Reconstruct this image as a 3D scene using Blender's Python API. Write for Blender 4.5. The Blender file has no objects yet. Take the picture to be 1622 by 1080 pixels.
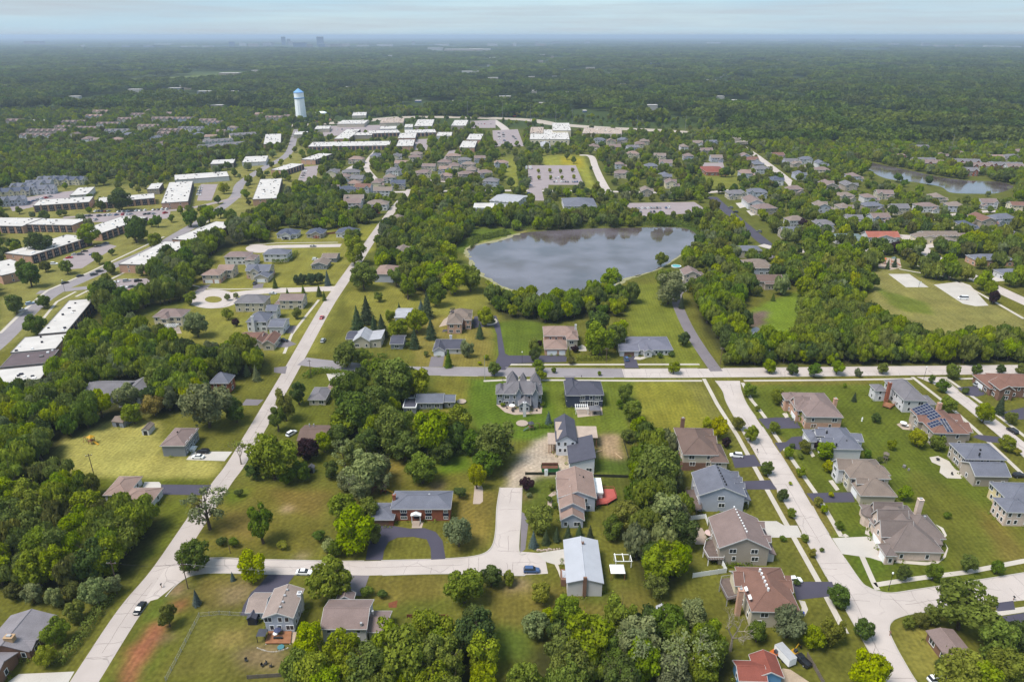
import bpy, bmesh, math, random
import numpy as np
from mathutils import Vector, Matrix
random.seed(7)
rng = np.random.default_rng(7)
RAD = math.radians
SC = bpy.context.scene
COL = SC.collection

# ---------------------------------------------------------------- camera
IW, IH = 1622, 1080
F = (IW / 2) / math.tan(RAD(36.0))          # focal length in photo pixels
CAMH = 145.0
PITCH = math.atan((IH / 2 - 56.5) / F)
cam_d = bpy.data.cameras.new('camera')
cam_d.sensor_fit = 'HORIZONTAL'
cam_d.angle_x = RAD(72.0)
cam_d.clip_start = 1.0
cam_d.clip_end = 80000.0
cam = bpy.data.objects.new('camera', cam_d)
cam.location = (0, 0, CAMH)
cam.rotation_euler = (math.pi / 2 - PITCH, 0, 0)
COL.objects.link(cam)
SC.camera = cam

# ---------------------------------------------------------------- sky, sun, exposure
SUN_EL, SUN_AZ = RAD(62), RAD(-114)          # azimuth clockwise from +Y: high, from the left
world = bpy.data.worlds.new('World')
SC.world = world
world.use_nodes = True
wn, wl = world.node_tree.nodes, world.node_tree.links
wn.clear()
w_out = wn.new('ShaderNodeOutputWorld')
w_bg = wn.new('ShaderNodeBackground')
w_sky = wn.new('ShaderNodeTexSky')
w_sky.sky_type = 'NISHITA'
w_sky.sun_disc = False
w_sky.sun_elevation = SUN_EL
w_sky.sun_rotation = SUN_AZ
w_sky.air_density = 1.0
w_sky.dust_density = 0.6
w_sky.ozone_density = 1.6
w_tc = wn.new('ShaderNodeTexCoord')
w_map = wn.new('ShaderNodeMapping')
w_map.inputs['Scale'].default_value = (1.0, 1.0, 7.0)
w_no = wn.new('ShaderNodeTexNoise')
w_no.inputs['Scale'].default_value = 2.3
w_no.inputs['Detail'].default_value = 7
w_no.inputs['Roughness'].default_value = 0.55
w_ramp = wn.new('ShaderNodeValToRGB')
w_ramp.color_ramp.elements[0].position = 0.36
w_ramp.color_ramp.elements[1].position = 0.72
w_ramp.color_ramp.elements[0].color = (0.72, 0.72, 0.72, 1)
w_ramp.color_ramp.elements[1].color = (0.95, 0.95, 0.95, 1)
w_mix = wn.new('ShaderNodeMix')
w_mix.data_type = 'RGBA'
w_mix.inputs['B'].default_value = (1.95, 2.9, 3.7, 1)     # the thin cloud sheet, in the sky's own units
wl.new(w_tc.outputs['Generated'], w_map.inputs['Vector'])
wl.new(w_map.outputs['Vector'], w_no.inputs['Vector'])
wl.new(w_no.outputs['Fac'], w_ramp.inputs['Fac'])
wl.new(w_ramp.outputs['Color'], w_mix.inputs['Factor'])
wl.new(w_sky.outputs['Color'], w_mix.inputs['A'])
w_map2 = wn.new('ShaderNodeMapping')
w_map2.inputs['Scale'].default_value = (1.0, 1.0, 26.0)
w_map2.inputs['Location'].default_value = (3.1, 1.7, 0.4)
w_no2 = wn.new('ShaderNodeTexNoise')
w_no2.inputs['Scale'].default_value = 3.0
w_no2.inputs['Detail'].default_value = 8
w_no2.inputs['Roughness'].default_value = 0.62
w_mr2 = wn.new('ShaderNodeMapRange')
w_mr2.inputs['From Min'].default_value = 0.42
w_mr2.inputs['From Max'].default_value = 0.68
w_mr2.inputs['To Max'].default_value = 0.85
w_mix2 = wn.new('ShaderNodeMix')
w_mix2.data_type = 'RGBA'
w_mix2.inputs['B'].default_value = (2.4, 2.7, 3.0, 1)    # greyer cloud streaks
wl.new(w_tc.outputs['Generated'], w_map2.inputs['Vector'])
wl.new(w_map2.outputs['Vector'], w_no2.inputs['Vector'])
wl.new(w_no2.outputs['Fac'], w_mr2.inputs['Value'])
wl.new(w_mr2.outputs['Result'], w_mix2.inputs['Factor'])
wl.new(w_mix.outputs['Result'], w_mix2.inputs['A'])
wl.new(w_mix2.outputs['Result'], w_bg.inputs['Color'])
wl.new(w_bg.outputs['Background'], w_out.inputs['Surface'])
w_bg.inputs['Strength'].default_value = 0.1

sun_d = bpy.data.lights.new('sun', 'SUN')
sun_d.energy = 2.5
sun_d.angle = RAD(24)
sun_d.color = (1.0, 0.95, 0.87)
sun = bpy.data.objects.new('sun', sun_d)
sdir = Vector((math.sin(SUN_AZ) * math.cos(SUN_EL), math.cos(SUN_AZ) * math.cos(SUN_EL), math.sin(SUN_EL)))
sun.rotation_euler = (-sdir).to_track_quat('-Z', 'Y').to_euler()
sun.location = (-300, 500, 600)
COL.objects.link(sun)

SC.view_settings.view_transform = 'Standard'
SC.view_settings.look = 'None'
SC.view_settings.exposure = 1.12
SC.view_settings.gamma = 1.0
SC.view_settings.use_curve_mapping = False
SC.cycles.max_bounces = 6
SC.cycles.diffuse_bounces = 3
SC.cycles.glossy_bounces = 2
SC.cycles.transmission_bounces = 2
SC.cycles.volume_bounces = 1
SC.cycles.transparent_max_bounces = 4
SC.cycles.use_denoising = True
SC.cycles.denoising_input_passes = 'RGB_ALBEDO_NORMAL'
SC.cycles.denoising_prefilter = 'ACCURATE'
SC.render.film_transparent = False

# ---------------------------------------------------------------- pixels to places
SP, CP = math.sin(PITCH), math.cos(PITCH)
def W(px, py, z=0.0):
    """Photo pixel -> the point at height z that it shows."""
    a, b = px - IW / 2, IH / 2 - py
    d = (a, F * CP + b * SP, -F * SP + b * CP)
    t = (z - CAMH) / d[2]
    return Vector((d[0] * t, d[1] * t, z))
def P(x, y, z=0.0):
    """Place -> photo pixel."""
    dz = z - CAMH
    c = y * CP - dz * SP
    return (IW / 2 + F * x / c, IH / 2 - F * (y * SP + dz * CP) / c)
def depth(x, y, z=0.0):
    return y * CP - (z - CAMH) * SP
def ppm(px, py, z=0.0):
    p = W(px, py, z)
    return F / depth(p.x, p.y, z)
def inpoly(xs, ys, poly):
    xs, ys = np.asarray(xs, float), np.asarray(ys, float)
    r = np.zeros(xs.shape, bool)
    n = len(poly)
    j = n - 1
    for i in range(n):
        xi, yi = poly[i]
        xj, yj = poly[j]
        if yi != yj:
            r ^= ((yi > ys) != (yj > ys)) & (xs < (xj - xi) * (ys - yi) / (yj - yi) + xi)
        j = i
    return r

# ---------------------------------------------------------------- colours and materials
def lin(c):
    c /= 255.0
    return c / 12.92 if c <= 0.04045 else ((c + 0.055) / 1.055) ** 2.4
ALB = 1.75
def C(r, g, b, k=1.0):
    """A colour read off the photograph -> a base colour (the picture shows base x ALB)."""
    return tuple(min(0.85, lin(v) / ALB * k) for v in (r, g, b)) + (1.0,)
MATS = {}
def mat(name, col, rough=0.85, var=0.12, scale=0.6, spec=0.25, metal=0.0, fine=0.0, bump=0.0):
    """Plain procedural material: base colour with two sizes of noise."""
    if name in MATS:
        return MATS[name]
    m = bpy.data.materials.new(name)
    m.use_nodes = True
    nt = m.node_tree
    b = nt.nodes['Principled BSDF']
    b.inputs['Roughness'].default_value = rough
    b.inputs['Specular IOR Level'].default_value = spec
    b.inputs['Metallic'].default_value = metal
    geo = nt.nodes.new('ShaderNodeNewGeometry')
    no = nt.nodes.new('ShaderNodeTexNoise')
    no.inputs['Scale'].default_value = scale
    no.inputs['Detail'].default_value = 4
    nt.links.new(geo.outputs['Position'], no.inputs['Vector'])
    mr = nt.nodes.new('ShaderNodeMapRange')
    mr.inputs['From Min'].default_value = 0.3
    mr.inputs['From Max'].default_value = 0.7
    mr.inputs['To Min'].default_value = 1 - var
    mr.inputs['To Max'].default_value = 1 + var
    nt.links.new(no.outputs['Fac'], mr.inputs['Value'])
    src = mr.outputs['Result']
    if fine:
        n2 = nt.nodes.new('ShaderNodeTexNoise')
        n2.inputs['Scale'].default_value = 5.0
        n2.inputs['Detail'].default_value = 2
        nt.links.new(geo.outputs['Position'], n2.inputs['Vector'])
        m2 = nt.nodes.new('ShaderNodeMapRange')
        m2.inputs['From Min'].default_value = 0.3
        m2.inputs['From Max'].default_value = 0.7
        m2.inputs['To Min'].default_value = 1 - fine
        m2.inputs['To Max'].default_value = 1 + fine
        nt.links.new(n2.outputs['Fac'], m2.inputs['Value'])
        mm = nt.nodes.new('ShaderNodeMath')
        mm.operation = 'MULTIPLY'
        nt.links.new(src, mm.inputs[0])
        nt.links.new(m2.outputs['Result'], mm.inputs[1])
        src = mm.outputs[0]
    vm = nt.nodes.new('ShaderNodeVectorMath')
    vm.operation = 'SCALE'
    vm.inputs[0].default_value = col[:3]
    nt.links.new(src, vm.inputs['Scale'])
    nt.links.new(vm.outputs['Vector'], b.inputs['Base Color'])
    MATS[name] = m
    return m
def roof(name, r, g, b):
    return mat('shingles_' + name, C(r, g, b), 0.9, 0.10, 0.35, 0.2, fine=0.14)
def wall(name, r, g, b):
    return mat('siding_' + name, C(r, g, b, 1.4), 0.75, 0.05, 0.4, 0.25, fine=0.03)

# ---------------------------------------------------------------- mesh building
class MB:
    def __init__(s):
        s.v, s.f = [], []
    def add(s, vs, fs):
        n = len(s.v)
        s.v += [tuple(v) for v in vs]
        s.f += [tuple(i + n for i in f) for f in fs]
        return s
    def box(s, x0, y0, z0, x1, y1, z1):
        return s.add([(x0, y0, z0), (x1, y0, z0), (x1, y1, z0), (x0, y1, z0), (x0, y0, z1), (x1, y0, z1), (x1, y1, z1), (x0, y1, z1)],
                     [(0, 3, 2, 1), (4, 5, 6, 7), (0, 1, 5, 4), (1, 2, 6, 5), (2, 3, 7, 6), (3, 0, 4, 7)])
    def prism(s, pts, z0, z1):
        n = len(pts)
        a = sum(pts[i][0] * pts[(i + 1) % n][1] - pts[(i + 1) % n][0] * pts[i][1] for i in range(n))
        if a < 0:
            pts = list(pts)[::-1]
        return s.add([(x, y, z0) for x, y in pts] + [(x, y, z1) for x, y in pts],
                     [tuple(range(n))[::-1], tuple(range(n, 2 * n))] + [(i, (i + 1) % n, (i + 1) % n + n, i + n) for i in range(n)])
    def rod(s, a, b, r0, r1=None, n=6):
        a, b = Vector(a), Vector(b)
        r1 = r0 if r1 is None else r1
        d = (b - a)
        if d.length < 1e-6:
            return s
        d.normalize()
        u = d.cross(Vector((0, 0, 1)) if abs(d.z) < 0.9 else Vector((1, 0, 0))).normalized()
        w = d.cross(u)
        vs = []
        for c, r in ((a, r0), (b, r1)):
            for i in range(n):
                t = 2 * math.pi * i / n
                vs.append(c + (u * math.cos(t) + w * math.sin(t)) * r)
        return s.add(vs, [(i, (i + 1) % n, (i + 1) % n + n, i + n) for i in range(n)] + [tuple(range(n))[::-1], tuple(range(n, 2 * n))])
    def lathe(s, prof, n=16, cx=0, cy=0):
        vs, fs = [], []
        for r, z in prof:
            for i in range(n):
                t = 2 * math.pi * i / n
                vs.append((cx + r * math.cos(t), cy + r * math.sin(t), z))
        for k in range(len(prof) - 1):
            for i in range(n):
                fs.append((k * n + i, k * n + (i + 1) % n, (k + 1) * n + (i + 1) % n, (k + 1) * n + i))
        fs.append(tuple(range(n))[::-1])
        fs.append(tuple(range((len(prof) - 1) * n, len(prof) * n)))
        return s.add(vs, fs)
    def mesh(s, name, m=None):
        me = bpy.data.meshes.new(name)
        me.from_pydata(s.v, [], s.f)
        if m:
            me.materials.append(m)
        me.update()
        return me
    def build(s, name, m, parent=None, loc=None):
        return put(name, s.mesh(name, m), parent, loc)
def put(name, me, parent=None, loc=None, rot=None, scale=None, m=None):
    o = bpy.data.objects.new(name, me)
    COL.objects.link(o)
    if parent is not None:
        o.parent = parent
    if loc is not None:
        o.location = loc
    if rot is not None:
        o.rotation_euler = (0, 0, rot)
    if scale is not None:
        o.scale = scale
    if m is not None:
        o.material_slots[0].link = 'OBJECT'
        o.material_slots[0].material = m
    return o
def tag(o, label=None, cat=None, group=None, kind=None):
    if label: o['label'] = label
    if cat: o['category'] = cat
    if group: o['group'] = group
    if kind: o['kind'] = kind
    return o
def thing(name, label, cat, loc, yaw=0.0, group=None):
    e = bpy.data.objects.new(name, None)
    e.empty_display_size = 0.5
    COL.objects.link(e)
    e.location = loc
    e.rotation_euler = (0, 0, yaw)
    return tag(e, label, cat, group)

# labels for the many look-alikes: told apart by the nearest named landmark
LMS = []          # (phrase, px, py)
WAIT = []         # (object, description, kind word, px, py)
def landmark(phrase, px, py):
    LMS.append((phrase, px, py))
def auto(o, desc, kind, px, py):
    WAIT.append((o, desc, kind, px, py))
ORD = ['', 'second ', 'third ', 'fourth ', 'fifth ', 'sixth ', 'seventh ', 'eighth ', 'ninth ', 'tenth ', 'eleventh ', 'twelfth ',
       'thirteenth ', 'fourteenth ', 'fifteenth ', 'sixteenth ', 'seventeenth ', 'eighteenth ', 'nineteenth ', 'twentieth ', 'twenty-first ', 'twenty-second ', 'twenty-third ', 'twenty-fourth ', 'twenty-fifth ', 'twenty-sixth ', 'twenty-seventh ', 'twenty-eighth ', 'twenty-ninth ', 'thirtieth ']
def settle_labels():
    groups = {}
    for o, desc, kind, px, py in WAIT:
        best = sorted(LMS, key=lambda l: math.hypot(l[1] - px, (l[2] - py) * 1.6))[0]
        dx, dy = px - best[1], (py - best[2]) * 1.6
        if abs(dx) > abs(dy):
            d = 'right of' if dx > 0 else 'left of'
        else:
            d = 'in front of' if dy > 0 else 'behind'
        groups.setdefault((kind, best[0], d), []).append((math.hypot(dx, dy), o, desc))
    for (kind, lm, d), lst in groups.items():
        lst.sort(key=lambda q: q[0])
        for i, (_, o, desc) in enumerate(lst):
            if len(lst) == 1:
                o['label'] = f'{desc} {d} {lm}'
            else:
                o['label'] = f'{desc}, {ORD[min(i, 29)]}nearest {d} {lm}'
# ================================================================ the ground
def ell(cx, cy, rx, ry, n=28, a0=0, a1=360):
    return [(cx + rx * math.cos(RAD(a0 + (a1 - a0) * i / n)), cy + ry * math.sin(RAD(a0 + (a1 - a0) * i / n))) for i in range(n + (0 if a1 - a0 == 360 else 1))]
CLEARW = []       # world polygons where no wild tree grows: (poly, margin)
def struct(o):
    return tag(o, kind='structure')
def smooth(pts, n=5):
    out = []
    m = len(pts)
    for i in range(m - 1):
        p0, p1, p2, p3 = pts[max(i - 1, 0)], pts[i], pts[i + 1], pts[min(i + 2, m - 1)]
        for k in range(n):
            t = k / n
            out.append(tuple(0.5 * (2 * p1[j] + (p2[j] - p0[j]) * t + (2 * p0[j] - 5 * p1[j] + 4 * p2[j] - p3[j]) * t * t
                                    + (3 * p1[j] - p0[j] - 3 * p2[j] + p3[j]) * t ** 3) for j in (0, 1)))
    return out + [tuple(pts[-1][:2])]
def wpts(px):
    return [tuple(W(*p)[:2]) for p in px]
def sheet(name, poly, z, m, clear=True):
    """Flat ground surface from a world polygon."""
    n = len(poly)
    a = sum(poly[i][0] * poly[(i + 1) % n][1] - poly[(i + 1) % n][0] * poly[i][1] for i in range(n))
    if a < 0:
        poly = poly[::-1]
    me = bpy.data.meshes.new(name)
    me.from_pydata([(x, y, z) for x, y in poly], [], [tuple(range(n))])
    me.materials.append(m)
    if clear:
        CLEARW.append(poly)
    return struct(put(name, me))
def flat(name, px, z, m, clear=True):
    return sheet(name, wpts(px), z, m, clear)
def offset(line, d):
    out = []
    for i, p in enumerate(line):
        a, b = line[max(i - 1, 0)], line[min(i + 1, len(line) - 1)]
        tx, ty = b[0] - a[0], b[1] - a[1]
        l = math.hypot(tx, ty) or 1
        out.append((p[0] + ty / l * d, p[1] - tx / l * d))
    return out
def strip(name, px, width, z, m, world=False, sm=True):
    line = px if world else wpts(px)
    if sm and len(line) > 2:
        line = smooth(line)
    L, Rr = offset(line, -width / 2), offset(line, width / 2)
    n = len(line)
    me = bpy.data.meshes.new(name)
    me.from_pydata([(x, y, z) for x, y in L] + [(x, y, z) for x, y in Rr], [], [(n + i, n + i + 1, i + 1, i) for i in range(n - 1)])
    me.materials.append(m)
    CLEARW.append(L + Rr[::-1])
    return struct(put(name, me))
def kerb(px, world=False, h=0.13, w=0.32, sm=True):
    """Concrete kerb: a real step along a line."""
    line = px if world else wpts(px)
    if sm and len(line) > 2:
        line = smooth(line)
    L, Rr = offset(line, -w / 2), offset(line, w / 2)
    n = len(line)
    b = MB()
    b.add([(x, y, 0) for x, y in L] + [(x, y, h) for x, y in L] + [(x, y, h) for x, y in Rr] + [(x, y, 0) for x, y in Rr],
          [f for i in range(n - 1) for f in ((n + i, i, i + 1, n + i + 1), (2 * n + i, n + i, n + i + 1, 2 * n + i + 1), (3 * n + i, 2 * n + i, 2 * n + i + 1, 3 * n + i + 1))])
    return struct(b.build('kerb', M_KERB))


def paving(name, col, cracks=0.0, cell=0.12, var=0.08):
    m = mat(name, col, 0.9, var, 0.12, 0.2, fine=0.05)
    if cracks:
        nt = m.node_tree
        b = nt.nodes['Principled BSDF']
        src = b.inputs['Base Color'].links[0].from_socket
        geo = nt.nodes['Geometry']
        vo = nt.nodes.new('ShaderNodeTexVoronoi')
        vo.feature = 'DISTANCE_TO_EDGE'
        vo.inputs['Scale'].default_value = cell
        no = nt.nodes.new('ShaderNodeTexNoise')
        no.inputs['Scale'].default_value = 0.15
        vmm = nt.nodes.new('ShaderNodeVectorMath')
        vmm.operation = 'MULTIPLY_ADD'
        vmm.inputs[1].default_value = (4, 4, 4)
        nt.links.new(geo.outputs['Position'], no.inputs['Vector'])
        nt.links.new(no.outputs['Color'], vmm.inputs[0])
        nt.links.new(geo.outputs['Position'], vmm.inputs[2])
        nt.links.new(vmm.outputs['Vector'], vo.inputs['Vector'])
        mr = nt.nodes.new('ShaderNodeMapRange')
        mr.inputs['From Min'].default_value = 0.004
        mr.inputs['From Max'].default_value = 0.018
        mr.inputs['To Min'].default_value = 1 - cracks
        mr.inputs['To Max'].default_value = 1.0
        nt.links.new(vo.outputs['Distance'], mr.inputs['Value'])
        n3 = nt.nodes.new('ShaderNodeTexNoise')       # cracks come and go
        n3.inputs['Scale'].default_value = 0.06
        nt.links.new(geo.outputs['Position'], n3.inputs['Vector'])
        m3 = nt.nodes.new('ShaderNodeMapRange')
        m3.inputs['From Min'].default_value = 0.47
        m3.inputs['From Max'].default_value = 0.6
        nt.links.new(n3.outputs['Fac'], m3.inputs['Value'])
        mx = nt.nodes.new('ShaderNodeMix')
        mx.inputs['A'].default_value = 1.0
        nt.links.new(m3.outputs['Result'], mx.inputs['Factor'])
        nt.links.new(mr.outputs['Result'], mx.inputs['B'])
        v2 = nt.nodes.new('ShaderNodeVectorMath')
        v2.operation = 'SCALE'
        nt.links.new(src, v2.inputs[0])
        nt.links.new(mx.outputs['Result'], v2.inputs['Scale'])
        nt.links.new(v2.outputs['Vector'], b.inputs['Base Color'])
    return m
M_CONC = paving('concrete_road', C(222, 209, 203), 0.3)
M_CONC2 = paving('old_concrete_road', C(212, 199, 193), 0.32)
M_ASPH = paving('grey_asphalt_road', C(168, 160, 164), 0.2)
M_DARK = paving('fresh_asphalt', C(92, 88, 104), 0.0)
M_ASPH2 = paving('worn_asphalt', C(142, 134, 140), 0.25)
M_LOT = paving('car_park_asphalt', C(180, 166, 168), 0.2)
M_WALK = paving('concrete_walk', C(222, 212, 200), 0.0)
M_KERB = mat('kerb_concrete', C(212, 204, 196), 0.9, 0.08, 0.3)
M_DRIVE = paving('concrete_drive', C(222, 214, 206), 0.15, 0.3)
M_PATIO = paving('patio_stone', C(205, 185, 170), 0.2, 0.8)
M_DIRT = mat('bare_dirt', C(200, 178, 155), 1.0, 0.22, 0.25, 0.05, fine=0.15)
M_GRASSIS = mat('island_grass', C(150, 142, 72), 1.0, 0.2, 0.4, 0.05, fine=0.2)
M_LAWN = mat('lawn_grass', C(112, 122, 55), 1.0, 0.2, 0.3, 0.05, fine=0.25)

# colour patches of the lawns, yards and bare soil: outline in photo pixels, colour as the grass itself differs
GP = [
 ([(-200, 600), (-200, 1200), (1900, 1200), (1900, 440), (500, 440)], (120, 121, 62)),
 ([(0, 300), (310, 290), (420, 250), (480, 230), (520, 300), (300, 420), (120, 475), (0, 560)], (152, 150, 98)),
 ([(300, 370), (545, 365), (560, 420), (500, 560), (400, 560), (250, 530), (300, 480)], (150, 148, 82)),
 ([(545, 470), (600, 430), (700, 440), (790, 480), (660, 525), (560, 505)], (150, 148, 80)),
 ([(650, 500), (790, 500), (770, 582), (660, 582)], (150, 140, 84)),
 ([(780, 510), (862, 505), (862, 560), (790, 575)], (108, 126, 55)),
 ([(985, 455), (1062, 445), (1118, 582), (1064, 582), (1000, 540)], (132, 140, 66)),
 ([(480, 590), (440, 640), (380, 740), (420, 760), (800, 740), (800, 600)], (112, 118, 55)),
 ([(690, 598), (745, 598), (745, 660), (705, 690), (690, 640)], (135, 132, 66)),
 ([(742, 600), (868, 600), (900, 668), (860, 700), (760, 690), (738, 650)], (104, 128, 50)),
 ([(862, 600), (1010, 600), (995, 690), (940, 690), (880, 665)], (118, 132, 58)),
 ([(1000, 604), (1108, 602), (1165, 690), (1085, 700), (1015, 660)], (152, 150, 72)),
 ([(1080, 604), (1108, 602), (1165, 690), (1140, 690)], (140, 138, 80)),
 ([(1175, 603), (1410, 601), (1600, 800), (1622, 930), (1330, 950), (1190, 640)], (108, 120, 52)),
 ([(1175, 600), (1420, 598), (1420, 608), (1178, 610)], (136, 128, 72)),
 ([(1205, 690), (1235, 690), (1330, 845), (1300, 850)], (138, 128, 76)),
 ([(1150, 640), (1196, 690), (1300, 890), (1290, 920), (1255, 850), (1200, 760)], (132, 126, 70)),
 ([(1340, 845), (1400, 830), (1420, 890), (1370, 920), (1345, 880)], (98, 118, 48)),
 ([(1440, 740), (1622, 830), (1622, 910), (1500, 905), (1500, 860), (1440, 780)], (116, 120, 58)),
 ([(1550, 800), (1622, 860), (1622, 900), (1580, 880)], (136, 124, 72)),
 ([(1412, 1005), (1430, 985), (1480, 985), (1520, 1072), (1445, 1072)], (150, 145, 84)),
 ([(95, 705), (150, 660), (250, 668), (260, 722), (352, 732), (336, 757), (148, 755), (110, 740)], (184, 178, 116)),
 ([(140, 756), (336, 757), (325, 770), (150, 780)], (108, 116, 48)),
 ([(240, 790), (320, 788), (255, 880), (200, 890)], (112, 120, 52)),
 ([(340, 768), (533, 774), (497, 878), (318, 868)], (128, 122, 64)),
 ([(430, 775), (520, 778), (505, 820), (450, 810)], (134, 118, 72)),
 ([(365, 810), (425, 815), (400, 855), (340, 845)], (140, 124, 76)),
 ([(345, 772), (400, 776), (370, 800), (352, 795)], (108, 122, 48)),
 ([(160, 1090), (262, 925), (290, 915), (305, 930), (225, 1090)], (108, 122, 56)),
 ([(180, 1095), (205, 1035), (238, 988), (262, 985), (258, 1000), (232, 1040), (208, 1095)], (172, 112, 84)),
 ([(262, 955), (285, 950), (300, 962), (285, 975)], (170, 108, 80)),
 ([(305, 915), (432, 910), (395, 965), (315, 968)], (126, 116, 74)),
 ([(350, 930), (400, 925), (395, 950), (355, 955)], (150, 132, 96)),
 ([(262, 1070), (316, 975), (400, 978), (455, 1030), (440, 1080)], (124, 122, 70)),
 ([(340, 1000), (395, 990), (400, 1020), (350, 1030)], (148, 134, 92)),
 ([(375, 1030), (440, 1012), (458, 1055), (385, 1062)], (138, 120, 88)),
 ([(585, 912), (712, 908), (706, 978), (598, 978)], (134, 125, 72)),
 ([(590, 960), (710, 945), (706, 978), (598, 978)], (112, 118, 58)),
 ([(595, 715), (748, 712), (792, 770), (780, 870), (700, 884), (500, 884)], (124, 122, 62)),
 ([(715, 785), (788, 775), (778, 862), (730, 872)], (144, 130, 76)),
 ([(688, 722), (746, 716), (746, 748), (690, 750)], (106, 132, 44)),
 ([(600, 735), (640, 730), (640, 765), (610, 775)], (140, 126, 72)),
 ([(755, 935), (905, 925), (1020, 935), (1040, 990), (880, 1000), (790, 985)], (130, 122, 70)),
 ([(800, 918), (845, 915), (838, 935), (798, 938)], (150, 132, 98)),
 ([(900, 945), (965, 930), (990, 945), (930, 960)], (104, 114, 54)),
 ([(780, 990), (848, 1000), (835, 1060), (785, 1040)], (108, 126, 62)),
 ([(800, 775), (806, 745), (845, 700), (875, 688), (905, 735), (892, 755), (850, 752), (832, 778)], (200, 184, 166)),
 ([(945, 692), (982, 686), (988, 738), (958, 728)], (172, 148, 118)),
 ([(938, 726), (1004, 728), (1004, 752), (942, 750)], (98, 118, 56)),
 ([(826, 760), (890, 755), (885, 790), (830, 830)], (108, 120, 58)),
 ([(945, 755), (1020, 752), (1030, 800), (960, 800)], (104, 110, 56)),
 (ell(282, 933, 13, 10), (168, 136, 112)), (ell(268, 1007, 9, 6), (160, 130, 110)), (ell(588, 772, 11, 8), (172, 142, 118)), (ell(690, 770, 7, 6), (168, 140, 114)), (ell(834, 785, 8, 4), (150, 120, 95)), (ell(458, 806, 5, 4), (190, 160, 135)), (ell(478, 882, 14, 4), (180, 160, 130)),
 ([(1372, 430), (1420, 425), (1622, 500), (1622, 550), (1440, 545), (1385, 490)], (152, 148, 100)),
 ([(1385, 455), (1470, 480), (1480, 500), (1420, 490)], (122, 134, 66)),
 ([(1172, 500), (1215, 478), (1262, 462), (1280, 480), (1268, 538), (1232, 542)], (128, 150, 58)),
 ([(1178, 500), (1218, 488), (1212, 515), (1192, 522)], (124, 106, 96)),
 ([(858, 247), (925, 247), (944, 300), (930, 302), (920, 272), (862, 275)], (162, 165, 82)),
 ([(888, 248), (922, 250), (925, 264), (890, 264)], (182, 170, 60)),
 ([(790, 250), (820, 250), (820, 300), (808, 300)], (150, 155, 80)),
 ([(1110, 270), (1170, 268), (1175, 300), (1115, 300)], (140, 145, 75)),
 ([(560, 360), (610, 355), (590, 400), (560, 400)], (150, 150, 75)),
 ([(700, 385), (740, 360), (810, 362), (820, 372), (760, 385), (735, 405)], (108, 128, 55)),
 ([(735, 405), (762, 385), (815, 372), (830, 362), (836, 370), (775, 388), (748, 402), (752, 418)], (168, 160, 116)),
 ([(1010, 352), (1090, 345), (1130, 362), (1105, 372), (1080, 360)], (82, 102, 50)),
 ([(130, 130), (330, 118), (420, 120), (380, 128), (220, 136)], (138, 152, 82)),
]
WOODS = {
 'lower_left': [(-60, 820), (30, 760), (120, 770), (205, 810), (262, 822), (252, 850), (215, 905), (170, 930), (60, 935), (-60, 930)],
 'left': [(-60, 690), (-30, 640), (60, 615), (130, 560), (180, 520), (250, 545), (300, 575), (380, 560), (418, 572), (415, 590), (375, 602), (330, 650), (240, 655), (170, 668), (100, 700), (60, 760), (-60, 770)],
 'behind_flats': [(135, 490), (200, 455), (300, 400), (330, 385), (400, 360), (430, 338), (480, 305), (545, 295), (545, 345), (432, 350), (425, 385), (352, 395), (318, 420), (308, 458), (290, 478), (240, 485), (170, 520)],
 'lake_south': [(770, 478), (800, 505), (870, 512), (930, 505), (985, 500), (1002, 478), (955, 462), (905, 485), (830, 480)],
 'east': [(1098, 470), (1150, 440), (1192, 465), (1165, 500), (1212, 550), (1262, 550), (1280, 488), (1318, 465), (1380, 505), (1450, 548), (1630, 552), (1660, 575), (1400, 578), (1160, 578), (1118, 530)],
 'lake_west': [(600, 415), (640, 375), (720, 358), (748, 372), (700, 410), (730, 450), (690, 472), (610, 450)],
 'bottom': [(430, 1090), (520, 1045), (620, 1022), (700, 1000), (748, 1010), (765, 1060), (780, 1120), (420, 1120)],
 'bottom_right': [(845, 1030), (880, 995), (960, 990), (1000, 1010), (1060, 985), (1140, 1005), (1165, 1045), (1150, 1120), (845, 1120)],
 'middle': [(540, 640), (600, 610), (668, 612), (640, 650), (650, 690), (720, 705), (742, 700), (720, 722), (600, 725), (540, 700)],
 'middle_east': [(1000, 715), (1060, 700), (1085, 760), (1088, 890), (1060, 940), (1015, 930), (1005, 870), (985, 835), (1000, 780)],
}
M_GROUND = bpy.data.materials.new('grass_ground')
M_GROUND.use_nodes = True
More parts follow.
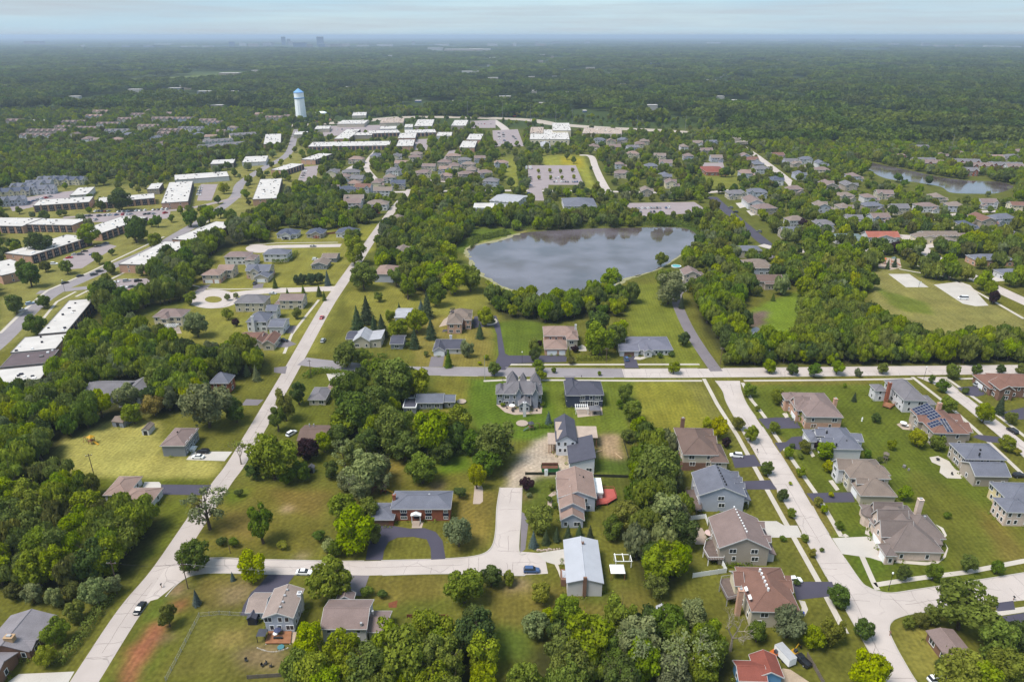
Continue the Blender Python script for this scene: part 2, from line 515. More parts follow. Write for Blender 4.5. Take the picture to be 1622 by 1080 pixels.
def _ground_mat():
    nt = M_GROUND.node_tree
    N, L = nt.nodes, nt.links
    b = N['Principled BSDF']
    b.inputs['Roughness'].default_value = 1.0
    b.inputs['Specular IOR Level'].default_value = 0.05
    at = N.new('ShaderNodeAttribute')
    at.attribute_name = 'tint'
    geo = N.new('ShaderNodeNewGeometry')
    def noise(sc, det, lo, hi, stretch=None):
        n = N.new('ShaderNodeTexNoise')
        n.inputs['Scale'].default_value = sc
        n.inputs['Detail'].default_value = det
        if stretch:
            mp = N.new('ShaderNodeMapping')
            mp.inputs['Scale'].default_value = stretch
            mp.inputs['Rotation'].default_value = (0, 0, 0.25)
            L.new(geo.outputs['Position'], mp.inputs['Vector'])
            L.new(mp.outputs['Vector'], n.inputs['Vector'])
        else:
            L.new(geo.outputs['Position'], n.inputs['Vector'])
        r = N.new('ShaderNodeMapRange')
        r.inputs['From Min'].default_value = 0.3
        r.inputs['From Max'].default_value = 0.7
        r.inputs['To Min'].default_value = lo
        r.inputs['To Max'].default_value = hi
        L.new(n.outputs['Fac'], r.inputs['Value'])
        return r.outputs['Result']
    def mul(a, c):
        m = N.new('ShaderNodeMath')
        m.operation = 'MULTIPLY'
        L.new(a, m.inputs[0])
        L.new(c, m.inputs[1])
        return m.outputs[0]
    k = mul(mul(noise(0.09, 5, 0.82, 1.2), noise(0.9, 5, 0.76, 1.24)), noise(0.35, 3, 0.9, 1.1, (1.0, 0.12, 1.0)))
    vm = N.new('ShaderNodeVectorMath')
    vm.operation = 'SCALE'
    L.new(at.outputs['Color'], vm.inputs[0])
    L.new(k, vm.inputs['Scale'])
    def stripes(rot, period):                    # mowing stripes
        mp = N.new('ShaderNodeMapping')
        mp.inputs['Rotation'].default_value = (0, 0, rot)
        L.new(geo.outputs['Position'], mp.inputs['Vector'])
        w = N.new('ShaderNodeTexWave')
        w.inputs['Scale'].default_value = 0.314 / period * 1.0
        w.inputs['Distortion'].default_value = 1.5
        w.inputs['Detail'].default_value = 1
        w.inputs['Detail Scale'].default_value = 0.3
        L.new(mp.outputs['Vector'], w.inputs['Vector'])
        return w.outputs['Fac']
    sm = N.new('ShaderNodeMix')
    L.new(noise(0.018, 1, -1.0, 2.0), sm.inputs['Factor'])
    L.new(stripes(0.05, 1.5), sm.inputs['A'])
    L.new(stripes(0.75, 1.7), sm.inputs['B'])
    sr = N.new('ShaderNodeMapRange')
    sr.inputs['To Min'].default_value = 0.93
    sr.inputs['To Max'].default_value = 1.07
    L.new(sm.outputs['Result'], sr.inputs['Value'])
    v9 = N.new('ShaderNodeVectorMath')
    v9.operation = 'SCALE'
    L.new(vm.outputs['Vector'], v9.inputs[0])
    L.new(sr.outputs['Result'], v9.inputs['Scale'])
    vm = v9
    dry = N.new('ShaderNodeMix')                 # patches of dry and of lusher grass
    dry.data_type = 'RGBA'
    dry.blend_type = 'MULTIPLY'
    L.new(noise(0.05, 6, 0.0, 1.0), dry.inputs['Factor'])
    L.new(vm.outputs['Vector'], dry.inputs['A'])
    dry.inputs['B'].default_value = (1.06, 1.0, 0.94, 1)
    L.new(dry.outputs['Result'], b.inputs['Base Color'])
_ground_mat()
def build_ground():
    xs = list(np.arange(-330, 330.1, 1.6))
    s = 1.6
    far = []
    while (far[-1] if far else 330) < 42000:
        s *= 1.16
        far.append((far[-1] if far else 330) + s)
    xs = [-v for v in far[::-1]] + xs + far
    ys = [-3000, -1500, -700, -300, -100, 20, 90] + list(np.arange(118, 480, 1.6))
    s = 1.6
    while ys[-1] < 42000:
        s = s * (1.035 if ys[-1] < 1500 else 1.12)
        ys.append(ys[-1] + s)
    X, Y = np.meshgrid(np.array(xs), np.array(ys))
    nx, ny = len(xs), len(ys)
    X, Y = X.ravel(), Y.ravel()
    me = bpy.data.meshes.new('ground')
    me.vertices.add(nx * ny)
    co = np.zeros((nx * ny, 3), np.float32)
    co[:, 0], co[:, 1] = X, Y
    me.vertices.foreach_set('co', co.ravel())
    i = np.arange((nx - 1) * (ny - 1))
    r, c = i // (nx - 1), i % (nx - 1)
    q = np.stack([r * nx + c, r * nx + c + 1, (r + 1) * nx + c + 1, (r + 1) * nx + c], 1).astype(np.int32)
    me.loops.add(q.size)
    me.polygons.add(len(q))
    me.loops.foreach_set('vertex_index', q.ravel())
    me.polygons.foreach_set('loop_start', (np.arange(len(q)) * 4).astype(np.int32))
    me.polygons.foreach_set('loop_total', np.full(len(q), 4, np.int32))
    # colours
    t = np.zeros((nx * ny, 4), np.float32)
    t[:, 3] = 1
    t[:, :3] = C(72, 88, 46)[:3]                # far: under the woods
    vis = Y > 60
    cc = np.maximum(Y * CP + CAMH * SP, 1)
    jx = X + rng.normal(0, 0.7, X.shape)
    jy = Y + rng.normal(0, 0.7, X.shape)
    px = IW / 2 + F * jx / cc
    py = IH / 2 - F * (jy * SP - CAMH * CP) / cc
    near = vis & (Y < 1250)
    GRASSK = np.array([0.86, 0.85, 0.60])
    t[near, :3] = np.array(C(112, 118, 62)[:3]) * GRASSK
    for poly, col in GP:
        m = near & inpoly(px, py, poly)
        t[m, :3] = np.array(C(*col)[:3]) * (GRASSK if col[1] >= col[0] - 16 and col[2] < col[1] * .8 else 1.0)
    m = (Y > 900) & inpoly(px, py, GP[-1][0])
    t[m, :3] = C(138, 152, 82)[:3]
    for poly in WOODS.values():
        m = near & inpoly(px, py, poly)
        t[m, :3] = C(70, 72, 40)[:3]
    # soften patch borders
    T = t.reshape(ny, nx, 4)
    for _ in range(2):
        T[1:-1, 1:-1] = (T[1:-1, 1:-1] * 2 + T[:-2, 1:-1] + T[2:, 1:-1] + T[1:-1, :-2] + T[1:-1, 2:]) / 6
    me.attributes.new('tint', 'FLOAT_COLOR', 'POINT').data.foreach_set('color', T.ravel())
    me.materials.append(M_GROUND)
    me.update()
    me.validate()
    struct(put('ground', me))
build_ground()

# ---------------------------------------------------------------- roads
Z1, Z2, Z3, Z4 = 0.012, 0.020, 0.028, 0.036
LEFT = [(100, 1130), (133, 1080), (206, 967), (258, 903), (310, 826), (352, 764), (383, 720), (457, 593), (513, 493), (537, 456), (562, 420), (590, 377), (622, 333), (650, 300)]
lw = smooth(wpts(LEFT), 6)
strip('road', lw, 7.1, Z1, M_CONC2, world=True, sm=False)
# cul-de-sac street with its stub
ST = [(262, 900), (285, 893), (334, 884), (420, 886.5), (540, 889), (640, 887), (705, 885), (745, 882), (768, 876), (780, 864), (785, 840), (787, 803), (792, 772),
      (827, 772), (825, 820), (822, 873), (862, 876), (868, 908), (816, 911), (710, 908), (585, 911), (440, 909), (350, 907), (318, 908), (295, 914), (275, 928), (250, 948), (225, 955)]
flat('road', ST, Z2, M_CONC)
kerb([(286, 892.5), (334, 883.5), (420, 886), (540, 888.6)])
kerb([(540, 888.6), (577, 888.2)])
kerb([(604, 887.6), (683, 885.6)])
kerb([(705, 884.8), (745, 881.6), (768, 875.6), (780, 863.6), (785, 840), (787, 803), (792, 772)])
kerb([(827, 772), (825, 820), (822, 873), (834, 876.3)])
kerb([(832, 910.8), (816, 911.3), (710, 908.4), (606, 911.2)])
kerb([(540, 911.5), (475, 910), (440, 909.4), (350, 907.4), (318, 908.4), (296, 914.5), (277, 928.5), (262, 945)])
# middle cross street: asphalt half, concrete half
MIDA = [(478, 572), (520, 577), (580, 583), (640, 586.5), (700, 588), (800, 589.3), (900, 590.3), (987, 591)]
MIDB = [(987, 591), (1060, 591), (1150, 590.3), (1300, 588.7), (1450, 587), (1640, 585)]
strip('road', MIDA, 9.0, 0.016, M_ASPH)
strip('road', MIDB, 9.4, 0.016, M_CONC)
mw = smooth(wpts(MIDA + MIDB[1:]))
for a, b in ((2, 27), (29, 33), (35, 60)):
    pass
def kerb_side(line, d, t0, t1):
    """Kerb beside a world line, for the part of it between photo columns t0 and t1."""
    o = [p for p in offset(line, d) if t0 <= P(*p)[0] <= t1]
    if len(o) > 1:
        kerb(o, world=True, sm=False)
for a, b in ((690, 760), (820, 985), (1010, 1108)):
    kerb_side(mw, 4.75, a, b)
kerb_side(mw, 4.85, 1178, 1440)
kerb_side(mw, 4.85, 1505, 1640)
for a, b in ((690, 790), (800, 990), (1012, 1110), (1140, 1640)):
    kerb_side(mw, -4.85, a, b)
# street of new houses on the right
R4 = [(1133, 603), (1145, 620), (1152, 640), (1197, 720), (1242, 795), (1259, 822), (1317, 928), (1337, 961), (1371, 1021), (1400, 1075), (1425, 1130),
      (1490, 1130), (1452, 1080), (1434, 1051), (1418, 1022), (1410, 1004), (1409, 990), (1418, 980), (1445, 972), (1500, 965), (1560, 957), (1640, 948),
      (1640, 904), (1540, 920), (1448, 934), (1412, 939), (1391, 936), (1376, 930), (1364, 921), (1334, 877), (1317, 852), (1297, 820), (1274, 780), (1237, 720), (1183, 640), (1175, 622), (1172, 603)]
flat('road', R4, Z2, M_CONC)
kerb([(1133, 603), (1145, 620), (1152, 640), (1186, 702)])
kerb([(1204, 733), (1219, 758)])
kerb([(1231, 778), (1242, 795), (1258, 821)])
kerb([(1270, 843), (1309, 913)])
kerb([(1326, 943), (1337, 961), (1371, 1021), (1400, 1075), (1425, 1130)])
kerb([(1490, 1130), (1452, 1080), (1434, 1051), (1418, 1022), (1410, 1004), (1409, 990), (1418, 980), (1445, 972), (1500, 965), (1560, 957)])
kerb([(1640, 904), (1540, 920), (1448, 934), (1412, 939), (1391, 936), (1376, 930), (1364, 921), (1338, 884)])
kerb([(1313, 846), (1297, 820), (1287, 801)])
kerb([(1273, 779), (1235, 717)])
kerb([(1223, 699), (1208, 676)])
kerb([(1198, 662), (1183, 640), (1175, 622), (1171, 607)])
R6 = [(1452, 597), (1479, 608), (1520, 638), (1570, 680), (1622, 724), (1680, 770), (1740, 770), (1680, 740), (1622, 700), (1549, 642), (1500, 605), (1497, 597)]
flat('road', R6, Z2, M_CONC)
kerb([(1463, 599), (1479, 608), (1520, 638), (1548, 661)])
kerb([(1572, 681), (1622, 724), (1680, 770)])
kerb([(1500, 603), (1518, 618)])
kerb([(1532, 629), (1570, 659), (1600, 682)])
# side lanes
strip('road', [(1135, 588), (1105, 545), (1086, 512), (1072, 478), (1074, 462)], 6.0, Z3, M_ASPH2)
strip('road', [(1128, 312), (1150, 332), (1180, 358), (1222, 392), (1250, 402)], 9.5, Z1, M_DARK)
strip('road', [(1205, 388), (1250, 397), (1330, 398), (1400, 396), (1450, 392), (1500, 386)], 8.5, Z2, M_CONC)
strip('road', [(1432, 372), (1452, 388), (1479, 407), (1519, 428), (1549, 443), (1602, 468), (1700, 512)], 10.5, Z1, M_CONC)
strip('road', [(918, 246), (936, 248), (943, 265), (952, 285), (967, 312)], 8.5, Z1, M_CONC)
strip('road', [(590, 305), (700, 303), (820, 302), (990, 304), (1100, 306), (1170, 300)], 7.5, Z2, M_CONC)
strip('road', [(-60, 590), (0, 541), (50, 490), (88, 462), (123, 446), (180, 421), (235, 398), (290, 367), (332, 342), (372, 312), (382, 290), (417, 267), (455, 245), (466, 218), (470, 205)], 10.0, Z1, M_ASPH)
strip('road', [(60, 463), (88, 461), (150, 455), (190, 456)], 7.0, Z2, M_ASPH)
strip('road', [(380, 312), (300, 330), (240, 335), (100, 345)], 7.0, Z2, M_LOT)
strip('highway', [(440, 200), (560, 193), (640, 186), (743, 186.5), (835, 190), (880, 197), (960, 203), (1060, 208), (1150, 217), (1190, 229)], 34.0, 0.0145, paving('pale_highway', C(206, 192, 178), 0))
strip('road', [(1150, 217), (1180, 235), (1205, 252), (1245, 283), (1260, 300)], 9.0, Z2, M_CONC)
strip('road', [(1622, 215), (1560, 222), (1480, 238)], 12.0, Z2, M_CONC)
strip('road', [(1380, 345), (1440, 352), (1500, 342), (1560, 335), (1640, 336)], 7.5, Z2, M_CONC)
strip('road', [(780, 190), (800, 205), (800, 222)], 14, Z2, M_CONC)
strip('road', [(545, 275), (565, 262), (600, 262), (640, 275), (680, 285), (740, 290)], 8, Z2, M_CONC)
strip('road', [(600, 235), (580, 262), (600, 290)], 7, Z1, M_CONC)
# turning circles
flat('road', ell(337, 473.5, 41, 15), Z2, M_CONC)
flat('grass_island', ell(338, 474.5, 13.5, 5), Z3 + .1, M_GRASSIS)
strip('road', [(365, 467), (400, 463), (450, 460), (530, 457)], 9.0, Z3, M_CONC)
flat('road', ell(410, 394, 21, 6.5), Z2, M_CONC)
strip('road', [(415, 392), (450, 390.5), (540, 389)], 8.5, Z3, M_CONC)
kerb([(372, 470), (360, 483), (337, 488.5), (310, 485), (298, 476), (306, 464), (337, 458.5), (365, 460)])
# tar-filled joints and cracks in the concrete
M_TAR = mat('tar_filler', C(158, 146, 142), .9, .15, 1)
def seams(px, half, z, every, seed):
    R_ = random.Random(seed)
    line = smooth(wpts(px), 8)
    m = MB()
    def bit(a, b, w):
        d = Vector((b[0] - a[0], b[1] - a[1], 0))
        if d.length < .05: return
        n = Vector((-d.y, d.x, 0)).normalized() * w / 2
        m.add([(a[0] + n.x, a[1] + n.y, z), (a[0] - n.x, a[1] - n.y, z), (b[0] - n.x, b[1] - n.y, z), (b[0] + n.x, b[1] + n.y, z)], [(0, 1, 2, 3)])
    run, off = 0.0, 0.0
    for i in range(len(line) - 1):
        a, b = line[i], line[i + 1]
        L = math.hypot(b[0] - a[0], b[1] - a[1])
        tx, ty = (b[0] - a[0]) / L, (b[1] - a[1]) / L
        s = 0.0
        while s < L:
            p = (a[0] + tx * s, a[1] + ty * s)
            q = (a[0] + tx * min(s + 1.5, L), a[1] + ty * min(s + 1.5, L))
            o2 = off + R_.uniform(-.12, .12)
            o2 = max(-.5, min(.5, o2))
            if math.sin(run * .11 + seed) > -.35:
                bit((p[0] + ty * off, p[1] - tx * off), (q[0] + ty * o2, q[1] - tx * o2), .11)
            off = o2
            if R_.random() < 1.5 / every:
                w0, w1 = -half, half
                if R_.random() < .45: w0 = R_.uniform(-.3, .3)
                sk = R_.uniform(-.6, .6)
                n = 5
                for k in range(n):
                    u0, u1 = w0 + (w1 - w0) * k / n, w0 + (w1 - w0) * (k + 1) / n
                    j0, j1 = sk * k / n + R_.uniform(-.12, .12), sk * (k + 1) / n + R_.uniform(-.12, .12)
                    bit((p[0] + ty * u0 + tx * j0, p[1] - tx * u0 + ty * j0), (p[0] + ty * u1 + tx * j1, p[1] - tx * u1 + ty * j1), R_.uniform(.08, .14))
            s += 1.5
            run += 1.5
    struct(m.build('tar_seam', M_TAR))
seams([(1157, 608), (1168, 640), (1217, 720), (1270, 808), (1340, 925), (1388, 1020), (1425, 1085)], 4.2, Z2 + .004, 9, 2)
seams([(1400, 965), (1450, 953), (1540, 938), (1630, 926)], 4.2, Z2 + .004, 9, 5)
seams([(990, 591), (1060, 591), (1150, 590.3), (1300, 588.7), (1450, 587), (1620, 585)], 4.3, Z1 + .009, 9, 7)
seams([(133, 1080), (206, 967), (255, 906)], 3.2, Z1 + .004, 14, 11)
seams([(312, 823), (352, 764), (383, 720), (457, 593), (505, 507)], 3.2, Z1 + .004, 12, 12)
seams([(340, 895), (540, 900), (700, 897), (775, 893), (840, 892)], 3.2, Z2 + .004, 16, 13)
seams([(805, 872), (806, 820), (810, 776)], 3.3, Z2 + .004, 10, 15)
seams([(1482, 604), (1520, 628), (1560, 662), (1622, 712)], 3.6, Z2 + .004, 9, 17)
# pavements (walks)
def walk(px, w=1.5, z=Z4):
    o = strip('pavement', px, w, z, M_WALK, sm=False)
    return o
walk([(820, 577.5), (1108, 577)], 1.6)
walk([(800, 577.3), (820, 577.5)], 1.8)
walk([(766, 603.5), (796, 602), (880, 602), (1000, 603), (1112, 603)], 1.6)
walk([(1178, 603), (1300, 602), (1445, 600)], 1.6)
walk([(1115, 600), (1136, 640), (1168, 690), (1205, 757), (1240, 820), (1295, 918), (1340, 1003)], 1.7)
walk([(1176, 606), (1190, 633), (1200, 645), (1215, 665), (1227, 688), (1262, 738), (1295, 785), (1333, 850)], 1.6)
walk([(1342, 850), (1336, 846)], 1.6)
walk([(1365, 880), (1385, 925), (1390, 934)], 1.6)
walk([(1386, 926), (1450, 916), (1530, 906), (1622, 888), (1660, 882)], 1.7)
walk([(1445, 597), (1500, 640), (1545, 680), (1600, 732), (1640, 770)], 1.6)
walk([(1497, 597), (1560, 642), (1622, 690), (1660, 716)], 1.6)
walk([(1520, 600), (1622, 597)], 1.6)
walk([(1560, 974), (1640, 962)], 1.8)
walk([(505, 475), (485, 500), (462, 530), (450, 560)], 1.5)
walk([(120, 470), (200, 430), (280, 385), (330, 350)], 1.8)
walk([(0, 528), (40, 490), (75, 460), (140, 432), (190, 408), (260, 375)], 1.8)
walk([(60, 515), (90, 478), (120, 462)], 1.6)
walk([(305, 452), (330, 457), (370, 458), (480, 456)], 1.4)
walk([(395, 388), (440, 385), (535, 384)], 1.4)
# park paths, court and car park
flat('ball_court', [(1407, 434), (1440, 434), (1471, 455), (1435, 455)], Z2, M_DRIVE)
flat('car_park', [(1479, 451), (1520, 446), (1537, 452), (1566, 484), (1545, 485), (1525, 481)], Z2, M_DRIVE)
walk([(1424, 426), (1450, 431), (1480, 435), (1505, 440), (1522, 448)], 1.8)
walk([(1448, 408), (1446, 418), (1470, 427), (1500, 437), (1525, 450), (1570, 475), (1622, 505)], 2.0)
# car parks in the middle distance
LOTS = [[(872, 262), (912, 262), (925, 293), (868, 293)], [(836, 262), (873, 262), (868, 300), (838, 300)], [(985, 322), (1100, 320), (1124, 336), (1020, 343)],
        [(185, 442), (232, 441), (262, 462), (215, 478), (180, 470)], [(130, 340), (215, 335), (270, 335), (268, 346), (200, 352), (130, 352)],
        [(100, 410), (165, 385), (185, 390), (130, 425), (95, 428)], [(318, 292), (345, 292), (335, 318), (312, 318)], [(510, 200), (610, 198), (620, 212), (512, 216)],
        [(780, 207), (820, 205), (830, 232), (782, 232)], [(745, 192), (785, 190), (785, 203), (745, 203)], [(640, 222), (680, 220), (676, 238), (645, 238)],
        [(835, 300), (858, 300), (862, 318), (838, 318)], [(10, 318), (90, 305), (140, 300), (130, 312), (20, 335)], [(1112, 258), (1145, 258), (1150, 272), (1116, 272)],
        [(480, 265), (505, 262), (500, 285), (470, 290)], [(700, 255), (712, 238), (722, 238), (716, 256)]]
for i_, q in enumerate(LOTS):
    flat('car_park', q, Z3 + .005 * (i_ % 2), M_LOT)
# driveways
for px, m in (
    ([(579, 887), (584, 860), (590, 840), (592, 831), (625, 833), (650, 837), (672, 836), (690, 842), (701, 856), (706, 885), (683, 886), (682, 868), (676, 854), (655, 850), (630, 851), (615, 858), (608, 872), (606, 887)], M_DARK),
    ([(255, 767), (335, 768), (324, 784), (256, 783)], M_DARK),
    ([(229, 763), (252, 763), (256, 768), (256, 772), (225, 772)], M_DRIVE),
    ([(295, 728), (305, 715), (368, 715), (356, 730)], M_DRIVE),
    ([(425, 910), (467, 910), (458, 922), (448, 935), (415, 955), (400, 975), (381, 974), (386, 958), (398, 938), (412, 925)], M_DARK),
    ([(540, 911), (585, 911), (574, 943), (536, 943)], M_ASPH2),
    ([(849, 876), (895, 869), (908, 874), (905, 893), (880, 894), (866, 890)], M_DRIVE),
    ([(812, 893), (818, 873), (826, 773)], M_CONC),
    ([(12, 1080), (30, 1067), (118, 1063), (100, 1095), (0, 1100)], M_DRIVE),
    ([(832, 870), (824, 875), (826, 810), (838, 818)], M_ASPH2),
    ([(783, 577), (790, 562), (787, 530), (782, 516), (745, 520), (700, 526), (702, 522), (730, 521), (748, 510), (752, 501), (786, 500), (792, 515), (800, 560), (806, 563), (898, 563), (897, 573), (810, 576), (800, 586), (790, 586)], M_DARK),
    ([(683, 565), (704, 563), (701, 581), (679, 581)], M_ASPH2),
    ([(987, 564), (1006, 563), (1012, 583), (990, 583)], M_DARK),
    ([(893, 596), (912, 596), (906, 602), (898, 604)], M_DARK),
    ([(800, 596), (822, 596), (820, 606), (806, 606)], M_DRIVE),
    ([(1228, 661), (1240, 661), (1262, 662), (1268, 678), (1215, 679), (1201, 663)], M_DARK),
    ([(1227, 701), (1245, 700), (1254, 692), (1275, 690), (1285, 708), (1268, 712), (1242, 710), (1236, 716)], M_DARK),
    ([(1277, 781), (1350, 779), (1354, 795), (1290, 796)], M_DARK),
    ([(1158, 722), (1195, 720), (1206, 738), (1164, 741)], M_DARK),
    ([(1175, 762), (1220, 760), (1231, 775), (1182, 775)], M_DARK),
    ([(1197, 825), (1230, 825), (1242, 832), (1263, 832), (1272, 851), (1216, 851)], M_DRIVE),
    ([(1255, 921), (1318, 921), (1325, 943), (1262, 950)], M_DARK),
    ([(1318, 852), (1382, 849), (1395, 862), (1421, 885), (1400, 890), (1378, 883), (1334, 877)], M_DRIVE),
    ([(1516, 614), (1535, 612), (1560, 610), (1572, 622), (1548, 628), (1530, 626)], M_DARK),
    ([(1540, 692), (1548, 688), (1585, 692), (1590, 702), (1565, 700)], M_DARK),
    ([(1580, 655), (1622, 645), (1622, 664), (1590, 664)], M_DARK),
    ([(1575, 955), (1605, 951), (1608, 965), (1580, 968)], M_DARK), ([(1588, 976), (1622, 970), (1622, 985), (1592, 985)], M_DARK),
    ([(390, 632), (418, 633), (408, 642), (382, 642)], M_ASPH2),
    ([(440, 516), (470, 516), (464, 528), (440, 526)], M_ASPH2), ([(430, 540), (455, 538), (470, 545), (455, 550), (430, 550)], M_ASPH2),
    ([(318, 453), (335, 450), (322, 462), (308, 463)], M_ASPH2), ([(402, 450), (418, 449), (416, 456), (400, 457)], M_ASPH2),
    ([(434, 582), (455, 580), (452, 592), (434, 590)], M_ASPH2), ([(517, 592), (545, 590), (552, 607), (525, 612)], M_DRIVE),
    ([(1082, 446), (1102, 440), (1104, 452), (1085, 462), (1064, 478), (1066, 462)], M_ASPH2),
    ([(1212, 405), (1228, 402), (1232, 408), (1218, 410)], M_ASPH2), ([(1552, 441), (1585, 438), (1590, 445), (1565, 447)], M_DRIVE),
    ([(1165, 322), (1185, 320), (1190, 326), (1172, 330)], M_DRIVE), ([(1182, 334), (1198, 332), (1204, 338), (1190, 342)], M_DRIVE)):
    flat('driveway', px, Z4 + 0.004, m)
# little paths, patios, beds
for nm, px, m in (
    ('footpath', [(652, 836), (654, 826), (671, 826), (668, 836)], M_PATIO), ('footpath', [(878, 893), (884, 905), (888, 917), (899, 919), (899, 915), (891, 912), (887, 903), (884, 893)], M_WALK),
    ('footpath', [(867, 805), (868, 785), (876, 778), (884, 778), (884, 782), (874, 786), (875, 805)], M_PATIO),
    ('patio', [(786, 641), (793, 635), (860, 636), (858, 655), (815, 657), (800, 653)], M_PATIO), ('patio', [(912, 646), (953, 643), (955, 657), (915, 661)], M_PATIO),
    ('patio', [(1420, 672), (1432, 667), (1452, 672), (1452, 682), (1430, 680)], M_PATIO), ('patio', [(1472, 724), (1486, 722), (1503, 730), (1512, 742), (1530, 752), (1522, 758), (1500, 757), (1488, 748), (1490, 738), (1476, 732)], M_WALK),
    ('patio', [(1090, 842), (1098, 835), (1112, 836), (1120, 850), (1116, 862), (1102, 862)], M_PATIO), ('footpath', [(1370, 845), (1372, 833), (1384, 830), (1392, 832), (1382, 836), (1376, 842), (1378, 849)], M_WALK),
    ('footpath', [(1421, 887), (1470, 890), (1492, 885), (1500, 868), (1497, 860), (1502, 868), (1498, 882), (1486, 892), (1465, 895), (1416, 891)], M_WALK),
    ('footpath', [(1492, 855), (1500, 848), (1494, 836), (1482, 830), (1490, 838), (1496, 848)], M_WALK),
    ('patio', [(703, 506), (716, 498), (728, 500), (712, 514), (695, 518)], M_PATIO), ('patio', [(255, 522), (262, 516), (284, 518), (288, 528), (262, 529)], M_PATIO),
    ('patio', [(915, 549), (922, 546), (930, 550), (929, 556), (917, 556)], M_WALK), ('footpath', [(1006, 565), (1020, 565), (1026, 562), (1028, 566), (1014, 570), (1004, 569)], M_WALK),
    ('footpath', [(1265, 950), (1275, 952), (1280, 965), (1275, 975), (1268, 975), (1270, 962)], M_WALK), ('footpath', [(1312, 761), (1319, 760), (1330, 775), (1324, 777)], M_WALK),
    ('footpath', [(1281, 715), (1286, 713), (1291, 722), (1286, 724)], M_WALK), ('footpath', [(1239, 655), (1246, 653), (1250, 660), (1244, 662)], M_WALK),
    ('stone_bed', [(749, 798), (752, 768), (759, 766), (765, 772), (765, 794), (760, 798)], M_PATIO), ('dirt_track', [(1018, 1085), (1210, 1085), (1240, 1058), (1252, 1060), (1290, 1085), (1240, 1110)], M_DIRT),
    ('mulch_bed', [(476, 1040), (484, 1042), (480, 1065), (472, 1065)], mat('red_mulch', C(142, 88, 64), 1, .2, 1, .05)), ('mulch_bed', [(615, 955), (630, 950), (628, 962), (616, 962)], MATS['red_mulch']),
    ('garden_bed', [(508, 1065), (533, 1065), (530, 1054), (511, 1054)], mat('bed_soil', C(105, 85, 65), 1, .25, 1, .05)),
    ('stone_ring', ell(774.5, 509, 13.5, 6), M_WALK), 
    ('patio', [(430, 1000), (420, 1018), (466, 1018), (470, 1000)], M_DIRT), ('playground_surface', [(1390, 415), (1400, 408), (1425, 410), (1428, 424), (1410, 428), (1392, 424)], M_PATIO)):
    flat(nm, px, Z4 + 0.009, m, clear=True)
flat('planting_island', ell(774.5, 509, 10.5, 4.2), Z4 + .08, mat('planting_soil', C(96, 100, 58), 1, .3, 1, .05))

# ---------------------------------------------------------------- water
M_WATER = bpy.data.materials.new('pond_water')
M_WATER.use_nodes = True
def _water():
    nt = M_WATER.node_tree
    b = nt.nodes['Principled BSDF']
    b.inputs['Base Color'].default_value = (0.082, 0.068, 0.078, 1)
    b.inputs['Roughness'].default_value = 0.07
    b.inputs['Specular IOR Level'].default_value = 0.5
    b.inputs['IOR'].default_value = 2.3
    geo = nt.nodes.new('ShaderNodeNewGeometry')
    no = nt.nodes.new('ShaderNodeTexNoise')
    no.inputs['Scale'].default_value = 0.9
    no.inputs['Detail'].default_value = 3
    nt.links.new(geo.outputs['Position'], no.inputs['Vector'])
    n2 = nt.nodes.new('ShaderNodeTexNoise')          # murk, plus cloud and tree reflections painted into colour and roughness
    n2.inputs['Scale'].default_value = 0.035
    n2.inputs['Detail'].default_value = 5
    nt.links.new(geo.outputs['Position'], n2.inputs['Vector'])
    rp = nt.nodes.new('ShaderNodeValToRGB')
    rp.color_ramp.elements[0].position = 0.38
    rp.color_ramp.elements[1].position = 0.62
    rp.color_ramp.elements[0].color = (0.070, 0.053, 0.050, 1)
    rp.color_ramp.elements[1].color = (0.135, 0.116, 0.132, 1)
    nt.links.new(n2.outputs['Fac'], rp.inputs['Fac'])
    nt.links.new(rp.outputs['Color'], b.inputs['Base Color'])
    r2 = nt.nodes.new('ShaderNodeMapRange')
    r2.inputs['From Min'].default_value = 0.35
    r2.inputs['From Max'].default_value = 0.65
    r2.inputs['To Min'].default_value = 0.03
    r2.inputs['To Max'].default_value = 0.16
    nt.links.new(n2.outputs['Fac'], r2.inputs['Value'])
    nt.links.new(r2.outputs['Result'], b.inputs['Roughness'])
    bp = nt.nodes.new('ShaderNodeBump')
    bp.inputs['Strength'].default_value = 0.12
    bp.inputs['Distance'].default_value = 0.08
    nt.links.new(no.outputs['Fac'], bp.inputs['Height'])
    nt.links.new(bp.outputs['Normal'], b.inputs['Normal'])
_water()
LAKE = [(742, 408), (738, 398), (748, 389), (790, 381), (818, 371), (860, 366), (940, 362), (1000, 361), (1060, 360), (1092, 364), (1104, 376), (1095, 392), (1070, 410), (1045, 426), (1000, 440),
        (975, 452), (940, 466), (905, 473), (870, 472), (830, 467), (800, 456), (770, 440), (750, 424)]
lakew = smooth(wpts(LAKE + LAKE[:1]), 6)[:-1]
sheet('lake', lakew, Z3, M_WATER)
POND = [(1356, 258), (1372, 256), (1400, 262), (1440, 270), (1480, 279), (1530, 286), (1580, 288), (1605, 296), (1580, 306), (1540, 307), (1505, 305), (1490, 296), (1450, 289), (1420, 286), (1395, 280), (1375, 268)]
sheet('pond', smooth(wpts(POND + POND[:1]), 5)[:-1], Z3, M_WATER)
sheet('pond', smooth(wpts([(1185, 525), (1200, 518), (1215, 536), (1250, 546), (1240, 556), (1215, 556), (1192, 545), (1185, 525)]), 4)[:-1], Z3, M_WATER)
